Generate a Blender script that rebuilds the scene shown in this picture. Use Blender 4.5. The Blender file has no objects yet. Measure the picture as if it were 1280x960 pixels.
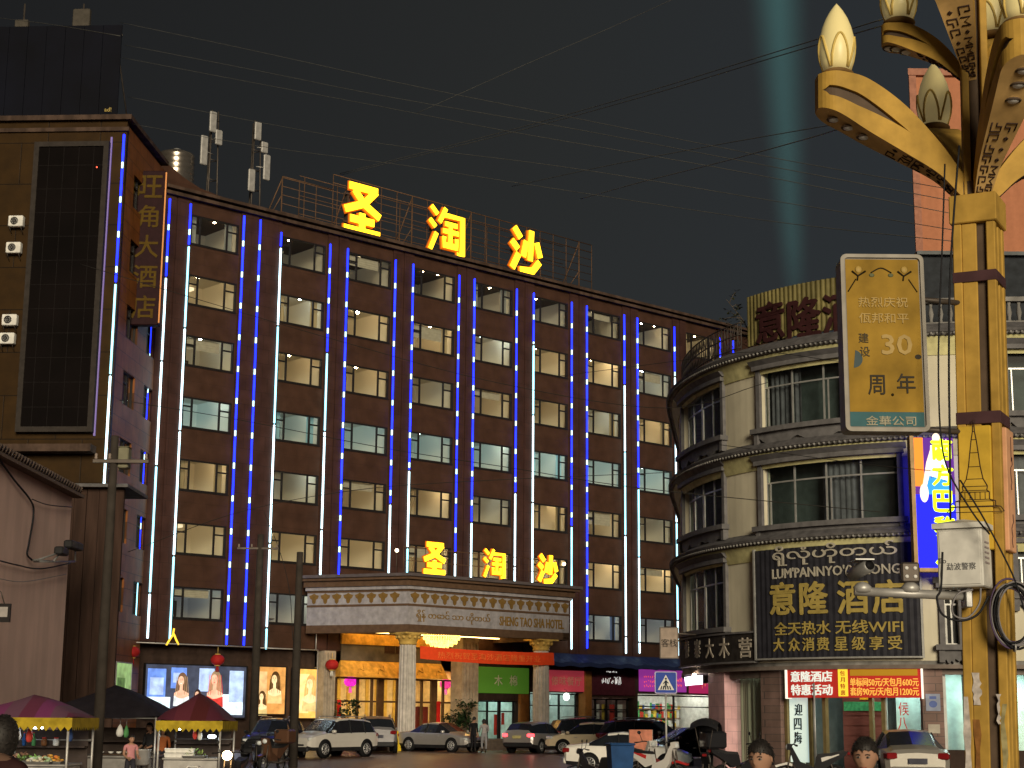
import bpy, bmesh, math, random
from mathutils import Vector, Matrix
random.seed(7)
SC = bpy.context.scene
COL = SC.collection
PI = math.pi
R_ = math.radians

# ------------------------------------------------------------------ camera
CAMZ = 1.95
FPX, TH, RO = 2070.7, 0.199403, 0.00833515        # focal length in photo pixels, pitch, roll
RIGHT, FWD, UPL = Vector((1, 0, 0)), Vector((0, math.cos(TH), math.sin(TH))), Vector((0, -math.sin(TH), math.cos(TH)))
CR = RIGHT * math.cos(RO) + UPL * math.sin(RO)
CU = UPL * math.cos(RO) - RIGHT * math.sin(RO)
CAM0 = Vector((0, 0, CAMZ))
cam_d = bpy.data.cameras.new('camera')
cam_d.sensor_width = 36
cam_d.lens = FPX / 1280 * 36
cam_d.clip_end = 3000
cam_o = bpy.data.objects.new('camera', cam_d)
COL.objects.link(cam_o)
cam_o.matrix_world = Matrix(((CR.x, CU.x, -FWD.x, 0), (CR.y, CU.y, -FWD.y, 0), (CR.z, CU.z, -FWD.z, CAMZ), (0, 0, 0, 1)))
SC.camera = cam_o

# ------------------------------------------------------------------ night sky, glow of the town as one soft low sun
W = bpy.data.worlds.new('World')
SC.world = W
W.use_nodes = True
wn = W.node_tree
bg = wn.nodes['Background']
sky = wn.nodes.new('ShaderNodeTexSky')
sky.sky_type = 'NISHITA'
sky.sun_disc = False
SUN_DIR = Vector((0.17, -0.96, 0.22)).normalized()
sky.sun_elevation = math.asin(SUN_DIR.z)
sky.sun_rotation = math.atan2(SUN_DIR.x, SUN_DIR.y)
hs = wn.nodes.new('ShaderNodeHueSaturation')
hs.inputs['Saturation'].default_value = 0.25
hs.inputs['Value'].default_value = 0.02
add = wn.nodes.new('ShaderNodeMix')
add.data_type = 'RGBA'
add.blend_type = 'ADD'
add.inputs['Factor'].default_value = 1.0
# the town's glow: darker to the left, bluer to the right, a little warmer low down
geo = wn.nodes.new('ShaderNodeTexCoord')
sepx = wn.nodes.new('ShaderNodeSeparateXYZ')
wn.links.new(geo.outputs['Generated'], sepx.inputs[0])
rmp = wn.nodes.new('ShaderNodeValToRGB')
mr = wn.nodes.new('ShaderNodeMapRange')
mr.inputs['From Min'].default_value = -0.32
mr.inputs['From Max'].default_value = 0.34
wn.links.new(sepx.outputs[0], mr.inputs['Value'])
wn.links.new(mr.outputs[0], rmp.inputs['Fac'])
rmp.color_ramp.elements[0].color = (0.085, 0.085, 0.088, 1)
rmp.color_ramp.elements[1].color = (0.24, 0.30, 0.36, 1)
e_ = rmp.color_ramp.elements.new(0.5)
e_.color = (0.19, 0.205, 0.20, 1)
wn.links.new(rmp.outputs[0], add.inputs[7])
wn.links.new(sky.outputs[0], hs.inputs['Color'])
wn.links.new(hs.outputs[0], add.inputs[6])
wn.links.new(add.outputs[2], bg.inputs['Color'])
bg.inputs['Strength'].default_value = 0.08
sun_d = bpy.data.lights.new('town_glow', 'SUN')
sun_d.energy = 3.3
sun_d.angle = R_(20)
sun_d.color = (1.0, 0.86, 0.62)
sun_o = bpy.data.objects.new('town_glow', sun_d)
COL.objects.link(sun_o)
sun_o.rotation_euler = (-SUN_DIR).to_track_quat('-Z', 'Y').to_euler()
SC.view_settings.view_transform = 'Standard'
SC.view_settings.look = 'None'
SC.view_settings.exposure = 0
SC.view_settings.gamma = 1
SC.view_settings.use_curve_mapping = False
SC.render.engine = 'CYCLES'
SC.cycles.use_denoising = True
SC.cycles.max_bounces = 6
SC.cycles.transparent_max_bounces = 12
SC.cycles.sample_clamp_indirect = 4
SC.cycles.caustics_reflective = False
SC.cycles.caustics_refractive = False


def ray(px, py):
    return FWD + CR * ((px - 640) / FPX) + CU * ((480 - py) / FPX)


def at(px, py, Y):
    """point on the sight line of a photo pixel at world depth Y"""
    d = ray(px, py)
    return CAM0 + d * (Y / d.y)


def ground_z(Y):
    t = min(1, max(0, (Y - 62) / 22))
    return 0.3 * t * t * (3 - 2 * t)


class Frame:
    """upright local frame: x to the right along a front, y into the building, z up"""
    def __init__(s, x, y, rz):
        s.o, s.rz = Vector((x, y, 0)), rz
        s.dx, s.dy = Vector((math.cos(rz), math.sin(rz), 0)), Vector((-math.sin(rz), math.cos(rz), 0))

    def hit(s, px, py, y=0.0):
        d = ray(px, py)
        t = (y - (CAM0 - s.o).dot(s.dy)) / d.dot(s.dy)
        p = CAM0 + d * t - s.o
        return p.dot(s.dx), p.z

    def hitx(s, px, py, x=0.0):
        d = ray(px, py)
        t = (x - (CAM0 - s.o).dot(s.dx)) / d.dot(s.dx)
        p = CAM0 + d * t - s.o
        return p.dot(s.dy), p.z

    def w(s, x, y, z=0.0):
        return s.o + s.dx * x + s.dy * y + Vector((0, 0, z))


# ------------------------------------------------------------------ materials
MATS = {}


def M(name, col, rough=0.6, metal=0.0, var=0.18, scale=4.0, bump=0.0, emit=None, es=0.0, spec=0.09, coat=0.0, stretch=None, stain=0.0):
    if name in MATS:
        return MATS[name]
    m = bpy.data.materials.new(name)
    m.use_nodes = True
    nt = m.node_tree
    b = nt.nodes['Principled BSDF']
    b.inputs['Roughness'].default_value = rough
    b.inputs['Metallic'].default_value = metal
    b.inputs['Specular IOR Level'].default_value = spec
    if coat:
        b.inputs['Coat Weight'].default_value = coat
        b.inputs['Coat Roughness'].default_value = 0.08
    tc = nt.nodes.new('ShaderNodeTexCoord')
    mp = nt.nodes.new('ShaderNodeMapping')
    mp.inputs['Scale'].default_value = stretch or (1, 1, 1)
    nt.links.new(tc.outputs['Object'], mp.inputs['Vector'])
    n = nt.nodes.new('ShaderNodeTexNoise')
    n.inputs['Scale'].default_value = scale
    n.inputs['Detail'].default_value = 6
    nt.links.new(mp.outputs[0], n.inputs['Vector'])
    if emit is None:
        r = nt.nodes.new('ShaderNodeValToRGB')
        r.color_ramp.elements[0].position = 0.3
        r.color_ramp.elements[1].position = 0.7
        r.color_ramp.elements[0].color = (*[c * (1 - var) for c in col], 1)
        r.color_ramp.elements[1].color = (*[min(1, c * (1 + var)) for c in col], 1)
        nt.links.new(n.outputs['Fac'], r.inputs['Fac'])
        src = r.outputs[0]
        if stain:
            n2 = nt.nodes.new('ShaderNodeTexNoise')
            n2.inputs['Scale'].default_value = 0.8
            n2.inputs['Detail'].default_value = 8
            mp2 = nt.nodes.new('ShaderNodeMapping')
            mp2.inputs['Scale'].default_value = (2.2, 2.2, 0.35)
            nt.links.new(tc.outputs['Object'], mp2.inputs['Vector'])
            nt.links.new(mp2.outputs[0], n2.inputs['Vector'])
            r2 = nt.nodes.new('ShaderNodeValToRGB')
            r2.color_ramp.elements[0].position = 0.42
            r2.color_ramp.elements[1].position = 0.62
            r2.color_ramp.elements[0].color = (1 - stain, 1 - stain, 1 - stain, 1)
            r2.color_ramp.elements[1].color = (1, 1, 1, 1)
            nt.links.new(n2.outputs['Fac'], r2.inputs['Fac'])
            mx = nt.nodes.new('ShaderNodeMix')
            mx.data_type = 'RGBA'
            mx.blend_type = 'MULTIPLY'
            mx.inputs['Factor'].default_value = 1
            nt.links.new(src, mx.inputs[6])
            nt.links.new(r2.outputs[0], mx.inputs[7])
            src = mx.outputs[2]
        nt.links.new(src, b.inputs['Base Color'])
        if bump:
            bp = nt.nodes.new('ShaderNodeBump')
            bp.inputs['Strength'].default_value = bump
            bp.inputs['Distance'].default_value = 0.02
            nt.links.new(n.outputs['Fac'], bp.inputs['Height'])
            nt.links.new(bp.outputs[0], b.inputs['Normal'])
    else:
        b.inputs['Base Color'].default_value = (*col, 1)
        b.inputs['Emission Color'].default_value = (*emit, 1)
        b.inputs['Emission Strength'].default_value = es
    MATS[name] = m
    return m


def E(name, col, es, base=None):
    return M(name, base or tuple(min(0.8, c * 0.6) for c in col), 0.6, emit=col, es=es, spec=0.1)


def EN(name, col, es, var=0.3, scale=3.0, stretch=(1, 1, 1), col2=None):
    """emitting surface whose light varies over it (print, worn tubes, rooms)"""
    m = E(name, col, es)
    nt = m.node_tree
    b = nt.nodes['Principled BSDF']
    n = [q for q in nt.nodes if q.type == 'TEX_NOISE'][0]
    n.inputs['Scale'].default_value = scale
    [q for q in nt.nodes if q.type == 'MAPPING'][0].inputs['Scale'].default_value = stretch
    r = nt.nodes.new('ShaderNodeValToRGB')
    r.color_ramp.elements[0].position, r.color_ramp.elements[1].position = .32, .68
    c2 = col2 or col
    r.color_ramp.elements[0].color = (*[c * (1 - var) for c in c2], 1)
    r.color_ramp.elements[1].color = (*[c * (1 + var) for c in col], 1)
    nt.links.new(n.outputs['Fac'], r.inputs[0])
    nt.links.new(r.outputs[0], b.inputs['Emission Color'])
    return m


def glass_mat(name, tint=(0.9, 0.95, 0.95), base=0.06, rough=0.03, edge=0.85):
    m = bpy.data.materials.new(name)
    m.use_nodes = True
    nt = m.node_tree
    nt.nodes.clear()
    o = nt.nodes.new('ShaderNodeOutputMaterial')
    t = nt.nodes.new('ShaderNodeBsdfTransparent')
    t.inputs[0].default_value = (*tint, 1)
    g = nt.nodes.new('ShaderNodeBsdfGlossy')
    g.inputs['Roughness'].default_value = rough
    lw = nt.nodes.new('ShaderNodeLayerWeight')
    lw.inputs['Blend'].default_value = 0.5
    pw = nt.nodes.new('ShaderNodeMath')
    pw.operation = 'POWER'
    pw.inputs[1].default_value = 4.0
    nt.links.new(lw.outputs['Facing'], pw.inputs[0])
    f = nt.nodes.new('ShaderNodeMath')
    f.operation = 'MULTIPLY_ADD'
    f.inputs[1].default_value = edge
    f.inputs[2].default_value = base
    nt.links.new(pw.outputs[0], f.inputs[0])
    mx = nt.nodes.new('ShaderNodeMixShader')
    nt.links.new(f.outputs[0], mx.inputs[0])
    nt.links.new(t.outputs[0], mx.inputs[1])
    nt.links.new(g.outputs[0], mx.inputs[2])
    nt.links.new(mx.outputs[0], o.inputs[0])
    MATS[name] = m
    return m


def tile_mat(name, c1, c2, mortar, bw, bh, ms=0.012, rough=0.45, axis='XZ', off=0.5, bump=0.3, spec=0.12):
    m = bpy.data.materials.new(name)
    m.use_nodes = True
    nt = m.node_tree
    b = nt.nodes['Principled BSDF']
    b.inputs['Roughness'].default_value = rough
    b.inputs['Specular IOR Level'].default_value = spec
    tc = nt.nodes.new('ShaderNodeTexCoord')
    sp = nt.nodes.new('ShaderNodeSeparateXYZ')
    cb = nt.nodes.new('ShaderNodeCombineXYZ')
    nt.links.new(tc.outputs['Object'], sp.inputs[0])
    if axis == 'SUM':
        ad = nt.nodes.new('ShaderNodeMath')
        nt.links.new(sp.outputs[0], ad.inputs[0])
        nt.links.new(sp.outputs[1], ad.inputs[1])
        nt.links.new(ad.outputs[0], cb.inputs[0])
        nt.links.new(sp.outputs[2], cb.inputs[1])
    else:
        nt.links.new(sp.outputs['XYZ'.index(axis[0])], cb.inputs[0])
        nt.links.new(sp.outputs['XYZ'.index(axis[1])], cb.inputs[1])
    br = nt.nodes.new('ShaderNodeTexBrick')
    br.offset = off
    br.inputs['Scale'].default_value = 1
    br.inputs['Brick Width'].default_value = bw
    br.inputs['Row Height'].default_value = bh
    br.inputs['Mortar Size'].default_value = ms
    br.inputs['Mortar Smooth'].default_value = 0.3
    br.inputs['Color1'].default_value = (*c1, 1)
    br.inputs['Color2'].default_value = (*c2, 1)
    br.inputs['Mortar'].default_value = (*mortar, 1)
    nt.links.new(cb.outputs[0], br.inputs['Vector'])
    n = nt.nodes.new('ShaderNodeTexNoise')
    n.inputs['Scale'].default_value = 1.3
    n.inputs['Detail'].default_value = 7
    nt.links.new(tc.outputs['Object'], n.inputs['Vector'])
    r = nt.nodes.new('ShaderNodeValToRGB')
    r.color_ramp.elements[0].position = 0.3
    r.color_ramp.elements[1].position = 0.7
    r.color_ramp.elements[0].color = (0.72, 0.72, 0.72, 1)
    r.color_ramp.elements[1].color = (1.15, 1.15, 1.15, 1)
    nt.links.new(n.outputs['Fac'], r.inputs['Fac'])
    mx = nt.nodes.new('ShaderNodeMix')
    mx.data_type = 'RGBA'
    mx.blend_type = 'MULTIPLY'
    mx.inputs['Factor'].default_value = 1
    nt.links.new(br.outputs[0], mx.inputs[6])
    nt.links.new(r.outputs[0], mx.inputs[7])
    nt.links.new(mx.outputs[2], b.inputs['Base Color'])
    if bump:
        bp = nt.nodes.new('ShaderNodeBump')
        bp.inputs['Strength'].default_value = bump
        bp.inputs['Distance'].default_value = 0.01
        bp.invert = True
        nt.links.new(br.outputs['Fac'], bp.inputs['Height'])
        nt.links.new(bp.outputs[0], b.inputs['Normal'])
    MATS[name] = m
    return m


# ------------------------------------------------------------------ mesh building
TEXT_CACHE = {}


def text_mesh(body, bold=0.0, depth=0.02):
    k = (body, bold, depth)
    if k in TEXT_CACHE:
        return TEXT_CACHE[k]
    c = bpy.data.curves.new('t', 'FONT')
    c.body = body
    c.size = 1
    c.extrude = depth / 2
    c.offset = bold
    c.resolution_u = 2
    o = bpy.data.objects.new('t', c)
    COL.objects.link(o)
    bpy.context.view_layer.update()
    dg = bpy.context.evaluated_depsgraph_get()
    m = o.evaluated_get(dg).to_mesh()
    vs = [v.co.copy() for v in m.vertices]
    fs = [tuple(p.vertices) for p in m.polygons]
    o.evaluated_get(dg).to_mesh_clear()
    bpy.data.objects.remove(o)
    bpy.data.curves.remove(c)
    x0, x1 = min(v.x for v in vs), max(v.x for v in vs)
    y0, y1 = min(v.y for v in vs), max(v.y for v in vs)
    TEXT_CACHE[k] = (vs, fs, x0, x1, y0, y1)
    return TEXT_CACHE[k]


class MB:
    def __init__(s):
        s.v, s.f, s.m, s.sm = [], [], [], []

    def add(s, vs, fs, mi=0, T=None, smooth=False):
        b = len(s.v)
        s.v += [tuple(T @ Vector(v)) if T is not None else tuple(v) for v in vs]
        s.f += [tuple(b + i for i in f) for f in fs]
        s.m += [mi] * len(fs)
        s.sm += [smooth] * len(fs)
        return s

    def box(s, x0, x1, y0, y1, z0, z1, mi=0, T=None):
        x0, x1 = min(x0, x1), max(x0, x1)
        y0, y1 = min(y0, y1), max(y0, y1)
        z0, z1 = min(z0, z1), max(z0, z1)
        v = [(x0, y0, z0), (x1, y0, z0), (x1, y1, z0), (x0, y1, z0), (x0, y0, z1), (x1, y0, z1), (x1, y1, z1), (x0, y1, z1)]
        f = [(0, 3, 2, 1), (4, 5, 6, 7), (0, 1, 5, 4), (1, 2, 6, 5), (2, 3, 7, 6), (3, 0, 4, 7)]
        return s.add(v, f, mi, T)

    def rbox(s, x0, x1, y0, y1, z0, z1, r=0.03, mi=0, T=None):
        """box with chamfered upright edges and top/bottom rims"""
        r = min(r, (x1 - x0) / 2.1, (y1 - y0) / 2.1, (z1 - z0) / 2.1)
        rings = []
        for z, i in ((z0, r), (z0 + r, 0), (z1 - r, 0), (z1, r)):
            a, b, c, d = x0 + i, x1 - i, y0 + i, y1 - i
            rings.append([(a + r, c, z), (b - r, c, z), (b, c + r, z), (b, d - r, z), (b - r, d, z), (a + r, d, z), (a, d - r, z), (a, c + r, z)])
        v = [p for q in rings for p in q]
        f = [tuple(range(7, -1, -1)), tuple(range(24, 32))]
        for k in range(3):
            for j in range(8):
                f.append((k * 8 + j, k * 8 + (j + 1) % 8, k * 8 + 8 + (j + 1) % 8, k * 8 + 8 + j))
        return s.add(v, f, mi, T)

    def quad(s, a, b, c, d, mi=0):
        return s.add([a, b, c, d], [(0, 1, 2, 3)], mi)

    def prism(s, poly, y0, y1, mi=0, T=None):
        """polygon in x,z extruded along y"""
        n = len(poly)
        ar = sum(poly[i][0] * poly[(i + 1) % n][1] - poly[(i + 1) % n][0] * poly[i][1] for i in range(n))
        if ar < 0:
            poly = poly[::-1]
        v = [(x, y0, z) for x, z in poly] + [(x, y1, z) for x, z in poly]
        f = [tuple(range(n)), tuple(range(2 * n - 1, n - 1, -1))]
        f += [((i + 1) % n, i, n + i, n + (i + 1) % n) for i in range(n)]
        return s.add(v, f, mi, T)

    def zprism(s, poly, z0, z1, mi=0, T=None):
        """polygon in x,y extruded upwards"""
        n = len(poly)
        ar = sum(poly[i][0] * poly[(i + 1) % n][1] - poly[(i + 1) % n][0] * poly[i][1] for i in range(n))
        if ar < 0:
            poly = poly[::-1]
        v = [(x, y, z0) for x, y in poly] + [(x, y, z1) for x, y in poly]
        f = [tuple(range(n - 1, -1, -1)), tuple(range(n, 2 * n))]
        f += [(i, (i + 1) % n, n + (i + 1) % n, n + i) for i in range(n)]
        return s.add(v, f, mi, T)

    def tube(s, pts, r, n=6, mi=0, T=None, smooth=True):
        pts = [Vector(p) for p in pts]
        rs = r if isinstance(r, (list, tuple)) else [r] * len(pts)
        v, f = [], []
        up = None
        for i, p in enumerate(pts):
            a = pts[max(0, i - 1)]
            b = pts[min(len(pts) - 1, i + 1)]
            d = (b - a).normalized()
            if up is None:
                up = Vector((0, 0, 1)) if abs(d.z) < 0.9 else Vector((1, 0, 0))
            sd = d.cross(up).normalized()
            up = sd.cross(d).normalized()
            for k in range(n):
                an = 2 * PI * k / n
                v.append(p + (sd * math.cos(an) + up * math.sin(an)) * rs[i])
        for i in range(len(pts) - 1):
            for k in range(n):
                f.append((i * n + k, (i + 1) * n + k, (i + 1) * n + (k + 1) % n, i * n + (k + 1) % n))
        f.append(tuple(range(n)))
        f.append(tuple((len(pts) - 1) * n + k for k in range(n - 1, -1, -1)))
        return s.add(v, f, mi, T, smooth)

    def lathe(s, prof, n=12, mi=0, T=None, smooth=True, c=(0, 0, 0)):
        v, f = [], []
        for r, z in prof:
            for k in range(n):
                a = 2 * PI * k / n
                v.append((c[0] + r * math.cos(a), c[1] + r * math.sin(a), c[2] + z))
        for i in range(len(prof) - 1):
            for k in range(n):
                f.append((i * n + k, i * n + (k + 1) % n, (i + 1) * n + (k + 1) % n, (i + 1) * n + k))
        f.append(tuple(range(n - 1, -1, -1)))
        f.append(tuple((len(prof) - 1) * n + k for k in range(n)))
        return s.add(v, f, mi, T, smooth)

    def ball(s, c, r, n=10, mi=0, T=None, sq=(1, 1, 1)):
        prof = [(max(1e-4, math.sin(PI * i / (n // 2 + 1))) * r, -math.cos(PI * i / (n // 2 + 1)) * r) for i in range(n // 2 + 2)]
        t = Matrix.Translation(c) @ Matrix.Diagonal((*sq, 1))
        return s.lathe(prof, n, mi, (T @ t) if T is not None else t)

    def torus(s, c, R, r, n=20, k=8, mi=0, T=None, axis='y'):
        v, f = [], []
        for i in range(n):
            a = 2 * PI * i / n
            for j in range(k):
                b = 2 * PI * j / k
                q = (R + r * math.cos(b)) * math.cos(a), (R + r * math.cos(b)) * math.sin(a), r * math.sin(b)
                p = {'y': (q[0], q[2], q[1]), 'z': q, 'x': (q[2], q[0], q[1])}[axis]
                v.append((c[0] + p[0], c[1] + p[1], c[2] + p[2]))
        for i in range(n):
            for j in range(k):
                f.append((i * k + j, i * k + (j + 1) % k, ((i + 1) % n) * k + (j + 1) % k, ((i + 1) % n) * k + j))
        return s.add(v, f, mi, T, True)

    def text(s, body, cx, cz, h, y=0.0, w=None, mi=0, depth=0.02, bold=0.0, T=None, maxw=None):
        """lettering standing in the x,z plane, facing -y, centred on cx,cz; h = height of the whole line"""
        vs, fs, x0, x1, y0, y1 = text_mesh(body, 0.0, depth)
        sz = h / (y1 - y0)
        sx = (w / (x1 - x0)) if w else sz
        if maxw and sx * (x1 - x0) > maxw:
            sx = maxw / (x1 - x0)
        mx, my = (x0 + x1) / 2, (y0 + y1) / 2
        b = bold * sz
        for i, (ox, oz) in enumerate([(0, 0)] + ([(b, 0), (-b, 0), (0, b), (0, -b)] if bold else [])):
            s.add([(cx + ox + (v.x - mx) * sx, y - v.z - .0007 * i, cz + oz + (v.y - my) * sz) for v in vs], fs, mi, T)
        return s

    def build(s, name, mats, parent=None, label=None, loc=None, rz=None):
        me = bpy.data.meshes.new(name)
        me.from_pydata(s.v, [], s.f)
        if not isinstance(mats, (list, tuple)):
            mats = [mats]
        for m in mats:
            me.materials.append(m)
        for p, mi, sm in zip(me.polygons, s.m, s.sm):
            p.material_index = min(mi, len(mats) - 1)
            p.use_smooth = sm
        me.update()
        o = bpy.data.objects.new(name, me)
        COL.objects.link(o)
        if parent is not None:
            o.parent = parent
        if loc is not None:
            o.location = loc
        if rz is not None:
            o.rotation_euler = (0, 0, rz)
        if label:
            o['label'] = label
        return o


def tag(o, label, cat, group=None, kind=None):
    o['label'] = label
    o['category'] = cat
    if group:
        o['group'] = group
    if kind:
        o['kind'] = kind
    return o


def thing(name, label, cat, loc=(0, 0, 0), rz=0.0, group=None):
    o = bpy.data.objects.new(name, None)
    o.empty_display_size = 0.3
    COL.objects.link(o)
    o.location = loc
    o.rotation_euler = (0, 0, rz)
    return tag(o, label, cat, group)


def struct(mb, name, mats):
    o = mb.build(name, mats)
    o['kind'] = 'structure'
    return o


def copy_tree(o, parent=None):
    c = o.copy()
    COL.objects.link(c)
    if parent is not None:
        c.parent = parent
    for ch in list(o.children):
        copy_tree(ch, c)
    return c


def TR(x, y, z, rz=0.0, s=1.0):
    return Matrix.Translation((x, y, z)) @ Matrix.Rotation(rz, 4, 'Z') @ Matrix.Scale(s, 4)


def curve_pts(ctrl, n=10):
    """Catmull-Rom through control points"""
    P = [Vector(p) for p in ctrl]
    P = [P[0] * 2 - P[1]] + P + [P[-1] * 2 - P[-2]]
    out = []
    for i in range(1, len(P) - 2):
        a, b, c, d = P[i - 1:i + 3]
        for k in range(n):
            t = k / n
            out.append(0.5 * ((2 * b) + (c - a) * t + (2 * a - 5 * b + 4 * c - d) * t * t + (3 * b - a - 3 * c + d) * t ** 3))
    out.append(P[-2])
    return out
# ------------------------------------------------------------------ shared materials
tile_mat('hotel_tile', (.063, .032, .022), (.061, .031, .021), (.050, .026, .018), 1.6, 0.8, 0.014)
tile_mat('pilaster_tile', (.060, .029, .024), (.053, .026, .022), (.030, .016, .013), 0.7, 0.8, 0.012)
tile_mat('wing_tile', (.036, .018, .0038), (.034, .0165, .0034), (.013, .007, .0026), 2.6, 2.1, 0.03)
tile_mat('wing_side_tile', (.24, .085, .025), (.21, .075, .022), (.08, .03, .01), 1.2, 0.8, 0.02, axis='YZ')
M('coping', (.085, .055, .042), 0.7, stain=0.4)
M('dark_trim', (.03, .025, .025), 0.5)
M('window_frame', (.018, .016, .016), 0.4)
M('black', (.01, .01, .011), 0.6)
M('steel_dark', (.10, .085, .075), 0.55, metal=0.6)
M('steel_grey', (.30, .30, .30), 0.45, metal=0.5)
M('galv', (.42, .41, .40), 0.45, metal=0.4)
M('white_paint', (.72, .71, .68), 0.5)
M('roof_felt', (.05, .048, .045), 0.9)
glass_mat('clear_glass')
glass_mat('dusty_glass', (.86, .92, .91), .025, .5, .25)
EN('led_blue', (.009, .022, 1.0), 4.6, .28, .55)
EN('led_blue_dot', (.62, .95, 1.0), 1.9, .28, .55)
EN('led_white', (.62, .90, 1.0), 3.4, .28, .55)
EN('led_cyan', (.34, .80, .95), 2.6, .28, .55)
E('lamp_warm', (1.0, .74, .42), 120)
E('lamp_white', (.80, .95, 1.0), 80)
E('letter_face', (1.0, .56, .012), 4.2)
M('letter_side', (.6, .25, .03), 0.5, emit=(1.0, .30, .01), es=1.0)
M('letter_halo', (.4, .12, .01), 0.6, emit=(1.0, .17, .004), es=.42)  # orange glow round the characters, put into a shape behind them
M('gold_paint', (.50, .33, .09), 0.45)
M('cream_wall', (.62, .56, .44), 0.75, stain=0.25, bump=0.1)

# ------------------------------------------------------------------ ground
g = MB()
xs = [-90, -40, -20, -10, 0, 3.4]
ys = [-40, 0, 30, 50, 62, 66, 70, 74, 78, 81, 84, 95, 120, 200, 900]
for j in range(len(ys) - 1):
    for x0, x1 in ((-600, -60), (-60, -20), (-20, -5), (-5, 5), (5, 20), (20, 60), (60, 600)):
        z0, z1 = ground_z(ys[j]), ground_z(ys[j + 1])
        g.quad((x0, ys[j], z0), (x1, ys[j], z0), (x1, ys[j + 1], z1), (x0, ys[j + 1], z1))
asph = M('asphalt', (.15, .075, .054), 0.33, var=0.3, scale=1.2, bump=0.2, stain=0.25, spec=.6)
struct(g, 'road', asph)

# pale concrete plaza added out of view to light the lamp arms from below
g = MB()
g.zprism([(-9, 2), (22, 2), (22, 33), (-6, 33)], -.05, .006)
struct(g, 'bounce_plaza', tile_mat('bounce_slabs', (.46, .40, .33), (.42, .37, .31), (.25, .22, .19), 1.0, 1.0, .015, .8, axis='XY'))

# raised pavement of the corner building, with its kerb
g = MB()
pav = tile_mat('pavers', (.16, .13, .115), (.13, .11, .10), (.06, .05, .045), 0.5, 0.5, 0.012, 0.7, axis='XY')
g.zprism([(3.2, 43.5), (40, 38), (40, 75), (3.4, 75)], -0.05, 0.3)
struct(g, 'pavement', pav)
g = MB()
kz = 0.304
for a, b in (((3.2, 43.5), (3.4, 75)), ((3.2, 43.5), (40, 38))):
    a, b = Vector((*a, 0)), Vector((*b, 0))
    L = (b - a).length
    T = Matrix.Translation(a) @ Matrix.Rotation(math.atan2((b - a).y, (b - a).x), 4, 'Z')
    n = int(L / 1.0)
    for i in range(n):
        g.rbox(i * L / n + .01, (i + 1) * L / n - .01, -.12, .10, -.02, kz + .02, 0.02, 0, T)
struct(g, 'kerb', M('kerb_stone', (.26, .24, .22), 0.8, stain=0.3))

# ------------------------------------------------------------------ the hotel
HRZ = math.atan2(math.cos(0.833886), math.sin(0.833886))
HF = Frame(-10.0076, 91.6211, HRZ)
hotel = thing('hotel_building', 'tall brown tiled hotel striped with blue and white light bars, windows lit', 'hotel', (HF.o.x, HF.o.y, 0), HRZ)
YP = -.09
UX = lambda px: HF.hit(px, 480, YP)[0]
BAYS = [(UX(227), UX(296)), (UX(344), UX(407)), (UX(429.5), UX(490.5)), (UX(513), UX(571.5)), (UX(591), UX(644.5)), (UX(666), UX(714)), (UX(733), UX(780)), (UX(796.5), UX(843)), (UX(857), UX(900))]
WZ = [7.65 + 3.3 * k for k in range(7)]
WH = 0.82
UL, UR = -11.48, 44.0
PTOP = 29.3
wall = MB()
WIN = []
edges = [UL]
for a, b in BAYS:
    w0, w1 = a + .16, b - .20
    WIN.append((w0, w1))
    # spandrels and jambs of one bay
    zs = [5.55] + [z for c in WZ for z in (c - WH, c + WH)] + [PTOP]
    for k in range(0, len(zs), 2):
        wall.box(a - .1, b + .1, 0, .3, zs[k], zs[k + 1])
    for c in WZ:
        wall.box(a - .1, w0, 0, .3, c - WH, c + WH)
        wall.box(w1, b + .1, 0, .3, c - WH, c + WH)
wall.box(BAYS[8][1] + .2, UR, 0, .3, 5.55, PTOP)
# body of the building behind the rooms, and roof slab
wall.box(UL + .02, UR, 4.2, 14, 0, PTOP - .7)
wall.box(UL + .02, UR, .3, 4.2, PTOP - .75, PTOP - .7)
wall.box(UL + .02, UR, .3, 4.2, 5.5, 5.8)
wall.build('wall', MATS['hotel_tile'], hotel)
pil = MB()
gaps = [(UL, BAYS[0][0])] + [(BAYS[i][1], BAYS[i + 1][0]) for i in range(8)] + [(BAYS[8][1], BAYS[8][1] + 1.45)]
for a, b in gaps:
    if b - a > 2:
        pil.box(a - .10, a + 1.02, YP, .25, 5.5, PTOP + .02)
        pil.box(a + 1.10, b + .10, YP + .03, .25, 5.5, PTOP + .01)
    else:
        m = (a + b) / 2
        pil.box(a - .10, m - .05, YP, .25, 5.5, PTOP + .02)
        pil.box(m + .05, b + .10, YP, .25, 5.5, PTOP + .02)
        pil.box(m - .049, m + .049, -.02, .24, 5.5, PTOP)
pil.build('pilaster', MATS['pilaster_tile'], hotel)
cop = MB()
cop.box(UL, UR, -.40, .5, PTOP + .03, PTOP + .20)
cop.box(UL, UR, -.32, .4, PTOP - .28, PTOP - .10)
cop.box(UL, UR, -.02, .36, PTOP, PTOP + .03)
cop.build('roof_coping', MATS['coping'], hotel)
# taller curved roof edge at the left end
rp = [(UL - .1, PTOP + .21)]
for px, py in ((205, 202), (215, 209), (230, 222), (250, 235), (272, 244), (300, 253), (330, 262), (360, 272)):
    x, z = HF.hit(px, py, 1.6)
    rp.append((x, z))
rp += [(rp[-1][0] + 1.5, PTOP + .21)]
r = MB()
r.prism(rp, 1.6, 2.0)
r.build('raised_roof_edge', MATS['hotel_tile'], hotel)

# --- windows
fr = MB()
ww = 1.0   # unit width, scaled per bay


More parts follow.
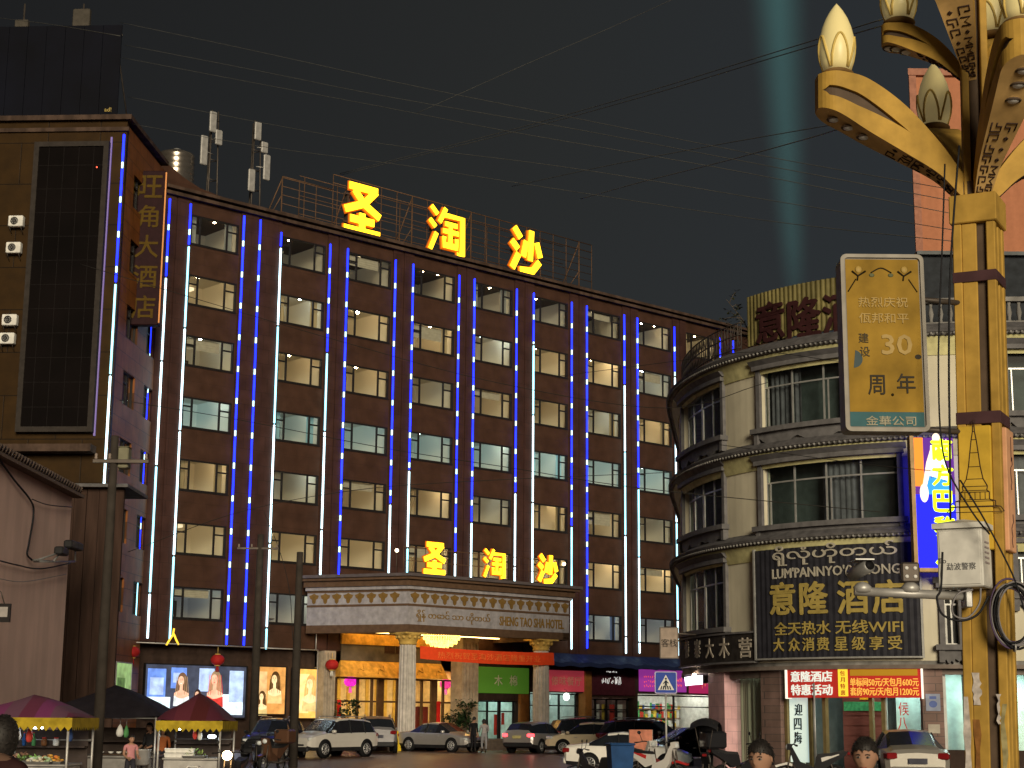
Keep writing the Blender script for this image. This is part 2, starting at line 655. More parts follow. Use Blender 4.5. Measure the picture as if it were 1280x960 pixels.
def window_mesh(w):
    f = MB()
    h = WH
    t = .085
    a, b = w * .20, w * .76
    f.box(0, w, .02, .12, -h, -h + t)
    f.box(0, w, .02, .12, h - t, h)
    for x in (0, a - t / 2, b - t / 2, w - t):
        f.box(x, x + t, .022, .118, -h + t, h - t)
    f.box(t, a - t / 2, .025, .115, .28, .28 + t * .9)
    f.box(b + t / 2, w - t, .025, .115, .28, .28 + t * .9)
    f.box(0, w, -.05, .018, -h - .05, -h)
    return f


def pane_mesh(w):
    f = MB()
    f.quad((.02, .07, -WH + .02), (w - .02, .07, -WH + .02), (w - .02, .07, WH - .02), (.02, .07, WH - .02))
    return f


def room_mesh(w, v):
    f = MB()
    x0, x1, y0, y1, z0, z1 = -.12, w + .25, .31, 3.9, -1.55, 1.30
    f.quad((x0, y1, z0), (x1, y1, z0), (x1, y1, z1), (x0, y1, z1), 0)
    f.quad((x0, y0, z0), (x0, y1, z0), (x0, y1, z1), (x0, y0, z1), 0)
    f.quad((x1, y1, z0), (x1, y0, z0), (x1, y0, z1), (x1, y1, z1), 0)
    f.quad((x0, y0, z1), (x0, y1, z1), (x1, y1, z1), (x1, y0, z1), 1)
    f.quad((x0, y0, z0), (x1, y0, z0), (x1, y1, z0), (x0, y1, z0), 2)
    if v == 0:      # a door on the back wall
        f.box(w * .52, w * .56, y1 - .06, y1 - .01, z0, .30, 2)
        f.box(w * .80, w * .84, y1 - .06, y1 - .01, z0, .30, 2)
        f.box(w * .52, w * .84, y1 - .065, y1 - .011, .30, .37, 2)
    elif v == 1:    # cornice light box and a picture
        f.box(w * .2, w * .8, y1 - .5, y1 - .02, z1 - .32, z1 - .16, 3)
        f.box(w * .3, w * .5, y1 - .05, y1 - .01, -.25, .25, 2)
    elif v == 2:    # drawn curtains at the sides
        for k in range(5):
            f.tube([(w * .05 + k * .09, .42 + .03 * (k % 2), z0), (w * .05 + k * .09, .42 + .03 * (k % 2), z1 - .1)], .055, 6, 4)
            f.tube([(w * .80 + k * .09, .42 + .03 * (k % 2), z0), (w * .80 + k * .09, .42 + .03 * (k % 2), z1 - .1)], .055, 6, 4)
    else:           # wardrobe and shelf line
        f.box(x0 + .05, x0 + .7, y1 - .6, y1 - .02, z0, .55, 2)
        f.box(w * .35, w * .95, y1 - .3, y1 - .02, -.35, -.30, 2)
    return f


def lamp_mesh(w, v):
    f = MB()
    for x, y in ([(.62, 1.6)], [(.45, 1.3)], [(.30, 1.5), (.74, 1.3)], [(.5, 1.2), (.86, 1.1)])[v]:
        f.ball((w * x, y, 1.15), .10, 8, 0)
        f.lathe([(.10, 1.24), (.10, 1.29)], 8, 1, c=(w * x, y, 0))
    return f


LEVEL = {}


def room_mats(kind, lv):
    k = (kind, lv)
    if k not in LEVEL:
        c = {'w': (.40, .285, .135), 'c': (.30, .50, .50), 'b': (.13, .17, .27), 'g': (.30, .28, .22)}[kind]
        s = lv ** 1.3
        nm = {'w': 'warm', 'c': 'cyan', 'b': 'blue', 'g': 'grey'}[kind] + '_%d' % (lv * 100)
        LEVEL[k] = [E('room_wall_' + nm, c, s * .34, (.55, .48, .36)), E('room_ceiling_' + nm, c, s * .12, (.5, .45, .36)),
                    M('room_wood', (.10, .06, .035), 0.6), E('room_cornice_' + nm, (1, .8, .5), s * 1.3), E('curtain_' + nm, c, s * .6)]
    return LEVEL[k]


LIGHTS = [  # per bay, rows from the top down
    ['g55', 'w95', 'w75', 'c100', 'w50', 'w90', 'b55'],
    ['g40', 'w80', 'w60', 'c50', 'w35', 'w70', 'b50'],
    ['g45', 'w95', 'w75', 'c85', 'w50', 'w75', 'b40'],
    ['g30', 'w75', 'w60', 'c75', 'w40', 'w60', 'b40'],
    ['g50', 'w85', 'w60', 'c85', 'w55', 'w60', 'b40'],
    ['g60', 'w80', 'w45', 'c95', 'w40', 'w50', 'b40'],
    ['g25', 'w100', 'w60', 'c95', 'w45', 'w80', 'b65'],
    ['g70', 'g90', 'w75', 'c100', 'w45', 'w95', 'b65'],
    ['w80', 'w60', 'w60', 'c90', 'w50', 'w60', 'b50'],
]
mesh_cache = {}
for i, (w0, w1) in enumerate(WIN):
    for k, c in enumerate(WZ):
        w = round(w1 - w0, 2)
        spec_ = LIGHTS[i][6 - k]
        kind, lv = spec_[0], int(spec_[1:]) / 100
        v = (i * 3 + k * 5 + (i * k) % 3) % 4
        if i > 7 and k < 5:
            continue

        def inst(key, fn, name, mats, parent):
            if key not in mesh_cache:
                mesh_cache[key] = fn().build(name, mats, parent)
                return mesh_cache[key]
            o = mesh_cache[key].copy()
            COL.objects.link(o)
            o.parent = parent
            return o
        f = inst(('f', w), lambda: window_mesh(w), 'window', MATS['window_frame'], hotel)
        f.location = (w0, 0, c)
        inst(('p', w), lambda: pane_mesh(w), 'pane', MATS['clear_glass'], f)
        ro = inst(('r', w, v), lambda: room_mesh(w, v), 'room', [MATS['window_frame']] * 5, f)
        for s_, mm in enumerate(room_mats(kind, lv)):
            ro.material_slots[s_].link = 'OBJECT'
            ro.material_slots[s_].material = mm
        la = inst(('l', w, v), lambda: lamp_mesh(w, v), 'ceiling_lamp', [MATS['lamp_warm'], MATS['white_paint']], f)
        if (i * 7 + k * 3) % 4 == 0 and kind != 'c':
            hb_ = .35 + .3 * ((i * 5 + k) % 3) / 2
            bl = MB()
            x0_, x1_ = ((.22, .74) if (i + k) % 2 else (.02, .74))
            n_ = 9
            for q in range(n_):
                za, zb_ = WH - .1 - hb_ * 1.2 * q / n_, WH - .1 - hb_ * 1.2 * (q + 1) / n_
                bl.quad((w * x0_, .22 + .012 * (q % 2), zb_), (w * x1_, .22 + .012 * (q % 2), zb_), (w * x1_, .22 + .012 * ((q + 1) % 2), za), (w * x0_, .22 + .012 * ((q + 1) % 2), za))
            bl.build('blind', M('blind_cloth', (.42, .36, .27), .8, var=.1), f)
        if kind in 'cb':
            la.material_slots[0].link = 'OBJECT'
            la.material_slots[0].material = MATS['lamp_white']

# --- light bars: u, pixel of the change from blue to white, bottom z
ZT = 28.42


def bar_mesh(u, zb, zt, zc, y=-.09, wd=.046):
    """segments of one light bar; blue with pale dots above zc, white below"""
    f = MB()

    def seg(a, b, mi):
        f.rbox(u - wd, u + wd, y - .10, y - .01, a, b, .02, mi)
    z = zt
    k = 0
    while z > max(zc, zb) + .05:
        L = 1.42 if k % 2 == 0 else .33
        e = max(z - L, zc, zb)
        seg(e, z - .01, 0 if k % 2 == 0 else 1)
        z = e
        k += 1
    k = 0
    z -= .1
    while z > zb + .1:
        e = max(z - 4.4 - (k % 3), zb)
        seg(e, z, 2 if (k + int(u)) % 3 else 3)
        z = e - .09
        k += 1
    f.box(u - wd * .6, u + wd * .6, y - .012, y - .001, zb, zt, 4)
    return f


def zpx(px, py, y=-.09):
    return HF.hit(px, py, y)[1]


BARS = [(UX(200), zpx(205, 345), 5.75, 28.8), (UX(227), zpx(235, 306), 5.7, 28.8), (UX(296), 0, 5.6, 28.85), (UX(317), 0, 5.6, 28.85),
        (UX(344), zpx(350, 308), 5.45, ZT), (UX(407), zpx(409, 440), 9.55, ZT), (UX(429.5), 9.4, 9.55, ZT), (UX(490.5), zpx(487, 629), 9.55, ZT),
        (UX(513), zpx(511, 587), 9.55, ZT), (UX(571.5), zpx(570, 690), 9.55, ZT), (UX(591), zpx(590, 652), 9.55, ZT), (UX(644.5), zpx(643, 615), 9.55, ZT),
        (UX(666), zpx(666, 430), 9.55, ZT), (UX(714), zpx(714, 657), 6.2, ZT), (UX(733), 0, 6.3, ZT), (UX(780), zpx(780, 480), 6.1, ZT),
        (UX(796.5), zpx(797, 610), 6.15, ZT), (UX(843), zpx(842, 470), 6.1, ZT), (BAYS[8][1], 0, 6, ZT), (BAYS[8][1] + 1.45, 0, 6, ZT)]
BM = [MATS['led_blue'], MATS['led_blue_dot'], MATS['led_white'], MATS['led_cyan'], MATS['dark_trim']]
for u, zc, zb, zt in BARS:
    bar_mesh(u, zb, zt, zc).build('light_bar', BM, hotel)

# ------------------------------------------------------------------ the left wing of the hotel (front to the street, side wall receding)
c_in = HF.w(UL, 0)
ang = R_(3.4)
ddir = Vector((math.sin(ang), math.cos(ang), 0))
# front corner: on the side wall line, where photo pixel 141,480 looks
best = None
for k in range(400):
    p = c_in - ddir * (k * .05)
    d = ray(141, 480)
    e = abs(d.x / d.y - p.x / p.y)
    if best is None or e < best[0]:
        best = (e, p, k * .05)
WL = best[2]
WF = Frame(best[1].x, best[1].y, -ang)
wing = thing('hotel_wing', 'orange brown hotel wing with a dark billboard panel and roof hoarding', 'building', (WF.o.x, WF.o.y, 0), -ang)
WT = WF.hit(150, 151, 0)[1]
x_w = -22
m = MB()
m.box(x_w, 0, 0, .3, 0, WT)
m.box(x_w, -.32, .3, 14, 0, WT - .5)
m.build('front_wall', MATS['wing_tile'], wing)
# side wall with two columns of windows
sw = MB()
swin = []
for k, c in enumerate(WZ):
    swin.append(c)
yw = [(1.6, 3.6), (5.2, 7.2)]
zs = [0] + [z for c in WZ for z in (c - WH, c + WH)] + [WT - .2]
for k in range(0, len(zs), 2):
    sw.box(-.3, 0, .3, WL, zs[k], zs[k + 1])
for c in WZ:
    for a, b in ((.3, 1.6), (3.6, 5.2), (7.2, WL)):
        sw.box(-.3, 0, a, b, c - WH, c + WH)
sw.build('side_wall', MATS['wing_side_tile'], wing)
cp = MB()
cp.box(x_w, .25, -.25, .55, WT, WT + .25)
cp.box(-.5, .25, .55, WL - .2, WT, WT + .22)
cp.box(x_w, .12, -.12, .0, WT - .55, WT - .35)
cp.build('roof_coping', MATS['coping'], wing)
for k, c in enumerate(WZ):
    for a, b in yw:
        f = MB()
        for z in (c - WH, c + WH - .06):
            f.box(-.22, -.10, a, b, z, z + .06)
        for y in (a, (a + b) / 2 - .03, b - .06):
            f.box(-.218, -.102, y, y + .06, c - WH + .06, c + WH - .06)
        f.box(-.216, -.104, a + .06, (a + b) / 2 - .03, c + .28, c + .33)
        f = f.build('window', MATS['window_frame'], wing)
        g = MB()
        g.quad((-.16, a + .01, c - WH + .01), (-.16, b - .01, c - WH + .01), (-.16, b - .01, c + WH - .01), (-.16, a + .01, c + WH - .01))
        g.build('pane', MATS['clear_glass'], f)
        rm = MB()
        rm.quad((-1.3, a - .3, c - 1.2), (-1.3, b + .3, c - 1.2), (-1.3, b + .3, c + 1.2), (-1.3, a - .3, c + 1.2))
        rm.quad((-1.3, a - .3, c + 1.2), (-.31, a - .3, c + 1.2), (-.31, b + .3, c + 1.2), (-1.3, b + .3, c + 1.2))
        kk = ['w40', 'b80', 'w60', 'b60', 'g30', 'w50', 'g40'][(k * 2 + int(a)) % 7]
        rm.build('room', [E('wing_room_' + kk, {'w': (.36, .26, .13), 'b': (.16, .20, .30), 'g': (.2, .18, .15)}[kk[0]], int(kk[1:]) / 100)], f)
# light bars on the corner and beside the inner corner
def vbar(frame_parent, x, y, zb, zt, zc):
    f = bar_mesh(0, zb, zt, zc, y=0)
    f.v = [(v[0] + x, v[1] + y, v[2]) for v in f.v]
    return f.build('light_bar', BM, frame_parent)


vbar(wing, -.12, 0, WF.hit(115, 770)[1], WF.hit(151, 168)[1], WF.hit(141, 353)[1])
u, _ = HF.hit(184, 480, -.3)
b = bar_mesh(0, 5.7, HF.hit(187, 408, -.3)[1], HF.hit(172, 690, -.3)[1], y=-.3)
b.v = [(v[0] + u, v[1], v[2]) for v in b.v]
b.build('light_bar', BM, hotel)
# narrow dim purple tube beside the big panel
px0 = WF.hit(134, 480)[0]
t = MB()
t.box(px0 - .5, px0 - .42, -.1, -.02, WF.hit(122, 545)[1], WF.hit(140, 172)[1])
t.build('neon_tube', E('neon_violet', (.30, .22, .55), .35), wing)
lerp_ = lambda p, q, t: p + (q - p) * t
# the big dark panel with its grey frame
a0, zt = WF.hit(44, 178, -.3)
a1, _ = WF.hit(137, 178, -.3)
_, zb = WF.hit(112, 540, -.3)
pn = thing('billboard_panel', 'huge unlit black screen in a grey frame on the wing wall', 'billboard', WF.w(0, 0, 0), -ang)
m = MB()
m.box(a0 + .25, a1 - .25, -.32, -.01, zb + .25, zt - .25)
m.build('screen', M('dead_screen', (.0035, .0022, .0022), 0.7, var=0.5, scale=.35, spec=.06), pn)
m = MB()
for q in ((a0, a0 + .25, zb, zt), (a1 - .25, a1, zb, zt), (a0 + .25, a1 - .25, zb, zb + .25), (a0 + .25, a1 - .25, zt - .25, zt)):
    m.box(q[0], q[1], -.40, -.012, q[2], q[3])
m.build('frame', M('panel_frame', (.036, .030, .027), 0.6), pn)
m = MB()
m.ball((WF.hit(121, 209, -.33)[0], -.33, WF.hit(121, 209, -.33)[1]), .035, 8)
m.build('indicator_light', E('red_led', (1, .1, .05), 4), pn)
# ledge under the panel
m = MB()
m.box(x_w, -.6, -.9, -.01, zb - 1.0, zb - .65)
m.build('ledge', MATS['coping'], wing)
# roof hoarding
hb = thing('roof_hoarding', 'dark blue sheet metal hoarding standing on the wing roof', 'hoarding', WF.w(0, 1.0, WT + .25), -ang)
hx1, hz1 = WF.hit(153, 31, 1.0)
m = MB()
n = 22
for i in range(n):
    xa, xb = x_w + (hx1 - x_w) * i / n, x_w + (hx1 - x_w) * (i + 1) / n
    m.box(xa + .01, xb - .01, .004 * (i % 2), .08, 0.02, hz1 - WT - .25)
m.build('panel', M('hoarding_blue', (.0022, .0028, .0075), 0.6, var=.4, scale=.4, spec=.1), hb)
m = MB()
m.box(x_w, hx1, .10, .18, .3, .4)
m.box(x_w, hx1, .10, .18, hz1 - WT - .8, hz1 - WT - .7)
for i in range(8):
    xx = hx1 - .3 - i * 2.6
    m.tube([(xx, .14, 0), (xx, .14, hz1 - WT - .3)], .05)
    m.tube([(xx, .16, hz1 - WT - 1), (xx, 3.5, .1)], .04)
m.build('frame', MATS['steel_dark'], hb)
lg = MB()
lx, lz = WF.hit(135, 137, 1.0)
lg.text('ad!', lx, lz - WT - .25, .22, -.02, depth=.01)
lg.build('lettering', M('hoarding_print', (.5, .38, .12), 0.6), hb)
# small roof structures behind the hoarding
for px, w_, nm in ((103, .9, 'pale antenna panel sticking up behind the blue hoarding'), (29, .7, 'grey antenna box on the hoarding near a thin mast')):
    x, z = WF.hit(px, 12, 3)
    _, z0 = WF.hit(px, 38, 3)
    an = thing('roof_antenna', nm, 'antenna', WF.w(x, 3, WT), -ang, 'antennas behind the hoarding')
    m = MB()
    m.rbox(-w_ / 2, w_ / 2, -.15, .15, z0 - WT - .3, z - WT + (.0 if px > 50 else -.6), .04)
    m.build('panel', M('antenna_drab', (.07, .062, .052), .7), an)
    m = MB()
    m.tube([(0, .2, -.5), (0, .2, z - WT + .4)], .05)
    m.build('mast', MATS['steel_dark'], an)
m = MB()
for px in (30, 5):
    x = WF.hit(px, 560)[0]
    m.tube([(x, -.08, 0), (x, -.08, zb - 1.1)], .055, 8)
m.build('drain_pipe', M('pipe_brown', (.05, .035, .025), .6), wing)
m = MB()
for k in range(1, 5):
    x = lerp_(a0, a1, k / 5)
    m.box(x - .012, x + .012, -.326, -.3205, zb + .26, zt - .26)
for k in range(1, 12):
    z = lerp_(zb, zt, k / 12)
    m.box(a0 + .26, a1 - .26, -.3255, -.3204, z - .012, z + .012)
m.build('panel_joint', M('joint_grey', (.012, .010, .010), .8), pn)
# AC units on the wing wall
for i, (px, py) in enumerate(((23, 279), (20, 312), (15, 402), (12, 425))):
    x, z = WF.hit(px, py)
    lab = ['topmost air conditioner left of the black screen', 'second air conditioner from the top left of the screen',
           'third air conditioner from the top left of the screen', 'lowest air conditioner left of the black screen'][i]
    ac = thing('air_conditioner', lab, 'air conditioner', WF.w(x, 0, z), -ang, 'air conditioners on the wing wall')
    m = MB()
    m.rbox(-.36, .36, -.42, -.10, -.27, .27, .03)
    m.build('casing', MATS['white_paint'], ac)
    m = MB()
    m.torus((-.06, -.425, 0), .19, .012, 18, 6)
    m.torus((-.06, -.425, 0), .12, .010, 18, 6)
    m.lathe([(.185, 0), (.185, .004)], 18, 1, Matrix.Translation((-.06, -.421, 0)) @ Matrix.Rotation(PI / 2, 4, 'X'))
    for k in range(6):
        a = PI * k / 3
        m.tube([(-.06, -.43, 0), (-.06 + .19 * math.cos(a), -.43, .19 * math.sin(a))], .006, 4)
    m.build('fan_grille', [MATS['galv'], MATS['black']], ac)
    m = MB()
    for s_ in (-.28, .28):
        m.box(s_ - .02, s_ + .02, -.42, -.005, -.31, -.275)
        m.tube([(s_, -.40, -.30), (s_, -.01, -.60)], .015)
    m.build('bracket', MATS['steel_dark'], ac)
# the vertical sign 旺角大酒店 projecting in the inner corner
x0, zt = HF.hit(163, 213, -1.6)
x1, _ = HF.hit(204, 213, -1.6)
_, zb = HF.hit(190, 405, -1.6)
P0 = at(163, 300, 80.0)
zt, zb = at(180, 213, 80).z, at(180, 406, 80).z
wS = at(203, 300, 80).x - P0.x
vs = thing('vertical_sign', 'tall dark red sign box with dull gold characters between the two facades', 'sign', (P0.x, 80.0, zb), 0)
H = zt - zb
m = MB()
m.rbox(0, wS, 0, .5, 0, H, .04)
m.build('sign_box', M('maroon_board', (.022, .007, .009), 0.6, spec=.1), vs)
m = MB()
for i, ch in enumerate('旺角大酒店'):
    m.text(ch, wS * .52, H * (.90 - .195 * i) - .05, 1.15, -.012, depth=.03, bold=.012)
m.build('lettering', M('dull_gold', (.085, .05, .004), 0.6, spec=.1), vs)
m = MB()
m.box(wS + .002, wS + .07, -.05, .0, .1, H - .1)
m.build('edge_light', E('edge_orange', (1, .42, .14), .22), vs)
m = MB()
m.tube([(wS * .5, .25, H - 1), (wS * .5 - .2, 5.5, H - 1)], .05)
m.tube([(wS * .5, .25, 1), (wS * .5 - .2, 5.5, 1)], .05)
m.build('bracket', MATS['steel_dark'], vs)

# ------------------------------------------------------------------ roof sign 圣淘沙 on its lattice
sg = thing('rooftop_sign', 'rooftop lattice frame carrying three huge glowing yellow characters', 'sign', (HF.o.x, HF.o.y, 0), HRZ)
m = MB()
fx0, fx1, fz0, fz1 = -3.35, 21.5, 30.0, 33.05
nv = 21
for i in range(nv + 1):
    x = fx0 + (fx1 - fx0) * i / nv
    rr = .045 if i % 4 == 0 else .028
    zt = fz1 if i > 2 else 32.1
    m.tube([(x, 1.0, fz0 if i % 2 else PTOP), (x, 1.0, zt)], rr, 5)
    if i % 4 == 0:
        m.tube([(x, 1.0, zt - .1), (x, 3.6, PTOP - .6)], .04, 5)
        m.tube([(x, 1.0, fz0 + 1), (x, 3.6, PTOP - .6)], .03, 5)
    if 1 < i < 20 and i % 2 == 0:
        m.tube([(x, 2.2, PTOP - .6), (x, 2.2, 32.9)], .03, 5)
for k in range(7):
    z = fz0 + (fz1 - fz0) * k / 6
    if z < 32.2:
        m.tube([(fx0, 1.0, z), (fx1, 1.0, z)], .035 if k in (0, 6) else .024, 5)
    else:
        m.tube([(fx0 + (fx1 - fx0) * 3 / nv, 1.0, z), (fx1, 1.0, z)], .035, 5)
m.tube([(fx0, 1.0, 32.1), (fx0 + (fx1 - fx0) * 3 / nv, 1.0, 32.1)], .035, 5)
for z in (30.6, 31.7, 32.9):
    m.tube([(fx0 + 2, 2.2, z), (fx1 - 1.5, 2.2, z)], .028, 5)
m.build('lattice', M('lattice_paint', (.13, .075, .045), 0.6, metal=.3), sg)
SIGN_CHARS = (('圣', 1.92, 31.12), ('淘', 8.40, 31.16), ('沙', 15.07, 31.24))

# water tank and antenna masts on the left end of the roof
x, z = HF.hit(221, 194, 3.5)
_, z0 = HF.hit(221, 240, 3.5)
tk = thing('water_tank', 'round ribbed steel water tank on the hotel roof', 'water tank', HF.w(x, 3.5, PTOP - .7), HRZ)
m = MB()
hh = z - PTOP + .7
prof = []
for k in range(13):
    prof += [(.98, hh * k / 13 + .02), (1.03, hh * k / 13 + hh / 26), (.98, hh * (k + 1) / 13)]
prof += [(.5, hh + .2), (.02, hh + .28)]
m.lathe(prof, 24)
m.build('body', M('tank_steel', (.30, .26, .22), 0.25, metal=.85, var=.1), tk)
m = MB()
m.lathe([(.22, hh + .24), (.22, hh + .34), (.02, hh + .38)], 14)
m.build('lid', MATS['steel_grey'], tk)
m = MB()
for a in range(4):
    m.tube([(.8 * math.cos(a * PI / 2), .8 * math.sin(a * PI / 2), -.02), (.8 * math.cos(a * PI / 2), .8 * math.sin(a * PI / 2), .1)], .06)
m.build('foot_ring', MATS['steel_dark'], tk)
mm = [(267, 140, 255, 'left antenna mast with pale panel aerials on the hotel roof', [(255, 170, 207), (266, 140, 166), (273, 163, 182)]),
      (320, 153, 258, 'right antenna mast with thin panel aerials on the hotel roof', [(330, 178, 192), (333, 194, 226), (314, 212, 240), (322, 153, 176)])]
for px, ty, by, lab, pans in mm:
    x, z = HF.hit(px, ty, 3)
    an = thing('antenna_mast', lab, 'antenna', HF.w(x, 3, PTOP - .7), HRZ, 'antenna masts on the hotel roof')
    m = MB()
    b0 = PTOP - .7
    for dx, dy in ((-.2, -.2), (.2, -.2), (0, .25)):
        m.tube([(dx * 1.6, dy * 1.6, 0), (dx, dy, z - b0)], .045)
    for k in range(6):
        zz = (z - b0) * (k + .5) / 6
        m.tube([(-.25, -.25, zz), (.25, -.25, zz), (0, .3, zz), (-.25, -.25, zz)], .025)
    m.build('mast', MATS['steel_dark'], an)
    for qx, q0, q1 in pans:
        xa, za = HF.hit(qx, q0, 2.6)
        _, zc_ = HF.hit(qx, q1, 2.6)
        m = MB()
        m.rbox(xa - x - .22, xa - x + .22, -.55, -.4, zc_ - b0, za - b0, .04)
        m.tube([(xa - x, -.42, (za + zc_) / 2 - b0), (0, -.2, (za + zc_) / 2 - b0)], .03)
        m.build('aerial_panel', MATS['galv'], an)
# ------------------------------------------------------------------ ground floor of the hotel: entrance canopy, posters, shops
GZ = 0.3


def hf(px, py, y=0.0):
    return HF.hit(px, py, y)


M('canopy_white', (.32, .305, .33), 0.6, stain=.15)
M('canopy_brown', (.10, .06, .038), 0.6)
M('frieze_gold', (.17, .10, .03), 0.5)
M('soffit_gold', (.55, .40, .20), 0.55)
M('dark_wall', (.055, .035, .028), 0.7, stain=.3)
M('brown_pillar', (.30, .13, .035), 0.5)
M('gold_relief', (.62, .34, .06), 0.4, metal=.25, var=.35, scale=3, bump=.6)
M('mirror_dark', (.12, .10, .075), 0.22, var=.4, scale=1.2)
M('door_frame', (.10, .055, .025), 0.35)
M('stone_step', (.14, .11, .09), 0.7)
A_ = Vector((.82, -6, 0))
canopy = thing('entrance_canopy', 'white hotel entrance canopy with gold frieze, fluted columns and glowing ceiling', 'canopy', (HF.o.x, HF.o.y, 0), HRZ)


def plan(off):
    return [(.82 - (off + 2.368) / .9, -.55), (.82 - .628 * off, -6 - off), (12.68 + off, -6 - off), (12.68 + off, -.03)]


m = MB()
m.zprism(plan(.55), 9.27, 9.43, 0)
m.zprism(plan(.42), 9.12, 9.27, 1)
m.zprism(plan(.22), 8.80, 9.12, 1)
m.zprism(plan(.10), 8.62, 8.80, 2)
m.zprism(plan(0), 8.50, 8.62, 1)
m.zprism(plan(-.03), 7.86, 8.50, 2)
m.zprism(plan(0), 7.74, 7.86, 1)
m.zprism(plan(-.02), 6.78, 7.74, 2)
# bottom beam: a ring, so the ceiling can be seen from below
for a, b in (((.82, -6), (12.68, -6)), ((12.68, -6), (12.68, -.03)), (plan(0)[0], (.82, -6))):
    a, b = Vector((*a, 0)), Vector((*b, 0))
    L = (b - a).length
    T = Matrix.Translation(a) @ Matrix.Rotation(math.atan2((b - a).y, (b - a).x), 4, 'Z')
    m.box(0, L, 0 if a.y == b.y else .003, .55, 6.36, 6.779, 1, T)
m.build('fascia', [M('canopy_top', (.10, .085, .09), .4), MATS['canopy_brown'], MATS['canopy_white']], canopy)
m = MB()
m.zprism(plan(-.5), 6.70, 6.776)
m.build('ceiling', MATS['soffit_gold'], canopy)
E('cove_warm', (1, .62, .20), 8)
m = MB()
m.box(1.5, 12.0, -5.38, -5.24, 6.56, 6.62)
m.box(1.5, 12.0, -.75, -.60, 6.56, 6.62)
T = Matrix.Translation((*plan(-.62)[0], 0)) @ Matrix.Rotation(math.atan2(-.90, .4345), 4, 'Z')
m.box(.9, 5.4, 0, .12, 6.56, 6.62, 0, T)
for i in range(6):
    m.lathe([(.14, 0), (.14, .03)], 10, 0, c=(2 + 1.9 * i, -2.0, 6.66))
m.build('cove_light', MATS['cove_warm'], canopy)


def motif(f, x, z, T=None, y=-.02, s=1.0):
    p = [(-.30, .20), (-.14, .24), (0, .32), (.14, .24), (.30, .20), (.24, .04), (.13, -.02), (.10, -.20), (0, -.27), (-.10, -.20), (-.13, -.02), (-.24, .04)]
    f.prism([(x + a * s, z + b * s) for a, b in p], y, y + .05, 0, T)


m = MB()
for i in range(17):
    motif(m, 1.28 + i * .69, 8.17, None, -6.01, .98)
m.build('frieze_ornament', MATS['frieze_gold'], canopy)
m = MB()
sideT = Matrix.Translation((*plan(0)[0], 0)) @ Matrix.Rotation(math.atan2(-.90, .4345), 4, 'Z')
for i in range(8):
    motif(m, .42 + i * .69, 8.17, sideT, .015, .98)
m.build('frieze_ornament', MATS['frieze_gold'], canopy)
m = MB()
m.text('ရှိန် တောင် သာ ဟိုတယ်', 4.0, 7.26, .62, -6.0, w=5.2, depth=.04)
m.build('lettering', M('canopy_letters', (.21, .125, .03), .45), canopy)
m = MB()
m.text('SHENG TAO SHA HOTEL', 9.75, 7.24, .50, -6.0, w=4.9, depth=.04, bold=.012)
m.build('lettering', M('canopy_letters', (.21, .125, .03), .45), canopy)


def fluted(f, x, y, z0, z1, r, n=14, taper=.92, mi=0):
    prof = []
    k = n * 4
    for zz, s in ((z0, 1), ((z0 + z1) / 2, .98), (z1, taper)):
        prof.append([(x + r * s * (1 - (.09 if j % 4 in (2, 3) else 0)) * math.cos(2 * PI * j / k), y + r * s * (1 - (.09 if j % 4 in (2, 3) else 0)) * math.sin(2 * PI * j / k), zz) for j in range(k)])
    v = [p for q in prof for p in q]
    fs = []
    for a in range(2):
        for j in range(k):
            fs.append((a * k + j, a * k + (j + 1) % k, (a + 1) * k + (j + 1) % k, (a + 1) * k + j))
    f.add(v, fs, mi)


M('column_paint', (.52, .48, .44), .55, stain=.2)
for x in (1.26, 10.92):
    m = MB()
    fluted(m, x, -5.5, 1.25, 5.75, .47)
    m.lathe([(.62, .95), (.62, 1.05), (.52, 1.12), (.55, 1.2), (.47, 1.26)], 24, 0, c=(x, -5.5, 0))
    m.lathe([(.43, 5.72), (.50, 5.78), (.46, 5.85), (.50, 5.95), (.66, 6.22), (.74, 6.28)], 24, 1, c=(x, -5.5, 0))
    for k in range(12):
        a = 2 * PI * k / 12
        m.ball((x + .60 * math.cos(a), -5.5 + .60 * math.sin(a), 6.12), .10, 6, 1)
    m.box(x - .72, x + .72, -6.2, -4.8, 6.28, 6.36, 1)
    m.box(x - .75, x + .75, -6.25, -4.75, .3, .95, 2)
    m.build('column', [MATS['column_paint'], MATS['gold_paint'], MATS['stone_step']], canopy)
m = MB()
m.box(-2.6, 13.2, -6.6, .38, .1, .62)
m.box(-2.2, 12.9, -6.2, .37, .62, .80)
m.build('entrance_step', MATS['stone_step'], canopy)

# chandelier
x, z = hf(552, 799, -3)
ch = thing('chandelier', 'glowing gold crystal chandelier under the entrance canopy', 'chandelier', HF.w(x, -3, z), HRZ)
m = MB()
EN('crystal_glow', (1, .62, .14), 3.0, .5, 9)
for rr, zz, n_, l_ in ((1.0, .28, 44, .34), (.85, .12, 38, .40), (.62, -.02, 28, .40), (.38, -.14, 18, .36), (.15, -.22, 8, .34)):
    m.torus((0, 0, zz), rr, .025, 28, 6, 1, axis='z')
    for k in range(n_):
        a = 2 * PI * k / n_
        m.lathe([(.004, -l_), (.045, -l_ * .72), (.012, 0)], 5, 0, Matrix.Translation((rr * math.cos(a), rr * math.sin(a), zz)), False)
m.build('crystal', [MATS['crystal_glow'], MATS['gold_paint']], ch)
m = MB()
m.lathe([(.3, 6.7 - z), (.3, 6.66 - z), (.03, 6.62 - z), (.03, .3)], 12)
m.build('stem', MATS['gold_paint'], ch)

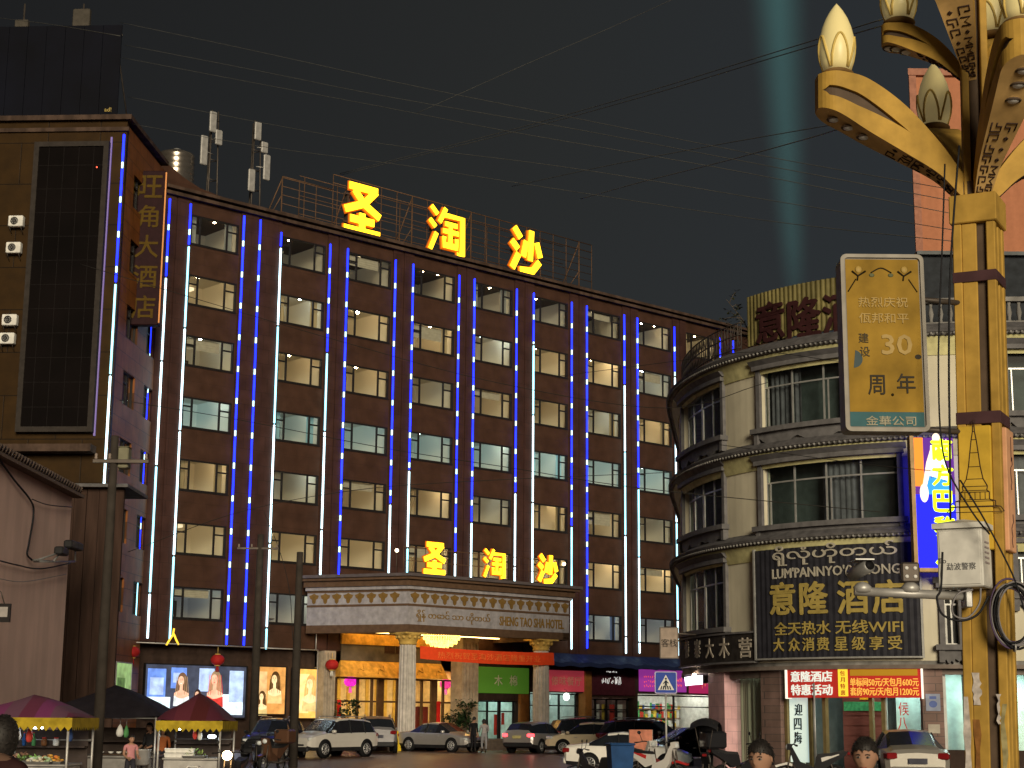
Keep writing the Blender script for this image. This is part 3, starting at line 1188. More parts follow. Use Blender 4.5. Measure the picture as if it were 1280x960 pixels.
# red banner between the columns
bn = thing('red_banner', 'long red cloth banner with faint writing strung between the entrance columns', 'banner', (HF.o.x, HF.o.y, 0), HRZ)
m = MB()
n = 40
xa, xb = 1.70, 11.45
za0, za1 = hf(518, 823, -5.98)[1], hf(518, 807, -5.98)[1]
zb0, zb1 = hf(684, 831, -5.98)[1], hf(684, 815.5, -5.98)[1]
vs, fs = [], []
for i in range(n + 1):
    t = i / n
    sag = -.10 * 4 * t * (1 - t)
    for j in range(5):
        s = j / 4
        zl = za0 + (zb0 - za0) * t + sag
        zh = za1 + (zb1 - za1) * t + sag * .8
        vs.append((xa + (xb - xa) * t, -6.02 + .03 * math.sin(t * 31 + s * 2), zl + (zh - zl) * s))
for i in range(n):
    for j in range(4):
        fs.append((i * 5 + j, i * 5 + 5 + j, i * 5 + 6 + j, i * 5 + 1 + j))
m.add(vs, fs, 0, None, True)
m.build('cloth', M('banner_red', (.82, .075, .02), .6, var=.08), bn)
m = MB()
m.text('热烈祝贺圣淘沙酒店隆重开业', 6.6, (za0 + za1 + zb0 + zb1) / 4 - .08, .36, -6.06, w=7.5, depth=.006)
m.build('lettering', M('banner_letters', (.85, .20, .05), .6), bn)

# ---------------- entrance front
ent = MB()
ent.box(.9, 8.1, -.14, -.02, 5.92, 6.5)
x0, x1 = .92, 8.10
v = [(x0 - .5, -.75, 4.14), (x1, -.75, 4.14), (x1, -.08, 5.02), (x0, -.08, 5.02), (x0 - .5, -.02, 4.14), (x1, -.02, 4.14), (x1, -.02, 5.02), (x0, -.02, 5.02)]
ent.add(v, [(0, 1, 2, 3), (5, 4, 7, 6), (1, 5, 6, 2), (4, 0, 3, 7), (3, 2, 6, 7), (4, 5, 1, 0)])
for k in range(5):
    a = x0 + .8 + k * 1.4
    ent.tube(curve_pts([(a, -.62, 4.35), (a + .2, -.45, 4.6), (a + .5, -.50, 4.5), (a + .6, -.30, 4.8)], 5), .035, 5)
ent.build('entrance_frieze', MATS['gold_relief'], hotel)
m = MB()
m.box(.95, 8.1, -.06, -.01, 5.04, 5.90)
m.build('mirror_panel', MATS['mirror_dark'], hotel)
m = MB()
# lobby
ly0, ly1 = .62, 4.1
m.box(.2, 9.9, ly1, ly1 + .08, .6, 4.6, 0)
for k in range(14):
    m.box(.4 + k * .68, .62 + k * .68, ly1 - .06, ly1 - .002, .8, 4.3, 1)
m.box(.12, .2, ly0, ly1, .6, 4.6, 0)
m.box(9.9, 9.98, ly0, ly1, .6, 4.6, 0)
m.box(.2, 9.9, ly0, ly1, 4.6, 4.66, 0)
m.box(.2, 9.9, ly0, ly1, .74, .80, 2)
m.box(3.2, 6.2, 2.7, 3.4, .8, 1.9, 3)
m.box(7.5, 8.4, 1.4, 1.6, .8, 2.6, 3)
m.build('lobby', [M('lobby_wall', (.68, .50, .26), .5), M('lobby_gold', (.60, .38, .08), .35), M('lobby_floor', (.35, .25, .15), .3), M('lobby_red_wood', (.22, .03, .02), .4)], hotel)
E('lobby_light', (1, .80, .42), 20)
m = MB()
for k in range(5):
    m.box(.9 + k * 1.9, 1.7 + k * 1.9, 1.6, 2.6, 4.54, 4.58)
m.build('lobby_light', MATS['lobby_light'], hotel)
m = MB()
mul = [.30, 1.05, 2.55, 3.55, 4.15, 5.35, 6.0, 7.15, 8.05, 8.75, 9.6]
for i, x in enumerate(mul):
    w_ = .05 if i not in (4, 8) else .22
    m.box(x - w_, x + w_, .42, .58, .8, 4.14)
m.box(.3, 9.6, .425, .575, 2.78, 2.88)
m.box(.3, 9.6, .43, .57, 4.05, 4.139)
m.build('door_frame', MATS['door_frame'], hotel)
m = MB()
for a, b in zip(mul, mul[1:]):
    m.quad((a, .5, .82), (b, .5, .82), (b, .5, 4.05), (a, .5, 4.05))
m.build('door_glass', MATS['clear_glass'], hotel)
m = MB()
for x in (1.1, 5.6, 8.2):
    m = MB()
    m.box(x, x + .26, .36, .40, 1.0, 2.9)
    m.build('door_couplet', M('red_paper', (.55, .02, .015), .6), hotel)
# marble piers: left of the entrance and the pale one before the green shop
m = MB()
a, b = hf(405, 850, -.35)[0], hf(419, 850, -.35)[0]
for (p, q, y0_, y1_) in ((a, b, -.35, .38),):
    m.box(p, q, y0_, y1_, .6, 5.5)
    for k in range(4):
        m.box(p + (q - p) * (k + .2) / 4, p + (q - p) * (k + .8) / 4, y0_ - .05, y0_ - .002, .9, 5.4)
m.build('marble_pier', M('pier_cream', (.40, .34, .27), .5, stain=.2), hotel)
m = MB()
m.box(8.15, 9.38, -1.9, -.9, .3, 6.5)
for k in range(5):
    m.box(8.15 + 1.23 * (k + .2) / 5, 8.15 + 1.23 * (k + .8) / 5, -1.95, -1.902, .9, 6.2)
m.box(8.0, 9.52, -2.05, -.8, .3, .9)
m.build('marble_pier', M('pier_cream', (.40, .34, .27), .5, stain=.2), hotel)
# walls of the recessed ground floor
m = MB()
m.box(UL + .02, a + .1, .7, .9, .1, 5.5)
m.build('ground_floor_wall', MATS['dark_wall'], hotel)
m = MB()
m.box(9.4, 10.2, .1, .4, .1, 5.5)
m.box(9.4, 33, -.05, .05, 5.15, 5.55)
for p, q in ((14.45, 15.2), (16.0, 16.6), (24.3, 24.62), (33, 44)):
    m.box(p, q, -.02, .6, .1, 5.15)
for p, q in ((10.2, 14.45),):
    m.box(p, q, -.02, .4, 3.0, 5.15)
m.box(15.2, 19.7, 0, .4, 3.55, 5.15)
m.box(20.2, 24.3, 0, .4, 3.3, 5.15)
m.box(24.62, 33, 0, .4, 3.6, 5.15)
m.build('ground_floor_wall', MATS['dark_wall'], hotel)
m = MB()
m.box(14.2, 14.9, -.25, -.03, .3, 3.4)
m.build('brown_pier', MATS['brown_pillar'], hotel)
m = MB()
m.box(19.7, 20.25, -.22, .4, .3, 4.9)
m.build('brown_pier', MATS['brown_pillar'], hotel)
# white pipe frame above the posters
m = MB()
for (p, q, z_) in ((UL - 1, -5.0, 5.52), (-4.75, -.9, 5.50)):
    m.tube([(p, -.45, z_), (q, -.45, z_)], .035)
    m.tube([(p, -.45, z_), (p, -.45, .4)], .03)
    m.tube([(q, -.45, z_), (q, -.45, .4)], .03)
m.tube([(-1.05, -.46, 5.5), (-1.05, -.46, 6.5), (-.4, -.46, 6.5)], .035)
m.build('pipe_frame', MATS['galv'], hotel)


# ---------------- shops: interiors with real ceiling lamps, glazing, signs
def shop(u0, u1, z1, wallm, lampm, mull, y1=4.0, goods=None):
    f = MB()
    f.box(u0, u1, y1, y1 + .06, .4, z1 + .3)
    f.box(u0 - .05, u0, .62, y1, .4, z1 + .3)
    f.box(u1, u1 + .05, .62, y1, .4, z1 + .3)
    f.box(u0, u1, .62, y1, z1 + .3, z1 + .35)
    f.box(u0, u1, .62, y1, .36, .42, 1)
    if goods:
        goods(f)
    f.build('shop_room', [wallm, MATS['stone_step']] + GOODS, hotel)
    f = MB()
    n_ = max(2, int((u1 - u0) / 1.2))
    for k in range(n_):
        c_ = u0 + (u1 - u0) * (k + .5) / n_
        f.box(c_ - .08, c_ + .08, 1.0, 3.2, z1 + .22, z1 + .26)
    f.build('shop_light', lampm, hotel)
    f = MB()
    for x in mull:
        f.box(x - .045, x + .045, .46, .58, .45, z1)
    f.box(u0, u1, .465, .575, z1 - .08, z1)
    f.box(u0, u1, .465, .575, .45, .55)
    f.box(u0, u1, .47, .57, z1 * .78, z1 * .78 + .07)
    f.build('shop_front', MATS['window_frame'], hotel)
    f = MB()
    f.quad((u0, .52, .5), (u1, .52, .5), (u1, .52, z1), (u0, .52, z1))
    f.build('shop_glass', MATS['clear_glass'], hotel)


E('shop_lamp_cool', (.80, 1.0, .95), 9)
E('shop_lamp_bright', (1.0, .97, .85), 16)
E('shop_lamp_dim', (.9, .75, .6), 2.0)
GOODS = [M('goods_red', (.55, .05, .03)), M('goods_green', (.08, .30, .10)), M('goods_white', (.75, .75, .72)), M('goods_blue', (.08, .16, .45)), M('goods_yellow', (.65, .45, .06)), M('goods_wood', (.20, .10, .05))]


def goods_shelves(u0, u1, dens=1.0):
    def fn(f):
        rnd = random.Random(int(u0 * 10))
        for z in (.9, 1.5, 2.1, 2.7):
            f.box(u0 + .3, u1 - .3, 3.5, 3.95, z - .05, z, 7)
            x = u0 + .35
            while x < u1 - .5:
                w_ = rnd.uniform(.12, .35)
                f.box(x, x + w_ - .03, 3.52, 3.8, z + .001, z + rnd.uniform(.2, .5), 2 + rnd.randrange(5))
                x += w_
    return fn


def goods_office(f):
    f.box(11.6, 12.4, 2.6, 3.2, .42, 1.4, 2 + 4)
    f.box(13.0, 13.5, .75, .8, 1.0, 2.2, 2)
    f.box(13.6, 13.8, .75, .8, 1.6, 2.3, 2)
    f.box(10.8, 11.3, 3.6, 3.9, .42, 2.2, 2 + 2)
    f.box(12.6, 13.9, 3.3, 3.6, .42, 1.3, 2 + 1)


shop(10.25, 14.42, 3.0, M('shop_wall_mint', (.62, .72, .66), .6), MATS['shop_lamp_cool'], (10.3, 11.2, 12.2, 13.1, 13.2, 14.3), 4.0, goods_office)
shop(15.2, 19.65, 3.5, M('shop_wall_grey', (.55, .60, .56), .6), MATS['shop_lamp_cool'], (15.25, 16.4, 17.2, 18.1, 19.55), 3.2)
shop(20.3, 24.25, 3.25, M('shop_wall_dim', (.30, .22, .2), .6), MATS['shop_lamp_dim'], (20.4, 21.3, 22.3, 23.2, 24.2), 2.0, lambda f: [f.box(20.8 + k * .7, 21.25 + k * .7, .8, .85, 1.4, 2.9, 2 + (k * 2) % 6) for k in range(5)])
shop(24.65, 32.9, 3.55, M('shop_wall_white', (.75, .74, .70), .6), MATS['shop_lamp_bright'], (24.7, 28.6, 32.8), 4.0, goods_shelves(24.65, 32.9))
# fire extinguisher coloured hanging ornament is left inside; round lamp by the pink shop
x, z = hf(708, 871, -.3)
gl = thing('globe_lamp', 'round white globe lamp below the pink shop sign', 'lamp', HF.w(x, -.3, z), HRZ)
m = MB()
m.ball((0, 0, 0), .20, 12, 0, None, (1, 1, 1.15))
m.build('globe', E('globe_white', (1, .97, .9), 5), gl)
m = MB()
m.tube([(0, 0, .2), (0, 0, .4), (0, .3, .45)], .02)
m.build('arm', MATS['steel_dark'], gl)


def signboard(name, label, u0, u1, z0, z1, face, texts, y=-.12, back=-.02, cat='sign', frame=None, strokes=None, group=None):
    s = thing(name, label, cat, HF.w((u0 + u1) / 2, back, (z0 + z1) / 2), HRZ, group)
    w_, h_ = (u1 - u0) / 2, (z1 - z0) / 2
    f = MB()
    f.rbox(-w_, w_, y - back, 0, -h_, h_, .02)
    f.build('board', face, s)
    if frame:
        f = MB()
        for q in ((-w_ - .04, -w_, -h_ - .04, h_ + .04), (w_, w_ + .04, -h_ - .04, h_ + .04), (-w_, w_, h_, h_ + .04), (-w_, w_, -h_ - .04, -h_)):
            f.box(q[0], q[1], y - back - .03, 0, q[2], q[3])
        f.build('frame', frame, s)
    if texts:
        f = MB()
        mats = []
        for (t, cx, cz, hh, ww_, mt) in texts:
            if mt not in mats:
                mats.append(mt)
            f.text(t, cx * w_, cz * h_, hh, y - back - .008, w=ww_, mi=mats.index(mt), depth=.012, bold=.006)
        f.build('lettering', mats, s)
    if strokes:
        f = MB()
        rnd = random.Random(3)
        for (cx, cz, wd, hh, n_) in strokes[0]:
            for k in range(n_):
                xx = (cx + wd * ((k + .5) / n_ - .5)) * w_
                p = [(xx + rnd.uniform(-.06, .06), y - back - .012, (cz + rnd.uniform(-hh, hh)) * h_) for _ in range(3)]
                f.tube(p, .025, 4)
        f.build('lettering', strokes[1], s)
    return s


sgw = M('sign_pale_letters', (.62, .60, .5), .5)
signboard('shop_sign', 'green shop sign with two pale characters right of the entrance', 10.84, 15.0, 3.42, 4.95, E('sign_green', (.06, .16, .015), .42, (.08, .22, .03)), [('木', -.2, 0, .62, None, sgw), ('棉', .38, 0, .62, None, sgw)])
signboard('shop_sign', 'pink shop sign with four faint pale characters behind the right canopy column', 16.6, 19.7, 3.62, 4.9, E('sign_pink', (.30, .03, .045), .6, (.4, .05, .06)), [('傣味餐厅', 0, 0, .55, 2.6, M('pink_letters', (.62, .28, .22), .5))])
signboard('shop_sign', 'dark maroon shop sign with scribbled white script', 20.3, 24.3, 3.45, 5.1, M('sign_maroon', (.075, .018, .028), .4), None, strokes=([(-.3, .1, .5, .25, 7), (.15, .1, .4, .3, 9), (-.1, .78, .5, .06, 8)], E('script_white', (.9, .9, .85), .7)))
signboard('shop_sign', 'purple lit shop sign behind the crossing sign', 24.7, 29.2, 3.75, 5.15, E('sign_purple', (.30, .035, .30), .75, (.3, .04, .3)), None, strokes=([(-.6, .35, .5, .10, 6), (-.6, -.1, .5, .1, 6), (-.6, -.5, .5, .1, 6), (.5, .2, .6, .3, 10), (.5, -.4, .6, .15, 10)], E('script_red', (1, .12, .08), .9)))
signboard('shop_sign', 'magenta shop sign next to the corner building', 29.5, 32.6, 3.7, 5.1, E('sign_magenta', (.42, .02, .11), .7, (.4, .03, .1)), None, strokes=([(.2, 0, 1.0, .6, 5)], E('script_orange', (1, .25, .12), .6)))
# dark blue awning over the shops
aw = thing('shop_awning', 'long dark blue awning over the row of shops', 'awning', (HF.o.x, HF.o.y, 0), HRZ)
m = MB()
n = 44
for i in range(n):
    xa, xb = 13.4 + 20 * i / n, 13.4 + 20 * (i + 1) / n
    d0, d1 = .05 * math.sin(i * 1.7), .05 * math.sin((i + 1) * 1.7)
    v = [(xa, -1.5, 5.35 + d0), (xb, -1.5, 5.35 + d1), (xb, -.03, 5.95), (xa, -.03, 5.95), (xa, -1.5, 5.10 + d0), (xb, -1.5, 5.10 + d1)]
    m.add(v, [(0, 1, 2, 3), (4, 5, 1, 0)])
m.build('cloth', M('awning_blue', (.020, .030, .085), .6), aw)
m = MB()
for x in range(14, 34, 3):
    m.tube([(x, -1.48, 5.3), (x, -.03, 5.2)], .03)
m.build('frame', MATS['steel_dark'], aw)


# ---------------- backlit posters left of the entrance
def ell(cx, cz, rx, rz, n=18, a0=0, a1=2 * PI):
    return [(cx + rx * math.cos(a0 + (a1 - a0) * k / n), cz + rz * math.sin(a0 + (a1 - a0) * k / n)) for k in range(n)]


def figure(f, x, z, s, y, mats):
    """generic printed portrait: hair, neck, shoulders, face; flat print layers 3 mm apart"""
    hair, skin, dress = mats
    f.prism(ell(x + .05 * s, z + .02 * s, .30 * s, .42 * s), y, y + .003, hair)
    f.prism([(x - .28 * s, z), (x + .34 * s, z), (x + .46 * s, z - .9 * s), (x + .1 * s, z - 1.0 * s), (x - .36 * s, z - .8 * s)], y - .0002, y + .0028, hair)
    f.prism([(x - .09 * s, z - .2 * s), (x + .09 * s, z - .2 * s), (x + .10 * s, z - .5 * s), (x + .46 * s, z - .66 * s), (x + .50 * s, z - 1.3 * s), (x - .44 * s, z - 1.3 * s), (x - .42 * s, z - .66 * s), (x - .10 * s, z - .5 * s)], y - .004, y - .001, skin)
    f.prism([(x - .42 * s, z - .80 * s), (x - .1 * s, z - .95 * s), (x + .12 * s, z - .93 * s), (x + .49 * s, z - .82 * s), (x + .52 * s, z - 1.34 * s), (x - .46 * s, z - 1.34 * s)], y - .008, y - .005, dress)
    f.prism(ell(x - .03 * s, z - .02 * s, .18 * s, .26 * s), y - .012, y - .009, skin)
    f.tube([(x - .03 * s, y - .014, z + .02 * s), (x - .055 * s, y - .014, z - .07 * s), (x - .02 * s, y - .014, z - .08 * s)], .008 * s, 4, hair)
    for k in range(7):
        a = -.30 + .10 * k + (.04 if k > 2 else 0)
        if -.16 < a < .12:
            continue
        f.tube([(x + a * s, y - .002, z + .22 * s), (x + (a * 1.15 + .02) * s, y - .004, z - .25 * s), (x + (a * 1.3 + .04) * s, y - .011, z - .75 * s)], .013 * s, 4, 4 if hair == 2 else min(hair + 1, 2))
    for dx in (-.10, .05):
        f.tube([(x + (dx - .045) * s, y - .014, z + .075 * s), (x + dx * s, y - .014, z + .09 * s), (x + (dx + .04) * s, y - .014, z + .075 * s)], .008 * s, 4, hair)
        f.prism(ell(x + dx * s, z + .03 * s, .035 * s, .014 * s, 8), y - .015, y - .013, hair)
    f.prism(ell(x - .03 * s, z - .15 * s, .05 * s, .016 * s, 8), y - .015, y - .013, dress)


def poster(label, u0, u1, z0, z1, bgm, blocks, figs, figm, group='backlit posters left of the entrance'):
    p = thing('lightbox_poster', label, 'poster', HF.w((u0 + u1) / 2, .3, z0), HRZ, group)
    w_, h_ = (u1 - u0) / 2, z1 - z0
    f = MB()
    f.box(-w_, w_, -.02, .02, 0, h_, 0)
    for (a, b, c, d, mi) in blocks:
        f.box(a * w_, b * w_, -.026 - .001 * mi, -.021, c * h_, d * h_, mi)
    f.build('panel', bgm, p)
    f = MB()
    for (x, z, s, hm) in figs:
        figure(f, x * w_, z * h_, s, -.05, (hm, 3, 4 + hm % 2))
    f.build('printed_portrait', figm, p)
    f = MB()
    for q in ((-w_ - .06, -w_, -.06, h_ + .06), (w_, w_ + .06, -.06, h_ + .06), (-w_, w_, -.06, 0), (-w_, w_, h_, h_ + .06)):
        f.box(q[0], q[1], -.09, .05, q[2], q[3])
    f.build('frame', MATS['window_frame'], p)
    return p


FB = [EN('print_hair_dark', (.05, .03, .025), .5, .35, 3.5), EN('print_hair_brown', (.22, .12, .07), .6, .35, 3.5), EN('print_hair_blond', (.55, .38, .22), .6, .35, 3.5), EN('print_skin', (.95, .55, .38), .85, .35, 3.5), EN('print_red', (.75, .06, .05), .8, .35, 3.5), EN('print_white', (.80, .90, .95), .9, .35, 3.5)]
FG = [EN('gold_hair_dark', (.12, .06, .02), .5, .35, 3.5), EN('gold_hair_brown', (.30, .16, .05), .6, .35, 3.5), EN('gold_hair_blond', (.85, .50, .16), .7, .35, 3.5), EN('gold_skin', (1.0, .74, .40), .9, .35, 3.5), EN('gold_dress', (.85, .66, .28), .7, .35, 3.5), EN('gold_dark', (.35, .22, .10), .6, .35, 3.5)]
z0b = 1.9
poster('wide blue white backlit poster of printed portraits above the red stall', -10.95, -4.95, z0b, 4.5,
       [EN('poster_night', (.06, .07, .11), .8, .42, 2.2), EN('poster_blue', (.16, .30, .85), 1.0, .42, 2.2), EN('poster_ice', (.72, .90, 1.0), 1.2, .42, 2.2), EN('poster_pale', (.45, .60, .95), 1.0, .42, 2.2)],
       [(-.95, -.6, .05, .92, 1), (-.9, -.64, .42, .75, 3), (-.95, -.5, 0, .38, 2), (-.5, -.2, .55, .95, 1), (-.46, -.24, .66, .85, 3), (.05, .35, .5, .95, 3), (.1, .32, .62, .7, 0), (.1, .3, .78, .84, 0), (.42, .72, 0, .45, 2), (.66, .95, .3, .92, 3), (.72, .92, .42, .7, 2), (.7, .95, .05, .3, 2), (-.25, .05, 0, .4, 0)],
       [(-.30, .70, .95, 1), (.02, .44, .62, 0), (.36, .74, 1.05, 2)], FB)
gy0, gz1 = WF.hitx(145, 828, .06)
gy1, gz0 = WF.hitx(162, 866, .06)
gb = thing('lightbox_poster', 'narrow green tinted lit box low on the wing side wall', 'poster', tuple(WF.w(.03, min(gy0, gy1), gz0)), -ang + PI / 2)
m = MB()
gl_ = abs(gy1 - gy0)
m.box(0, gl_, -.06, 0, 0, gz1 - gz0, 0)
m.box(gl_ * .1, gl_ * .6, -.066, -.061, .1, (gz1 - gz0) * .5, 1)
m.build('panel', [EN('poster_green', (.35, .55, .20), .7, .4, 2), EN('poster_leaf', (.12, .22, .06), .7, .5, 3)], gb)
m = MB()
for q in ((-.06, 0, -.06, gz1 - gz0 + .06), (gl_, gl_ + .06, -.06, gz1 - gz0 + .06), (0, gl_, -.06, 0), (0, gl_, gz1 - gz0, gz1 - gz0 + .06)):
    m.box(q[0], q[1], -.09, 0, q[2], q[3])
m.build('frame', MATS['galv'], gb)
poster('gold backlit poster of a woman and a dark haired man', -4.42, -2.45, z0b + .2, 4.55,
       [EN('poster_amber', (.75, .36, .10), .8, .42, 2.2), EN('poster_sand', (.85, .55, .25), .8, .42, 2.2)], [(-.9, -.2, .3, .9, 1)], [(.28, .74, .95, 0), (-.52, .36, .72, 0)], FG)
poster('bright gold backlit poster of a fair haired woman beside the entrance pier', -2.0, .0, z0b, 4.5,
       [EN('poster_gold', (.90, .52, .12), .95, .42, 2.2), EN('poster_straw', (1.0, .72, .30), 1.0, .42, 2.2)], [(-.9, .1, .1, .9, 1)], [(.15, .70, 1.1, 2)], FG)


# ---------------- lanterns
def lantern(label, px, py, y, r, mat, group, tassel):
    x, z = hf(px, py, y)
    l = thing('lantern', label, 'lantern', HF.w(x, y, z), HRZ, group)
    f = MB()
    n_ = 16
    prof = [(r * math.sin(PI * (.12 + .76 * k / 8)), -r * .82 * math.cos(PI * (.12 + .76 * k / 8))) for k in range(9)]
    vs, fs = [], []
    for k, (rr, zz) in enumerate(prof):
        for j in range(n_ * 2):
            a = PI * j / n_
            q = rr * (1 if j % 2 else .95)
            vs.append((q * math.cos(a), q * math.sin(a), zz))
    for k in range(8):
        for j in range(n_ * 2):
            fs.append((k * n_ * 2 + j, k * n_ * 2 + (j + 1) % (n_ * 2), (k + 1) * n_ * 2 + (j + 1) % (n_ * 2), (k + 1) * n_ * 2 + j))
    f.add(vs, fs, 0, None, True)
    f.build('shade', mat, l)
    f = MB()
    f.lathe([(r * .42, r * .74), (r * .42, r * .86)], 14)
    f.lathe([(r * .42, -r * .86), (r * .42, -r * .74)], 14)
    f.tube([(0, 0, r * .86), (0, 0, r * 1.8)], .015)
    f.build('cap', MATS['gold_paint'], l)
    f = MB()
    for j in range(9):
        a = 2 * PI * j / 9
        f.tube([(.05 * math.cos(a), .05 * math.sin(a), -r * .85), (.08 * math.cos(a), .08 * math.sin(a), -r * 1.7)], .014, 4)
    f.build('tassel', tassel, l)


lred = M('lantern_red', (.35, .02, .02), .6)
lmag = EN('lantern_magenta', (1.0, .03, .62), .95, .45, 9)
lantern('small dark red lantern at the hotel corner above the green lit box', 166, 815, -.7, .36, lred, 'red lanterns along the hotel front', lred)
lantern('red lantern hanging over the blue poster', 272, 825, -.7, .36, lred, 'red lanterns along the hotel front', lred)
lantern('red lantern on the pier between gold poster and entrance', 415, 831, -.8, .36, lred, 'red lanterns along the hotel front', MATS['goods_white'])
lantern('glowing magenta lantern inside the left entrance glass', 438, 852, .9, .36, lmag, 'magenta lanterns in the entrance', lmag)
lantern('glowing magenta lantern inside the right entrance glass', 557, 855, .9, .36, EN('lantern_pink', (1.0, .06, .28), 1.0, .45, 9), 'magenta lanterns in the entrance', lmag)


# ---------------- block letters drawn as strokes
def stroke_char(strokes, u, z, w_, h_, y0, y1, th):
    f = MB()
    for st in strokes:
        pts = [Vector((u + (a - .5) * w_, 0, z + (b - .5) * h_)) for a, b in st]
        L, Rr = [], []
        for i, p in enumerate(pts):
            a = pts[max(0, i - 1)]
            b = pts[min(len(pts) - 1, i + 1)]
            d = (b - a).normalized()
            nrm = Vector((-d.z, 0, d.x)) * th / 2
            if 0 < i < len(pts) - 1:
                d1, d2 = (p - a).normalized(), (b - p).normalized()
                nrm = nrm / max(.5, math.cos(math.acos(max(-1, min(1, d1.dot(d2)))) / 2))
            L.append(p + nrm)
            Rr.append(p - nrm)
        yo = .002 * strokes.index(st)
        for i in range(len(pts) - 1):
            q = [(L[i].x, L[i].z), (L[i + 1].x, L[i + 1].z), (Rr[i + 1].x, Rr[i + 1].z), (Rr[i].x, Rr[i].z)]
            f.prism(q, y0 - yo, y1 + yo)
    for i, fa in enumerate(f.f):
        ym = [f.v[k][1] for k in fa]
        f.m[i] = 0 if max(ym) < (y0 + y1) / 2 else 1
    return f


GLYPH = {
    '圣': [[(.14, .95), (.90, .95)], [(.86, .95), (.55, .64), (.04, .44)], [(.28, .88), (.55, .62), (.97, .42)], [(.18, .28), (.82, .28)], [(.5, .43), (.5, .08)], [(.02, .05), (.98, .05)]],
    '淘': [[(.04, .97), (.22, .82)], [(.0, .68), (.17, .54)], [(.02, .04), (.20, .42)], [(.46, .99), (.28, .66)], [(.38, .84), (.95, .84), (.95, .06), (.80, .06)], [(.44, .66), (.80, .66)], [(.38, .50), (.84, .50)], [(.60, .66), (.60, .22)], [(.42, .38), (.42, .20), (.78, .20), (.78, .38)]],
    '沙': [[(.10, .97), (.30, .76)], [(.02, .66), (.22, .50)], [(.04, .05), (.24, .40)], [(.48, .72), (.38, .36)], [(.64, .98), (.60, .30)], [(.80, .74), (.92, .42)], [(.90, .32), (.68, .08), (.28, .04)]]}
for ch_, u, zc in SIGN_CHARS:
    stroke_char(GLYPH[ch_], u, zc, 2.75, 2.95, .38, .50, .30 if ch_ == '淘' else .44).build('character', [MATS['letter_face'], MATS['letter_side']], sg)
    stroke_char(GLYPH[ch_], u, zc, 2.75, 2.95, .52, .60, .42 if ch_ == '淘' else .58).build('glow_outline', [MATS['letter_halo'], MATS['letter_halo']], sg)  # wider strokes added behind, standing for the glow around the character
    b = MB()
    b.box(u - 1.2, u + 1.2, .62, .68, zc - .9, zc - .8)
    b.box(u - 1.2, u + 1.2, .62, .68, zc + .8, zc + .9)
    b.box(u - .9, u - .8, .68, .98, zc - .95, zc + .95)
    b.box(u + .8, u + .9, .68, .98, zc - .95, zc + .95)
    b.build('stay', MATS['steel_dark'], sg)
# small glowing characters on the canopy roof
sg2 = thing('canopy_sign', 'three smaller glowing yellow characters standing on the entrance canopy', 'sign', (HF.o.x, HF.o.y, 0), HRZ)
for ch_, px, py in (('圣', 542, 697), ('淘', 617, 704), ('沙', 684, 710)):
    u, z = hf(px, py, -5.6)
    stroke_char(GLYPH[ch_], u, z - .05, 1.55, 1.62, -5.70, -5.62, .17 if ch_ == '淘' else .27).build('character', [MATS['letter_face'], MATS['letter_side']], sg2)
m = MB()
for ch_, px, py in (('圣', 542, 697), ('淘', 617, 704), ('沙', 684, 710)):
    u, z = hf(px, py, -5.6)
    stroke_char(GLYPH[ch_], u, z - .05, 1.55, 1.62, -5.60, -5.54, .25 if ch_ == '淘' else .36).build('glow_outline', [MATS['letter_halo'], MATS['letter_halo']], sg2)  # same added glow shape behind the small characters
for z in (9.5, 10.2, 10.9):
    m.tube([(1.0, -5.3, z), (12.4, -5.3, z)], .02, 5)
for k in range(16):
    x = 1.0 + 11.4 * k / 15
    m.tube([(x, -5.3, 9.43), (x, -5.3, 10.95)], .02, 5)
m.build('lattice', MATS['lattice_paint'], sg2)
fl = [(496 / 1, 688, 'left'), (705, 705, 'right')]
for px, py, sd in fl:
    u, z = hf(px, py, -5.5)
    l = thing('flood_lamp', 'small round lit lamp on a rod at the %s end of the canopy sign' % ('near' if sd == 'left' else 'far'), 'lamp', HF.w(u, -5.5, 9.43), HRZ, 'lamps on the canopy roof')
    f = MB()
    f.ball((0, 0, z - 9.43), .10, 8)
    f.build('bulb', E('bulb_warm', (1, .75, .5), 8), l)
    f = MB()
    f.tube([(0, 0, 0), (0, 0, z - 9.5)], .02)
    f.build('rod', MATS['steel_dark'], l)
# the fallen yellow character by the left light bars
u, z = hf(216, 796, -.45)
rn = thing('neon_letter', 'small yellow character 人 hanging below the light bars at left', 'sign', HF.w(u, -.45, z), HRZ)
m = MB()
m.tube([(.05, 0, .42), (0, 0, .1), (-.35, 0, -.42)], .05)
m.tube([(.05, 0, .15), (.18, 0, -.1), (.35, 0, -.38)], .05)
m.build('tube', E('neon_yellow', (1, .6, .05), 1.4), rn)
# ------------------------------------------------------------------ the curved corner building on the right
CP = curve_pts([Vector((x, y, 0)) for x, y in ((8.0, 74), (6.95, 66.5), (6.32, 61.5), (6.36, 58.2), (7.0, 55.3), (8.25, 53.0), (10.0, 51.3), (12.1, 50.2), (14.5, 49.7), (17.5, 49.55), (21, 49.6), (26, 50.0))], 14)
CS = [0.0]
for a, b in zip(CP, CP[1:]):
    CS.append(CS[-1] + (b - a).length)


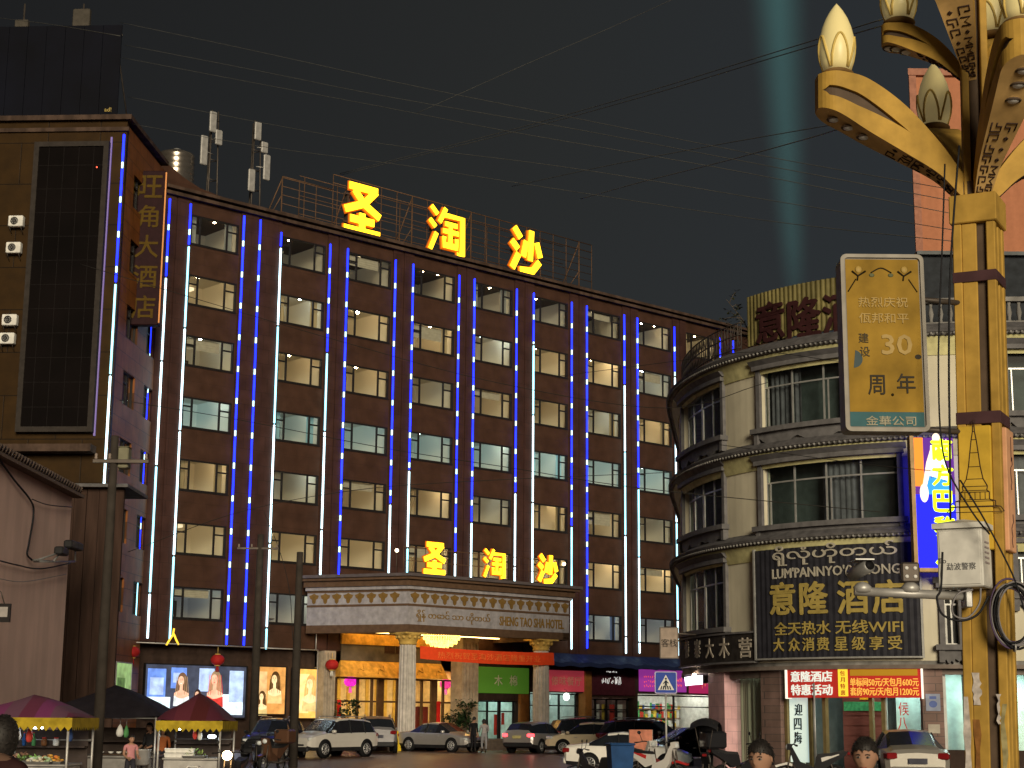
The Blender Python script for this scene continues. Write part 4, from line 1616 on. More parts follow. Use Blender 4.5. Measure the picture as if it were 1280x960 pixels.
def cb(s, off=0.0, z=0.0):
    s = min(max(s, 0), CS[-1] - 1e-4)
    lo, hi = 0, len(CS) - 2
    while lo < hi:
        mid = (lo + hi + 1) // 2
        if CS[mid] <= s:
            lo = mid
        else:
            hi = mid - 1
    t = (s - CS[lo]) / (CS[lo + 1] - CS[lo])
    p = CP[lo].lerp(CP[lo + 1], t)
    # smoothed tangent
    a, b = CP[max(0, lo - 1)], CP[min(len(CP) - 1, lo + 2)]
    d = (b - a).normalized()
    return Vector((p.x + d.y * off, p.y - d.x * off, z)), d


def cbhit(px, py, off=0.0):
    d = ray(px, py)
    n = 900
    prev = None
    best = None
    for k in range(n + 1):
        s = CS[-1] * k / n
        p, _ = cb(s, off)
        e = p.x * d.y - p.y * d.x
        if prev is not None and (e > 0) != (prev > 0):
            if best is None or p.y < best[1].y:
                best = (s, p)
        prev = e
    if best is None:
        s = min((CS[-1] * k / n for k in range(n + 1)), key=lambda q: abs(cb(q, off)[0].x * d.y - cb(q, off)[0].y * d.x) / cb(q, off)[0].y)
        best = (s, cb(s, off)[0])
    s, p = best
    return s, CAMZ + d.z / d.y * p.y


def sw(f, s0, s1, o0, o1, z0, z1, mi=0, step=.35):
    n = max(1, int((s1 - s0) / step))
    v, fs = [], []
    for k in range(n + 1):
        s = s0 + (s1 - s0) * k / n
        for o, z in ((o0, z0), (o1, z0), (o1, z1), (o0, z1)):
            v.append(cb(s, o, z)[0])
    for k in range(n):
        b = k * 4
        for j in range(4):
            fs.append((b + j, b + (j + 1) % 4, b + 4 + (j + 1) % 4, b + 4 + j))
    fs += [(3, 2, 1, 0), (n * 4, n * 4 + 1, n * 4 + 2, n * 4 + 3)]
    f.add(v, fs, mi)


def sprof(f, s0, s1, prof, mi=0, step=.35):
    """closed profile (off,z) swept along the path"""
    n = max(1, int((s1 - s0) / step))
    m_ = len(prof)
    v, fs = [], []
    for k in range(n + 1):
        for o, z in prof:
            v.append(cb(s0 + (s1 - s0) * k / n, o, z)[0])
    for k in range(n):
        for j in range(m_):
            fs.append((k * m_ + j, k * m_ + (j + 1) % m_, (k + 1) * m_ + (j + 1) % m_, (k + 1) * m_ + j))
    fs += [tuple(range(m_ - 1, -1, -1)), tuple(n * m_ + j for j in range(m_))]
    f.add(v, fs, mi)


def stext(f, body, s, z, h, off, w=None, mi=0, bold=0.0, depth=.03):
    t = MB()
    t.text(body, 0, z, h, 0, w=w, depth=depth, bold=bold)
    f.add([cb(s + v[0], off - v[1], v[2])[0] for v in t.v], t.f, mi)


M('corner_wall', (.62, .575, .445), .8, var=.07, scale=1.2, bump=.12, stain=.12)
M('slate_trim', (.135, .13, .135), .6, var=.22)
M('pale_trim', (.27, .26, .25), .7, stain=.35)
M('lime_band', (.62, .58, .30), .8, stain=.15)
M('slate_tile', (.115, .11, .115), .7, var=.3)
M('alu_frame', (.42, .42, .41), .4, metal=.5)
glass_mat('dark_glass', (.70, .78, .77), .022, .55, .25)
M('curtain_grey', (.16, .15, .17), .9, var=.25)
M('dark_room', (.085, .10, .098), .9)
corner = thing('corner_building', 'cream three storey corner building with rounded front and slate window surrounds', 'building', (0, 0, 0))
SL = [cbhit(1140, 667)[1], cbhit(1140, 547)[1], cbhit(1055, 427)[1]]     # ledge heights
S0, S1 = 1.0, CS[-1] - .3
Z0, Z1 = 3.75, SL[2] - .1
sA, sB = cbhit(952, 500)[0], cbhit(1122, 600)[0]
sC = cbhit(905, 600)[0]
sD = sC - (sC - cbhit(856, 600)[0])
if sD < 14 or sC - sD > 8:
    sD = sC - 3.4
sE, sF = cbhit(1266, 600)[0], cbhit(1266, 600)[0] + 3.0
WR = []
for k, (tl, bl_, tr, br_) in enumerate((((900, 705), (900, 785), None, None), ((903, 590), (903, 657), (1115, 567), (1115, 647)), ((903, 478), (903, 546), (1050, 448), (1050, 524)))):
    WR.append((sD, sC, cbhit(*bl_)[1], cbhit(*tl)[1]))
    if tr:
        WR.append((sA, sB, cbhit(*br_)[1], cbhit(*tr)[1]))
        WR.append((sE, sF, cbhit(*br_)[1], cbhit(*tr)[1]))
WR.append((sE, sF, cbhit(1270, 742)[1], cbhit(1270, 700)[1] + .5))
WR.append((cbhit(1178, 740)[0], cbhit(1196, 740)[0], cbhit(1185, 806)[1], cbhit(1185, 735)[1]))
# wall with openings
ss = sorted(set([S0, S1] + [v for w_ in WR for v in w_[:2]]))
fine = []
for a, b in zip(ss, ss[1:]):
    n = max(1, int((b - a) / .35))
    fine += [a + (b - a) * k / n for k in range(n)]
fine.append(S1)
zz = sorted(set([Z0, Z1] + [v for w_ in WR for v in w_[2:]]))
m = MB()
for a, b in zip(fine, fine[1:]):
    for c, d in zip(zz, zz[1:]):
        sm, zm = (a + b) / 2, (c + d) / 2
        if any(w_[0] < sm < w_[1] and w_[2] < zm < w_[3] for w_ in WR):
            continue
        m.add([cb(a, 0, c)[0], cb(b, 0, c)[0], cb(b, 0, d)[0], cb(a, 0, d)[0]], [(0, 1, 2, 3)])
for s0, s1, z0, z1 in WR:      # reveals
    sw(m, s0 - .02, s0, -.30, -.002, z0, z1)
    sw(m, s1, s1 + .02, -.30, -.002, z0, z1)
    sw(m, s0, s1, -.30, -.002, z1, z1 + .02)
    sw(m, s0, s1, -.30, -.002, z0 - .02, z0)
m.build('wall', MATS['corner_wall'], corner)
# core and roof
m = MB()
poly = [tuple(cb(S0 + (S1 - S0) * k / 60, -2.2)[0][:2]) for k in range(61)] + [(26, 72), (9, 74)]
m.zprism(poly, .3, Z0 - .2)
poly = [tuple(cb(S0 + (S1 - S0) * k / 60, -.85)[0][:2]) for k in range(61)] + [(26, 72), (10.5, 74)]
m.zprism(poly, Z0 + .05, Z1 - .05)
m.build('core', MATS['dark_room'], corner)
m = MB()
poly = [tuple(cb(S0 + (S1 - S0) * k / 60, -.02)[0][:2]) for k in range(61)] + [(26, 72), (9, 74)]
m.zprism(poly, Z1 - .04, Z1 + .06)
m.zprism(poly, Z0 - .12, Z0 + .02)
m.build('floor_slab', MATS['pale_trim'], corner)
# ledges with tiled edge, scalloped trim and lime band
for i, z in enumerate(SL):
    big = 1.12 if i == 2 else 1.0
    m = MB()
    sprof(m, S0, S1, [(.002, z + .02), (.40 * big, z + .0), (.43 * big, z + .08), (.002, z + .32 * big)], 0)
    m.build('eave_tiles', MATS['slate_tile'], corner)
    m = MB()
    sprof(m, S0, S1, [(.002, z - .10), (.28 * big, z - .08), (.36 * big, z + .0), (.002, z + .018)], 0)
    s = S0
    while s < S1 and i < 3:
        p, d = cb(s, .36 * big, z - .03)
        m.tube([p, p + Vector((d.y, -d.x, 0)) * .05 + Vector((0, 0, -.03))], .042, 6)
        s += .165
    m.build('scalloped_trim', MATS['pale_trim'], corner)
    m = MB()
    sprof(m, S0, S1, [(.002, z - .58 * big), (.04, z - .58 * big), (.16, z - .3), (.24 * big, z - .105), (.002, z - .103)], 0)
    m.build('cornice_band', MATS['lime_band'], corner)
# windows
for wi, (s0, s1, z0, z1) in enumerate(WR):
    f = MB()
    sw(f, s0 - .22, s1 + .22, .002, .24, z1, z1 + .14)
    sprof(f, s0 - .30, s1 + .30, [(.002, z1 + .14), (.20, z1 + .14), (.36, z1 + .30), (.002, z1 + .30)])
    sw(f, s0 - .16, s0, .002, .12, z0, z1 - .001)
    sw(f, s1, s1 + .16, .002, .12, z0, z1 - .001)
    sw(f, s0 - .28, s1 + .28, .002, .30, z0 - .16, z0)
    # wavy apron below the sill
    n = max(12, int((s1 - s0) / .12))
    v, fs = [], []
    for k in range(n + 1):
        s = s0 - .12 + (s1 - s0 + .24) * k / n
        t = (s - s0) / (s1 - s0)
        dz = .16 + .16 * abs(math.sin(3 * PI * t)) + .10 * abs(math.sin(6.5 * PI * t))
        for o, z in ((.002, z0 - .161), (.14, z0 - .161), (.14, z0 - .161 - dz), (.002, z0 - .161 - dz)):
            v.append(cb(s, o, z)[0])
    for k in range(n):
        for j in range(4):
            fs.append((k * 4 + j, k * 4 + (j + 1) % 4, k * 4 + 4 + (j + 1) % 4, k * 4 + 4 + j))
    f.add(v, fs)
    sw(f, s0 - .2, s0 - .04, .002, .20, z0 - .52, z0 - .162)
    sw(f, s1 + .04, s1 + .2, .002, .20, z0 - .52, z0 - .162)
    f = f.build('window', MATS['slate_trim'], corner)
    g = MB()
    nb = max(2, round((s1 - s0) / 1.05))
    for k in range(nb + 1):
        s = s0 + (s1 - s0) * k / nb
        sw(g, max(s0, s - .025), min(s1, s + .025), -.20, -.14, z0, z1)
    zt = z0 + (z1 - z0) * .70
    for z in (z0, zt, z1 - .05):
        sw(g, s0, s1, -.195, -.145, z, z + .05)
    for k in range(0, nb, 2):
        s = s0 + (s1 - s0) * (k + .12) / nb
        sw(g, s, s + .04, -.185, -.135, z0 + .05, zt)
    g.build('frame', MATS['alu_frame'], f)
    g = MB()
    n = max(2, int((s1 - s0) / .35))
    for k in range(n):
        a, b = s0 + (s1 - s0) * k / n, s0 + (s1 - s0) * (k + 1) / n
        g.add([cb(a, -.17, z0)[0], cb(b, -.17, z0)[0], cb(b, -.17, z1)[0], cb(a, -.17, z1)[0]], [(0, 1, 2, 3)])
    g.build('pane', MATS['dark_glass'], f)
    g = MB()
    rnd = random.Random(wi + 2)
    parts_ = [(.02, .30), (.62, .98)] if wi % 2 else [(.45, .75)]
    for a, b in parts_:
        q0, q1 = s0 + (s1 - s0) * a, s0 + (s1 - s0) * b
        n = max(8, int((q1 - q0) / .06))
        v, fs = [], []
        for k in range(n + 1):
            s = q0 + (q1 - q0) * k / n
            o = -.36 + .05 * math.sin(k * 1.9) + rnd.uniform(-.01, .01)
            v += [cb(s, o, z0)[0], cb(s, o, z1)[0]]
        for k in range(n):
            fs.append((2 * k, 2 * k + 2, 2 * k + 3, 2 * k + 1))
        g.add(v, fs, 0, None, True)
    g.build('curtain', MATS['curtain_grey'] if wi != 4 else M('curtain_pale', (.24, .22, .24), .9), f)

# rooftop sign on corrugated sheet
q0, q1 = cbhit(934, 400, -.3)[0], cbhit(1150, 380, -.3)[0]
zb_, zt_ = SL[2] + .50, cbhit(1050, 346, -.3)[1]
rs = thing('roof_sign', 'yellowish corrugated roof board with dark red characters above the rounded corner', 'sign', (0, 0, 0))
m = MB()
v, fs = [], []
n = int((q1 - q0) / .045)
for k in range(n + 1):
    s = q0 + (q1 - q0) * k / n
    o = -.30 + (.035 if k % 4 in (1, 2) else 0)
    for oo, z in ((o, zb_), (o, zt_), (o - .06, zt_), (o - .06, zb_)):
        v.append(cb(s, oo, z)[0])
for k in range(n):
    for j in range(4):
        fs.append((k * 4 + j, k * 4 + 4 + j, k * 4 + 4 + (j + 1) % 4, k * 4 + (j + 1) % 4))
m.add(v, fs)
m.build('corrugated_sheet', M('sheet_yellow', (.20, .17, .065), .55, stain=.35), rs)
m = MB()
for ch_, px in (('意', 962), ('隆', 1004), ('酒', 1050), ('店', 1098)):
    s, z = cbhit(px, 402 - (px - 962) * .12, -.24)
    stext(m, ch_, s, z, 1.30, -.22, w=1.25, bold=.02, depth=.05)
m.build('lettering', M('roof_letters', (.040, .014, .015), .6), rs)
m = MB()
for k in range(7):
    s = q0 + (q1 - q0) * (k + .5) / 7
    m.tube([cb(s, -.40, zt_ - .1)[0], cb(s, -2.4, Z1)[0]], .04)
    m.tube([cb(s, -.40, zb_ - .4)[0], cb(s, -.40, zt_)[0]], .035)
m.build('support_frame', MATS['steel_dark'], rs)
# dark lattice railing on the left part of the roof edge
m = MB()
a0, a1 = 13.0, q0 - .1
n = int((a1 - a0) / .20)
for k in range(n + 1):
    s = a0 + (a1 - a0) * k / n
    p0, p1 = cb(s, -.1, SL[2] + .4)[0], cb(s, -.1, SL[2] + 1.35)[0]
    m.tube([p0, p1], .018, 5)
    if k % 2 == 0 and k < n:
        m.tube([p0, cb(s + .4, -.1, SL[2] + 1.35)[0]], .012, 4)
        m.tube([p1, cb(s + .4, -.1, SL[2] + .4)[0]], .012, 4)
for z in (SL[2] + .5, SL[2] + .95, SL[2] + 1.35):
    m.tube([cb(a0 + (a1 - a0) * k / 30, -.1, z)[0] for k in range(31)], .025, 5)
m.build('roof_railing', M('railing_dark', (.07, .06, .055), .6), corner)
# white balustrade and dark penthouse on the right part of the roof
m = MB()
b0 = cbhit(1152, 410, -.3)[0]
zb2 = SL[2] + .45
n = int((S1 - b0) / .30)
for k in range(n + 1):
    s = b0 + (S1 - b0) * k / n
    p, _ = cb(s, -.35, zb2)
    m.lathe([(.07, 0), (.05, .1), (.09, .28), (.045, .52), (.07, .62)], 8, 0, None, True, tuple(p))
sw(m, b0, S1, -.50, -.20, zb2 + .62, zb2 + .76)
sw(m, b0, S1, -.48, -.22, zb2 - .1, zb2)
m.build('balustrade', MATS['pale_trim'], corner)
pb = thing('rooftop_shed', 'dark sheet metal shed on the corner roof behind the balustrade', 'shed', (0, 0, 0))
m = MB()
p, _ = cb(b0, -1.5)
px1 = at(1154, 360, p.y + .5)
zt2 = at(1170, 320, p.y + .5).z
m.box(px1.x, px1.x + 14, p.y + .5, p.y + 6, Z1 + .1, zt2)
m.build('wall', M('shed_dark', (.022, .026, .033), .6, var=.3), pb)
m = MB()
m.box(px1.x - .2, px1.x + 14.2, p.y + .3, p.y + 6.2, zt2, zt2 + .12)
m.build('roof', M('shed_roof', (.11, .12, .13), .5), pb)
# straggly plant on the roof
pt = thing('rooftop_plant', 'straggly leafy plant on the roof left of the corrugated sign', 'plant', (0, 0, 0))
base = cb(q0 - .35, -.6, Z1)[0]
tip = at(908, 374, base.y)
m = MB()
rnd = random.Random(5)
st = [base, base.lerp(tip, .5) + Vector((.35, 0, .1)), tip]
cps = curve_pts(st, 8)
m.tube(cps, [.03 - .025 * k / (len(cps) - 1) for k in range(len(cps))], 5)
lv = []
for i in range(14):
    q = cps[4 + i % (len(cps) - 5)]
    e = q + Vector((rnd.uniform(-.9, .3), rnd.uniform(-.4, .4), rnd.uniform(-.1, .7)))
    m.tube([q, q.lerp(e, .5) + Vector((0, 0, .05)), e], [.012, .008, .003], 4)
    lv += [q.lerp(e, t) for t in (.5, .7, .85, 1.0)]
m.build('stem', M('twig', (.12, .09, .06), .8), pt)
m = MB()
for q in lv:
    for k in range(3):
        a = rnd.uniform(0, 2 * PI)
        d = Vector((math.cos(a), math.sin(a), rnd.uniform(-.5, .5))).normalized()
        n_ = d.cross(Vector((0, 0, 1))).normalized()
        L = rnd.uniform(.10, .20)
        m.add([q, q + d * L * .5 + n_ * L * .25, q + d * L, q + d * L * .5 - n_ * L * .25], [(0, 1, 2, 3)])
m.build('leaves', M('leaf_dusty', (.10, .11, .05), .7), pt)

# big dark signboard with gold writing
b0, b1 = cbhit(945, 750, .2)[0], cbhit(1150, 750, .2)[0]
zt3, zb3 = cbhit(1050, 681, .2)[1], cbhit(1050, 821, .2)[1]
sb = thing('hotel_signboard', 'large dark signboard with pale and gold lettering on the rounded corner', 'sign', (0, 0, 0))
m = MB()
n = int((b1 - b0) / .10)
v, fs = [], []
for k in range(n + 1):
    s = b0 + (b1 - b0) * k / n
    o = .24 + (.02 if k % 2 else 0)
    for oo, z in ((o, zb3), (o, zt3), (.10, zt3), (.10, zb3)):
        v.append(cb(s, oo, z)[0])
for k in range(n):
    for j in range(4):
        fs.append((k * 4 + j, k * 4 + 4 + j, k * 4 + 4 + (j + 1) % 4, k * 4 + (j + 1) % 4))
fs += [(0, 1, 2, 3), (n * 4 + 3, n * 4 + 2, n * 4 + 1, n * 4)]
m.add(v, fs)
m.build('board', M('board_dark', (.026, .026, .034), .5, var=.25), sb)
m = MB()
for a, b in ((b0 - .06, b0), (b1, b1 + .06)):
    sw(m, a, b, .10, .29, zb3 - .05, zt3 + .05)
sw(m, b0, b1, .10, .285, zb3 - .05, zb3)
m.build('frame', MATS['alu_frame'], sb)
mt = MB()
sh = lambda px, py: cbhit(px, py, .28)
bw = b1 - b0
pale = M('board_pale_letters', (.40, .37, .31), .5)
gold = M('board_gold_letters', (.36, .275, .08), .42)


def line(body, px, py, h, w_, mi, bold=.0):
    s, z = sh(px, py)
    stext(mt, body, s, z, h, .275, w=w_, mi=mi, bold=bold)


def span(pa, pb, py):
    return sh(pb, py)[0] - sh(pa, py)[0]


line('ရိုလုံဟိုတယ်', 1036, 691, .62, span(960, 1114, 690), 0, .012)
line("LUM'PANNYO'(YI LONG)", 1041, 715, .40, span(960, 1124, 715), 0, .014)
for ch_, px in (('意', 976), ('隆', 1016), ('酒', 1064), ('店', 1110)):
    line(ch_, px, 748 - (px - 976) * .02, .98, .92, 1, .022)
line('全天热水', 1000, 785, .40, span(966, 1036, 785), 1, .012)
line('无线WIFI', 1084, 783, .40, span(1042, 1126, 783), 1, .012)
for ch_, px in zip('大众消费星级享受', (973, 992, 1010, 1028, 1050, 1072, 1095, 1118)):
    line(ch_, px, 806 - (px - 973) * .02, .40, .40, 1, .012)
mt.build('lettering', [pale, gold], sb)
# older dark sign wrapping the left of the corner
c1, c0 = b0 - .12, cbhit(850, 812, .2)[0]
if c1 - c0 > 9 or c1 - c0 < 2:
    c0 = c1 - 6.6
ob = thing('wooden_signboard', 'weathered black signboard with carved pale characters under the left windows', 'sign', (0, 0, 0))
zt4, zb4 = cbhit(900, 794, .2)[1], cbhit(900, 828, .2)[1]
m = MB()
sw(m, c0, c1, .06, .20, zb4, zt4)
m.build('board', M('board_old', (.030, .026, .024), .7, var=.4), ob)
m = MB()
sw(m, c0, c1, .04, .26, zt4, zt4 + .06)
sw(m, c0, c1, .04, .26, zb4 - .06, zb4)
m.build('frame', MATS['slate_trim'], ob)
m = MB()
for ch_, px in (('傣', 858, ), ('寨', 871), ('大', 886), ('木', 904), ('营', 931)):
    s, z = cbhit(px, 811 - (px - 858) * .02, .22)
    stext(m, ch_, s, z, .62, .21, w=.62, bold=.012)
m.build('lettering', M('carved_letters', (.36, .32, .27), .7), ob)

# ---------------- ground floor of the corner building
P_ = lambda px, off=-.5: cbhit(px, 880, off)[0]
M('pier_tile', (.17, .14, .125), .5)
tile_mat('pier_brick', (.20, .13, .115), (.17, .115, .10), (.10, .08, .075), .5, .22, .01, axis='SUM')
M('mint_wall', (.60, .78, .72), .6)
m = MB()
for a, b in ((958, 982), (1153, 1178), (1209, 1222)):
    m = MB()
    sw(m, P_(a), P_(b), -.9, -.25, .28, 3.62)
    m.build('ground_pier', MATS['pier_brick'], corner)
m = MB()
sw(m, P_(889, -.2), P_(909, -.2), -.8, -.1, .28, 3.60)
m.build('pink_pier', tile_mat('pink_tile', (.66, .40, .42), (.62, .38, .41), (.40, .26, .28), .4, .4, .008, axis='SUM'), corner)
m = MB()
sw(m, S0, S1, -.9, .02, 3.52, 3.64, step=.5)
sw(m, P_(909), P_(958), -.6, -.3, 3.30, 3.52)
sw(m, P_(982), P_(1153), -.6, -.3, 3.40, 3.52)
sw(m, P_(1178), S1, -.6, -.3, 3.35, 3.52)
m.build('lintel', MATS['pier_tile'], corner)
m = MB()
for a, b in ((910, 957), (1180, 1208), (1224, 1300)):
    sw(m, P_(a), P_(b), -2.1, -2.0, .28, 3.5)
sw(m, P_(1106), P_(1152), -1.9, -1.8, .28, 3.4)
sw(m, P_(1000), P_(1152), -2.12, -2.0, 3.38, 3.5)
m.build('mint_wall', MATS['mint_wall'], corner)
m = MB()
for a, b in ((910, 957), (1106, 1152), (1180, 1208), (1224, 1300)):
    sw(m, P_(a) + .1, P_(b) - .1, -1.5, -.9, 3.40, 3.44)
m.build('ceiling_light', E('mint_lamp', (.78, 1.0, .94), 17), corner)
m = MB()
sw(m, P_(1020), P_(1095), -1.4, -.9, 3.42, 3.46)
m.build('doorway_light', E('doorway_lamp', (1, .92, .75), 6), corner)
# curtains in the left window
m = MB()
q0_, q1_ = P_(911), P_(951)
n = 60
v, fs = [], []
for k in range(n + 1):
    s = q0_ + (q1_ - q0_) * k / n
    o = -.75 + .05 * math.sin(k * 1.3) + .03 * math.sin(k * .5)
    v += [cb(s, o, .28)[0], cb(s - (.15 * (k / n) ** 6), o, 3.35)[0]]
for k in range(n):
    fs.append((2 * k, 2 * k + 2, 2 * k + 3, 2 * k + 1))
m.add(v, fs, 0, None, True)
cm = M('curtain_olive', (.50, .50, .38), .9, var=.2, scale=2, stretch=(3, 3, .2))
m.build('curtain', cm, corner)
for a, b in ((910, 957), (1106, 1152), (1180, 1208), (1224, 1300)):
    m = MB()
    n = 6
    p, q = P_(a), P_(b)
    for k in range(n):
        x_, y_ = p + (q - p) * k / n, p + (q - p) * (k + 1) / n
        z_ = .32 if a in (910, 1106) else 1.15
        m.add([cb(x_, -.55, z_)[0], cb(y_, -.55, z_)[0], cb(y_, -.55, 3.35)[0], cb(x_, -.55, 3.35)[0]], [(0, 1, 2, 3)])
    m.build('shop_glass', MATS['dusty_glass'], corner)
m = MB()
for a in (910, 957, 1106, 1152, 1180, 1208, 1225):
    s = P_(a)
    sw(m, s - .05, s + .05, -.62, -.48, .28, 3.38)
m.build('shop_frame', MATS['alu_frame'], corner)
m = MB()
sw(m, P_(1178), P_(1209), -.7, -.3, .28, 1.15)
sw(m, P_(1222), S1, -.7, -.3, .28, 1.15)
m.build('dado_wall', MATS['dark_wall'], corner)
# doorway
m = MB()
sw(m, P_(1030), P_(1090), -1.75, -1.65, .28, 3.38)
for k in range(9):
    z = .6 + k * .31
    sw(m, P_(1030), P_(1090), -1.655, -1.63, z, z + .27)
m.build('wood_panelling', M('panel_wood', (.16, .06, .05), .4, stretch=(1, 1, 12)), corner)
m = MB()
sw(m, P_(1031), P_(1089), -1.625, -1.61, 2.28, 2.56)
m.build('green_banner', M('banner_green', (.06, .36, .15), .6, var=.35, scale=9), corner)
m = MB()
sw(m, P_(1055), P_(1067), -1.627, -1.612, 2.62, 2.86)
m.build('yellow_paper', M('paper_yellow', (.75, .45, .02), .6), corner)
m = MB()
for a in (984, 1014, 1031, 1089, 1104):
    s = P_(a)
    sw(m, s - .06, s + .06, -.6, -.4, .28, 3.40)
sw(m, P_(984), P_(1152), -.595, -.405, 3.24, 3.40)
m.build('door_frame', M('bronze_frame', (.22, .17, .08), .4, metal=.5), corner)
m = MB()
sw(m, P_(987), P_(1013), -.52, -.48, .7, 3.2)
m.build('white_door_panel', E('lit_panel', (.62, .80, .72), .62, (.7, .78, .74)), corner)
m = MB()
for k, ch_ in enumerate('迎四海'):
    s, z = cbhit(997, (887, 905, 922)[k], -.46)
    stext(m, ch_, s, z, .36, -.465, w=.30)
m.build('door_writing', MATS['black'], corner)
m = MB()
for k, ch_ in enumerate('候八'):
    s, z = cbhit(1128, (886, 905)[k], -.5)
    stext(m, ch_, s, z, .40, -.53, w=.32)
m.build('window_writing', M('red_paint', (.5, .03, .02), .5), corner)
# opened glass leaf with its handle
m = MB()
a, b = cb(P_(1016), -.5)[0], cb(P_(1016), .35)[0] + Vector((.5, 0, 0))
m.add([a + Vector((0, 0, .34)), b + Vector((0, 0, .34)), b + Vector((0, 0, 3.1)), a + Vector((0, 0, 3.1))], [(0, 1, 2, 3)])
leaf = m.build('glass_door', MATS['dusty_glass'], corner)
m = MB()
for p in (a, b):
    m.tube([p + Vector((0, 0, .34)), p + Vector((0, 0, 3.1))], .03, 6)
for z in (.58, 3.08):
    m.tube([a + Vector((0, 0, z)), b + Vector((0, 0, z))], .03, 6)
c_ = a.lerp(b, .85)
m.tube([c_ + Vector((0, -.06, 1.3)), c_ + Vector((0, -.06, 2.2))], .022, 6)
m.build('handle', MATS['steel_grey'], leaf)
# red price board above the door
d0, d1 = cbhit(982, 853, 0)[0], cbhit(1151, 853, 0)[0]
zt5, zb5 = cbhit(1066, 835, 0)[1], cbhit(1066, 872, 0)[1]
pb = thing('price_board', 'red lit price board with yellow and white characters over the doorway', 'sign', (0, 0, 0))
m = MB()
sw(m, d0, d1, -.24, -.06, zb5, zt5, 0)
ya, yb = cbhit(1046, 853, 0)[0], cbhit(1058, 853, 0)[0]
sw(m, ya, yb, -.058, -.04, zb5 + .04, zt5 - .03, 1)
sw(m, yb + .08, d1 - .1, -.058, -.045, zt5 - .23, zt5 - .04, 2)
m.build('board', [E('price_red', (.36, .016, .015), .45, (.4, .03, .02)), E('price_yellow', (1, .74, .05), .7), E('price_ochre', (.50, .26, .02), .42)], pb)
m = MB()
hq = zt5 - zb5
zc = (zt5 + zb5) / 2
s, z = cbhit(1012, 843, 0)
stext(m, '意隆酒店', s, zc + hq * .23, hq * .36, -.045, w=cbhit(1038, 845)[0] - cbhit(986, 845)[0], bold=.02)
stext(m, '特惠活动', s, zc - hq * .23, hq * .36, -.045, w=cbhit(1038, 845)[0] - cbhit(986, 845)[0], bold=.02)
for k, ch_ in enumerate('包月特惠'):
    stext(m, ch_, (ya + yb) / 2, zc + hq * (.33 - .22 * k), hq * .17, -.035, mi=1)
xc = (yb + d1) / 2
stext(m, '单标间50元/天包月600元', xc, zc + .02, hq * .28, -.045, w=(d1 - yb) * .93, mi=2, bold=.015)
stext(m, '套房90元/天/包月1200元', xc, zc - hq * .29, hq * .28, -.045, w=(d1 - yb) * .93, mi=2, bold=.015)
m.build('lettering', [E('price_white', (.85, .9, .82), .62), MATS['red_paint'], E('price_gold', (1, .55, .10), .55)], pb)
m = MB()
for a, b in ((d0 - .05, d0), (d1, d1 + .05)):
    sw(m, a, b, -.26, .0, zb5 - .03, zt5 + .03)
m.build('edge_tube', E('tube_pale', (1, .9, .75), 1.0), pb)
# small soffit light box on the left under the old sign
s, z = cbhit(868, 838, -.1)
lb = thing('soffit_lamp', 'slanted pale light box under the old black signboard', 'lamp', (0, 0, 0))
m = MB()
sprof(m, s - 1.6, s + 1.3, [(-.05, 3.15), (-.02, 3.15), (.02, 3.45), (-.05, 3.45)])
m.build('panel', E('soffit_glow', (.95, .80, .95), 3.2), lb)
m = MB()
p, _ = cb(s + .8, .1, 3.46)
m.ball(tuple(p), .07, 8)
m.build('bulb', E('soffit_bulb', (1, .75, .55), 45), lb)
# notices on the pier
for px, py, lab, mt_, sz in ((1165, 878, 'grey and blue notice on the pier right of the doorway', M('notice_blue', (.25, .28, .38), .6), (.42, .50)), (1166, 911, 'blank beige notice lower on the same pier', M('notice_beige', (.42, .38, .33), .6), (.34, .26))):
    s, z = cbhit(px, py, -.24)
    nt = thing('notice_sheet', lab, 'notice', tuple(cb(s, -.24, z)[0]), math.atan2(cb(s)[1].y, cb(s)[1].x), 'notices on the pier')
    m = MB()
    m.box(-sz[0] / 2, sz[0] / 2, -.012, -.002, -sz[1] / 2, sz[1] / 2)
    m.build('paper', mt_, nt)
    if sz[1] > .4:
        m = MB()
        m.prism(ell(0, -.05, .12, .10), -.016, -.013)
        m.box(-.1, .1, -.016, -.013, .1, .18)
        m.build('print', M('notice_ink', (.10, .14, .35), .6), nt)
# blue neon sign board
nb = thing('neon_sign', 'tall bright blue light box with yellow characters and a white figure', 'sign', tuple(at(1143, 712, 49.0)), 0)
o_ = at(1143, 712, 49.0)
wN = at(1200, 640, 49.0).x - at(1145, 640, 49.0).x
hN = at(1143, 545, 49.0).z - o_.z
m = MB()
m.box(.12, wN, 0, .25, 0.05, hN - .05, 0)
m.box(.12, wN, -.004, -.001, hN * .56, hN - .05, 1)
m.box(.12, .40, -.006, -.0045, hN * .62, hN - .05, 2)
m.prism([(.42, hN * .70), (.5, hN * .76), (.62, hN * .68), (.8, hN * .75), (1.0, hN * .66), (wN - .1, hN * .72), (wN - .1, hN * .56), (.42, hN * .56)], -.009, -.007, 3)
m.build('light_panel', [E('neon_blue', (.012, .016, 1.0), 1.15), E('neon_deep', (.10, .02, .25), 1.0), E('neon_orange', (1, .25, .03), 1.1), E('neon_sky', (.03, .25, 1.0), 1.4)], nb)
m = MB()
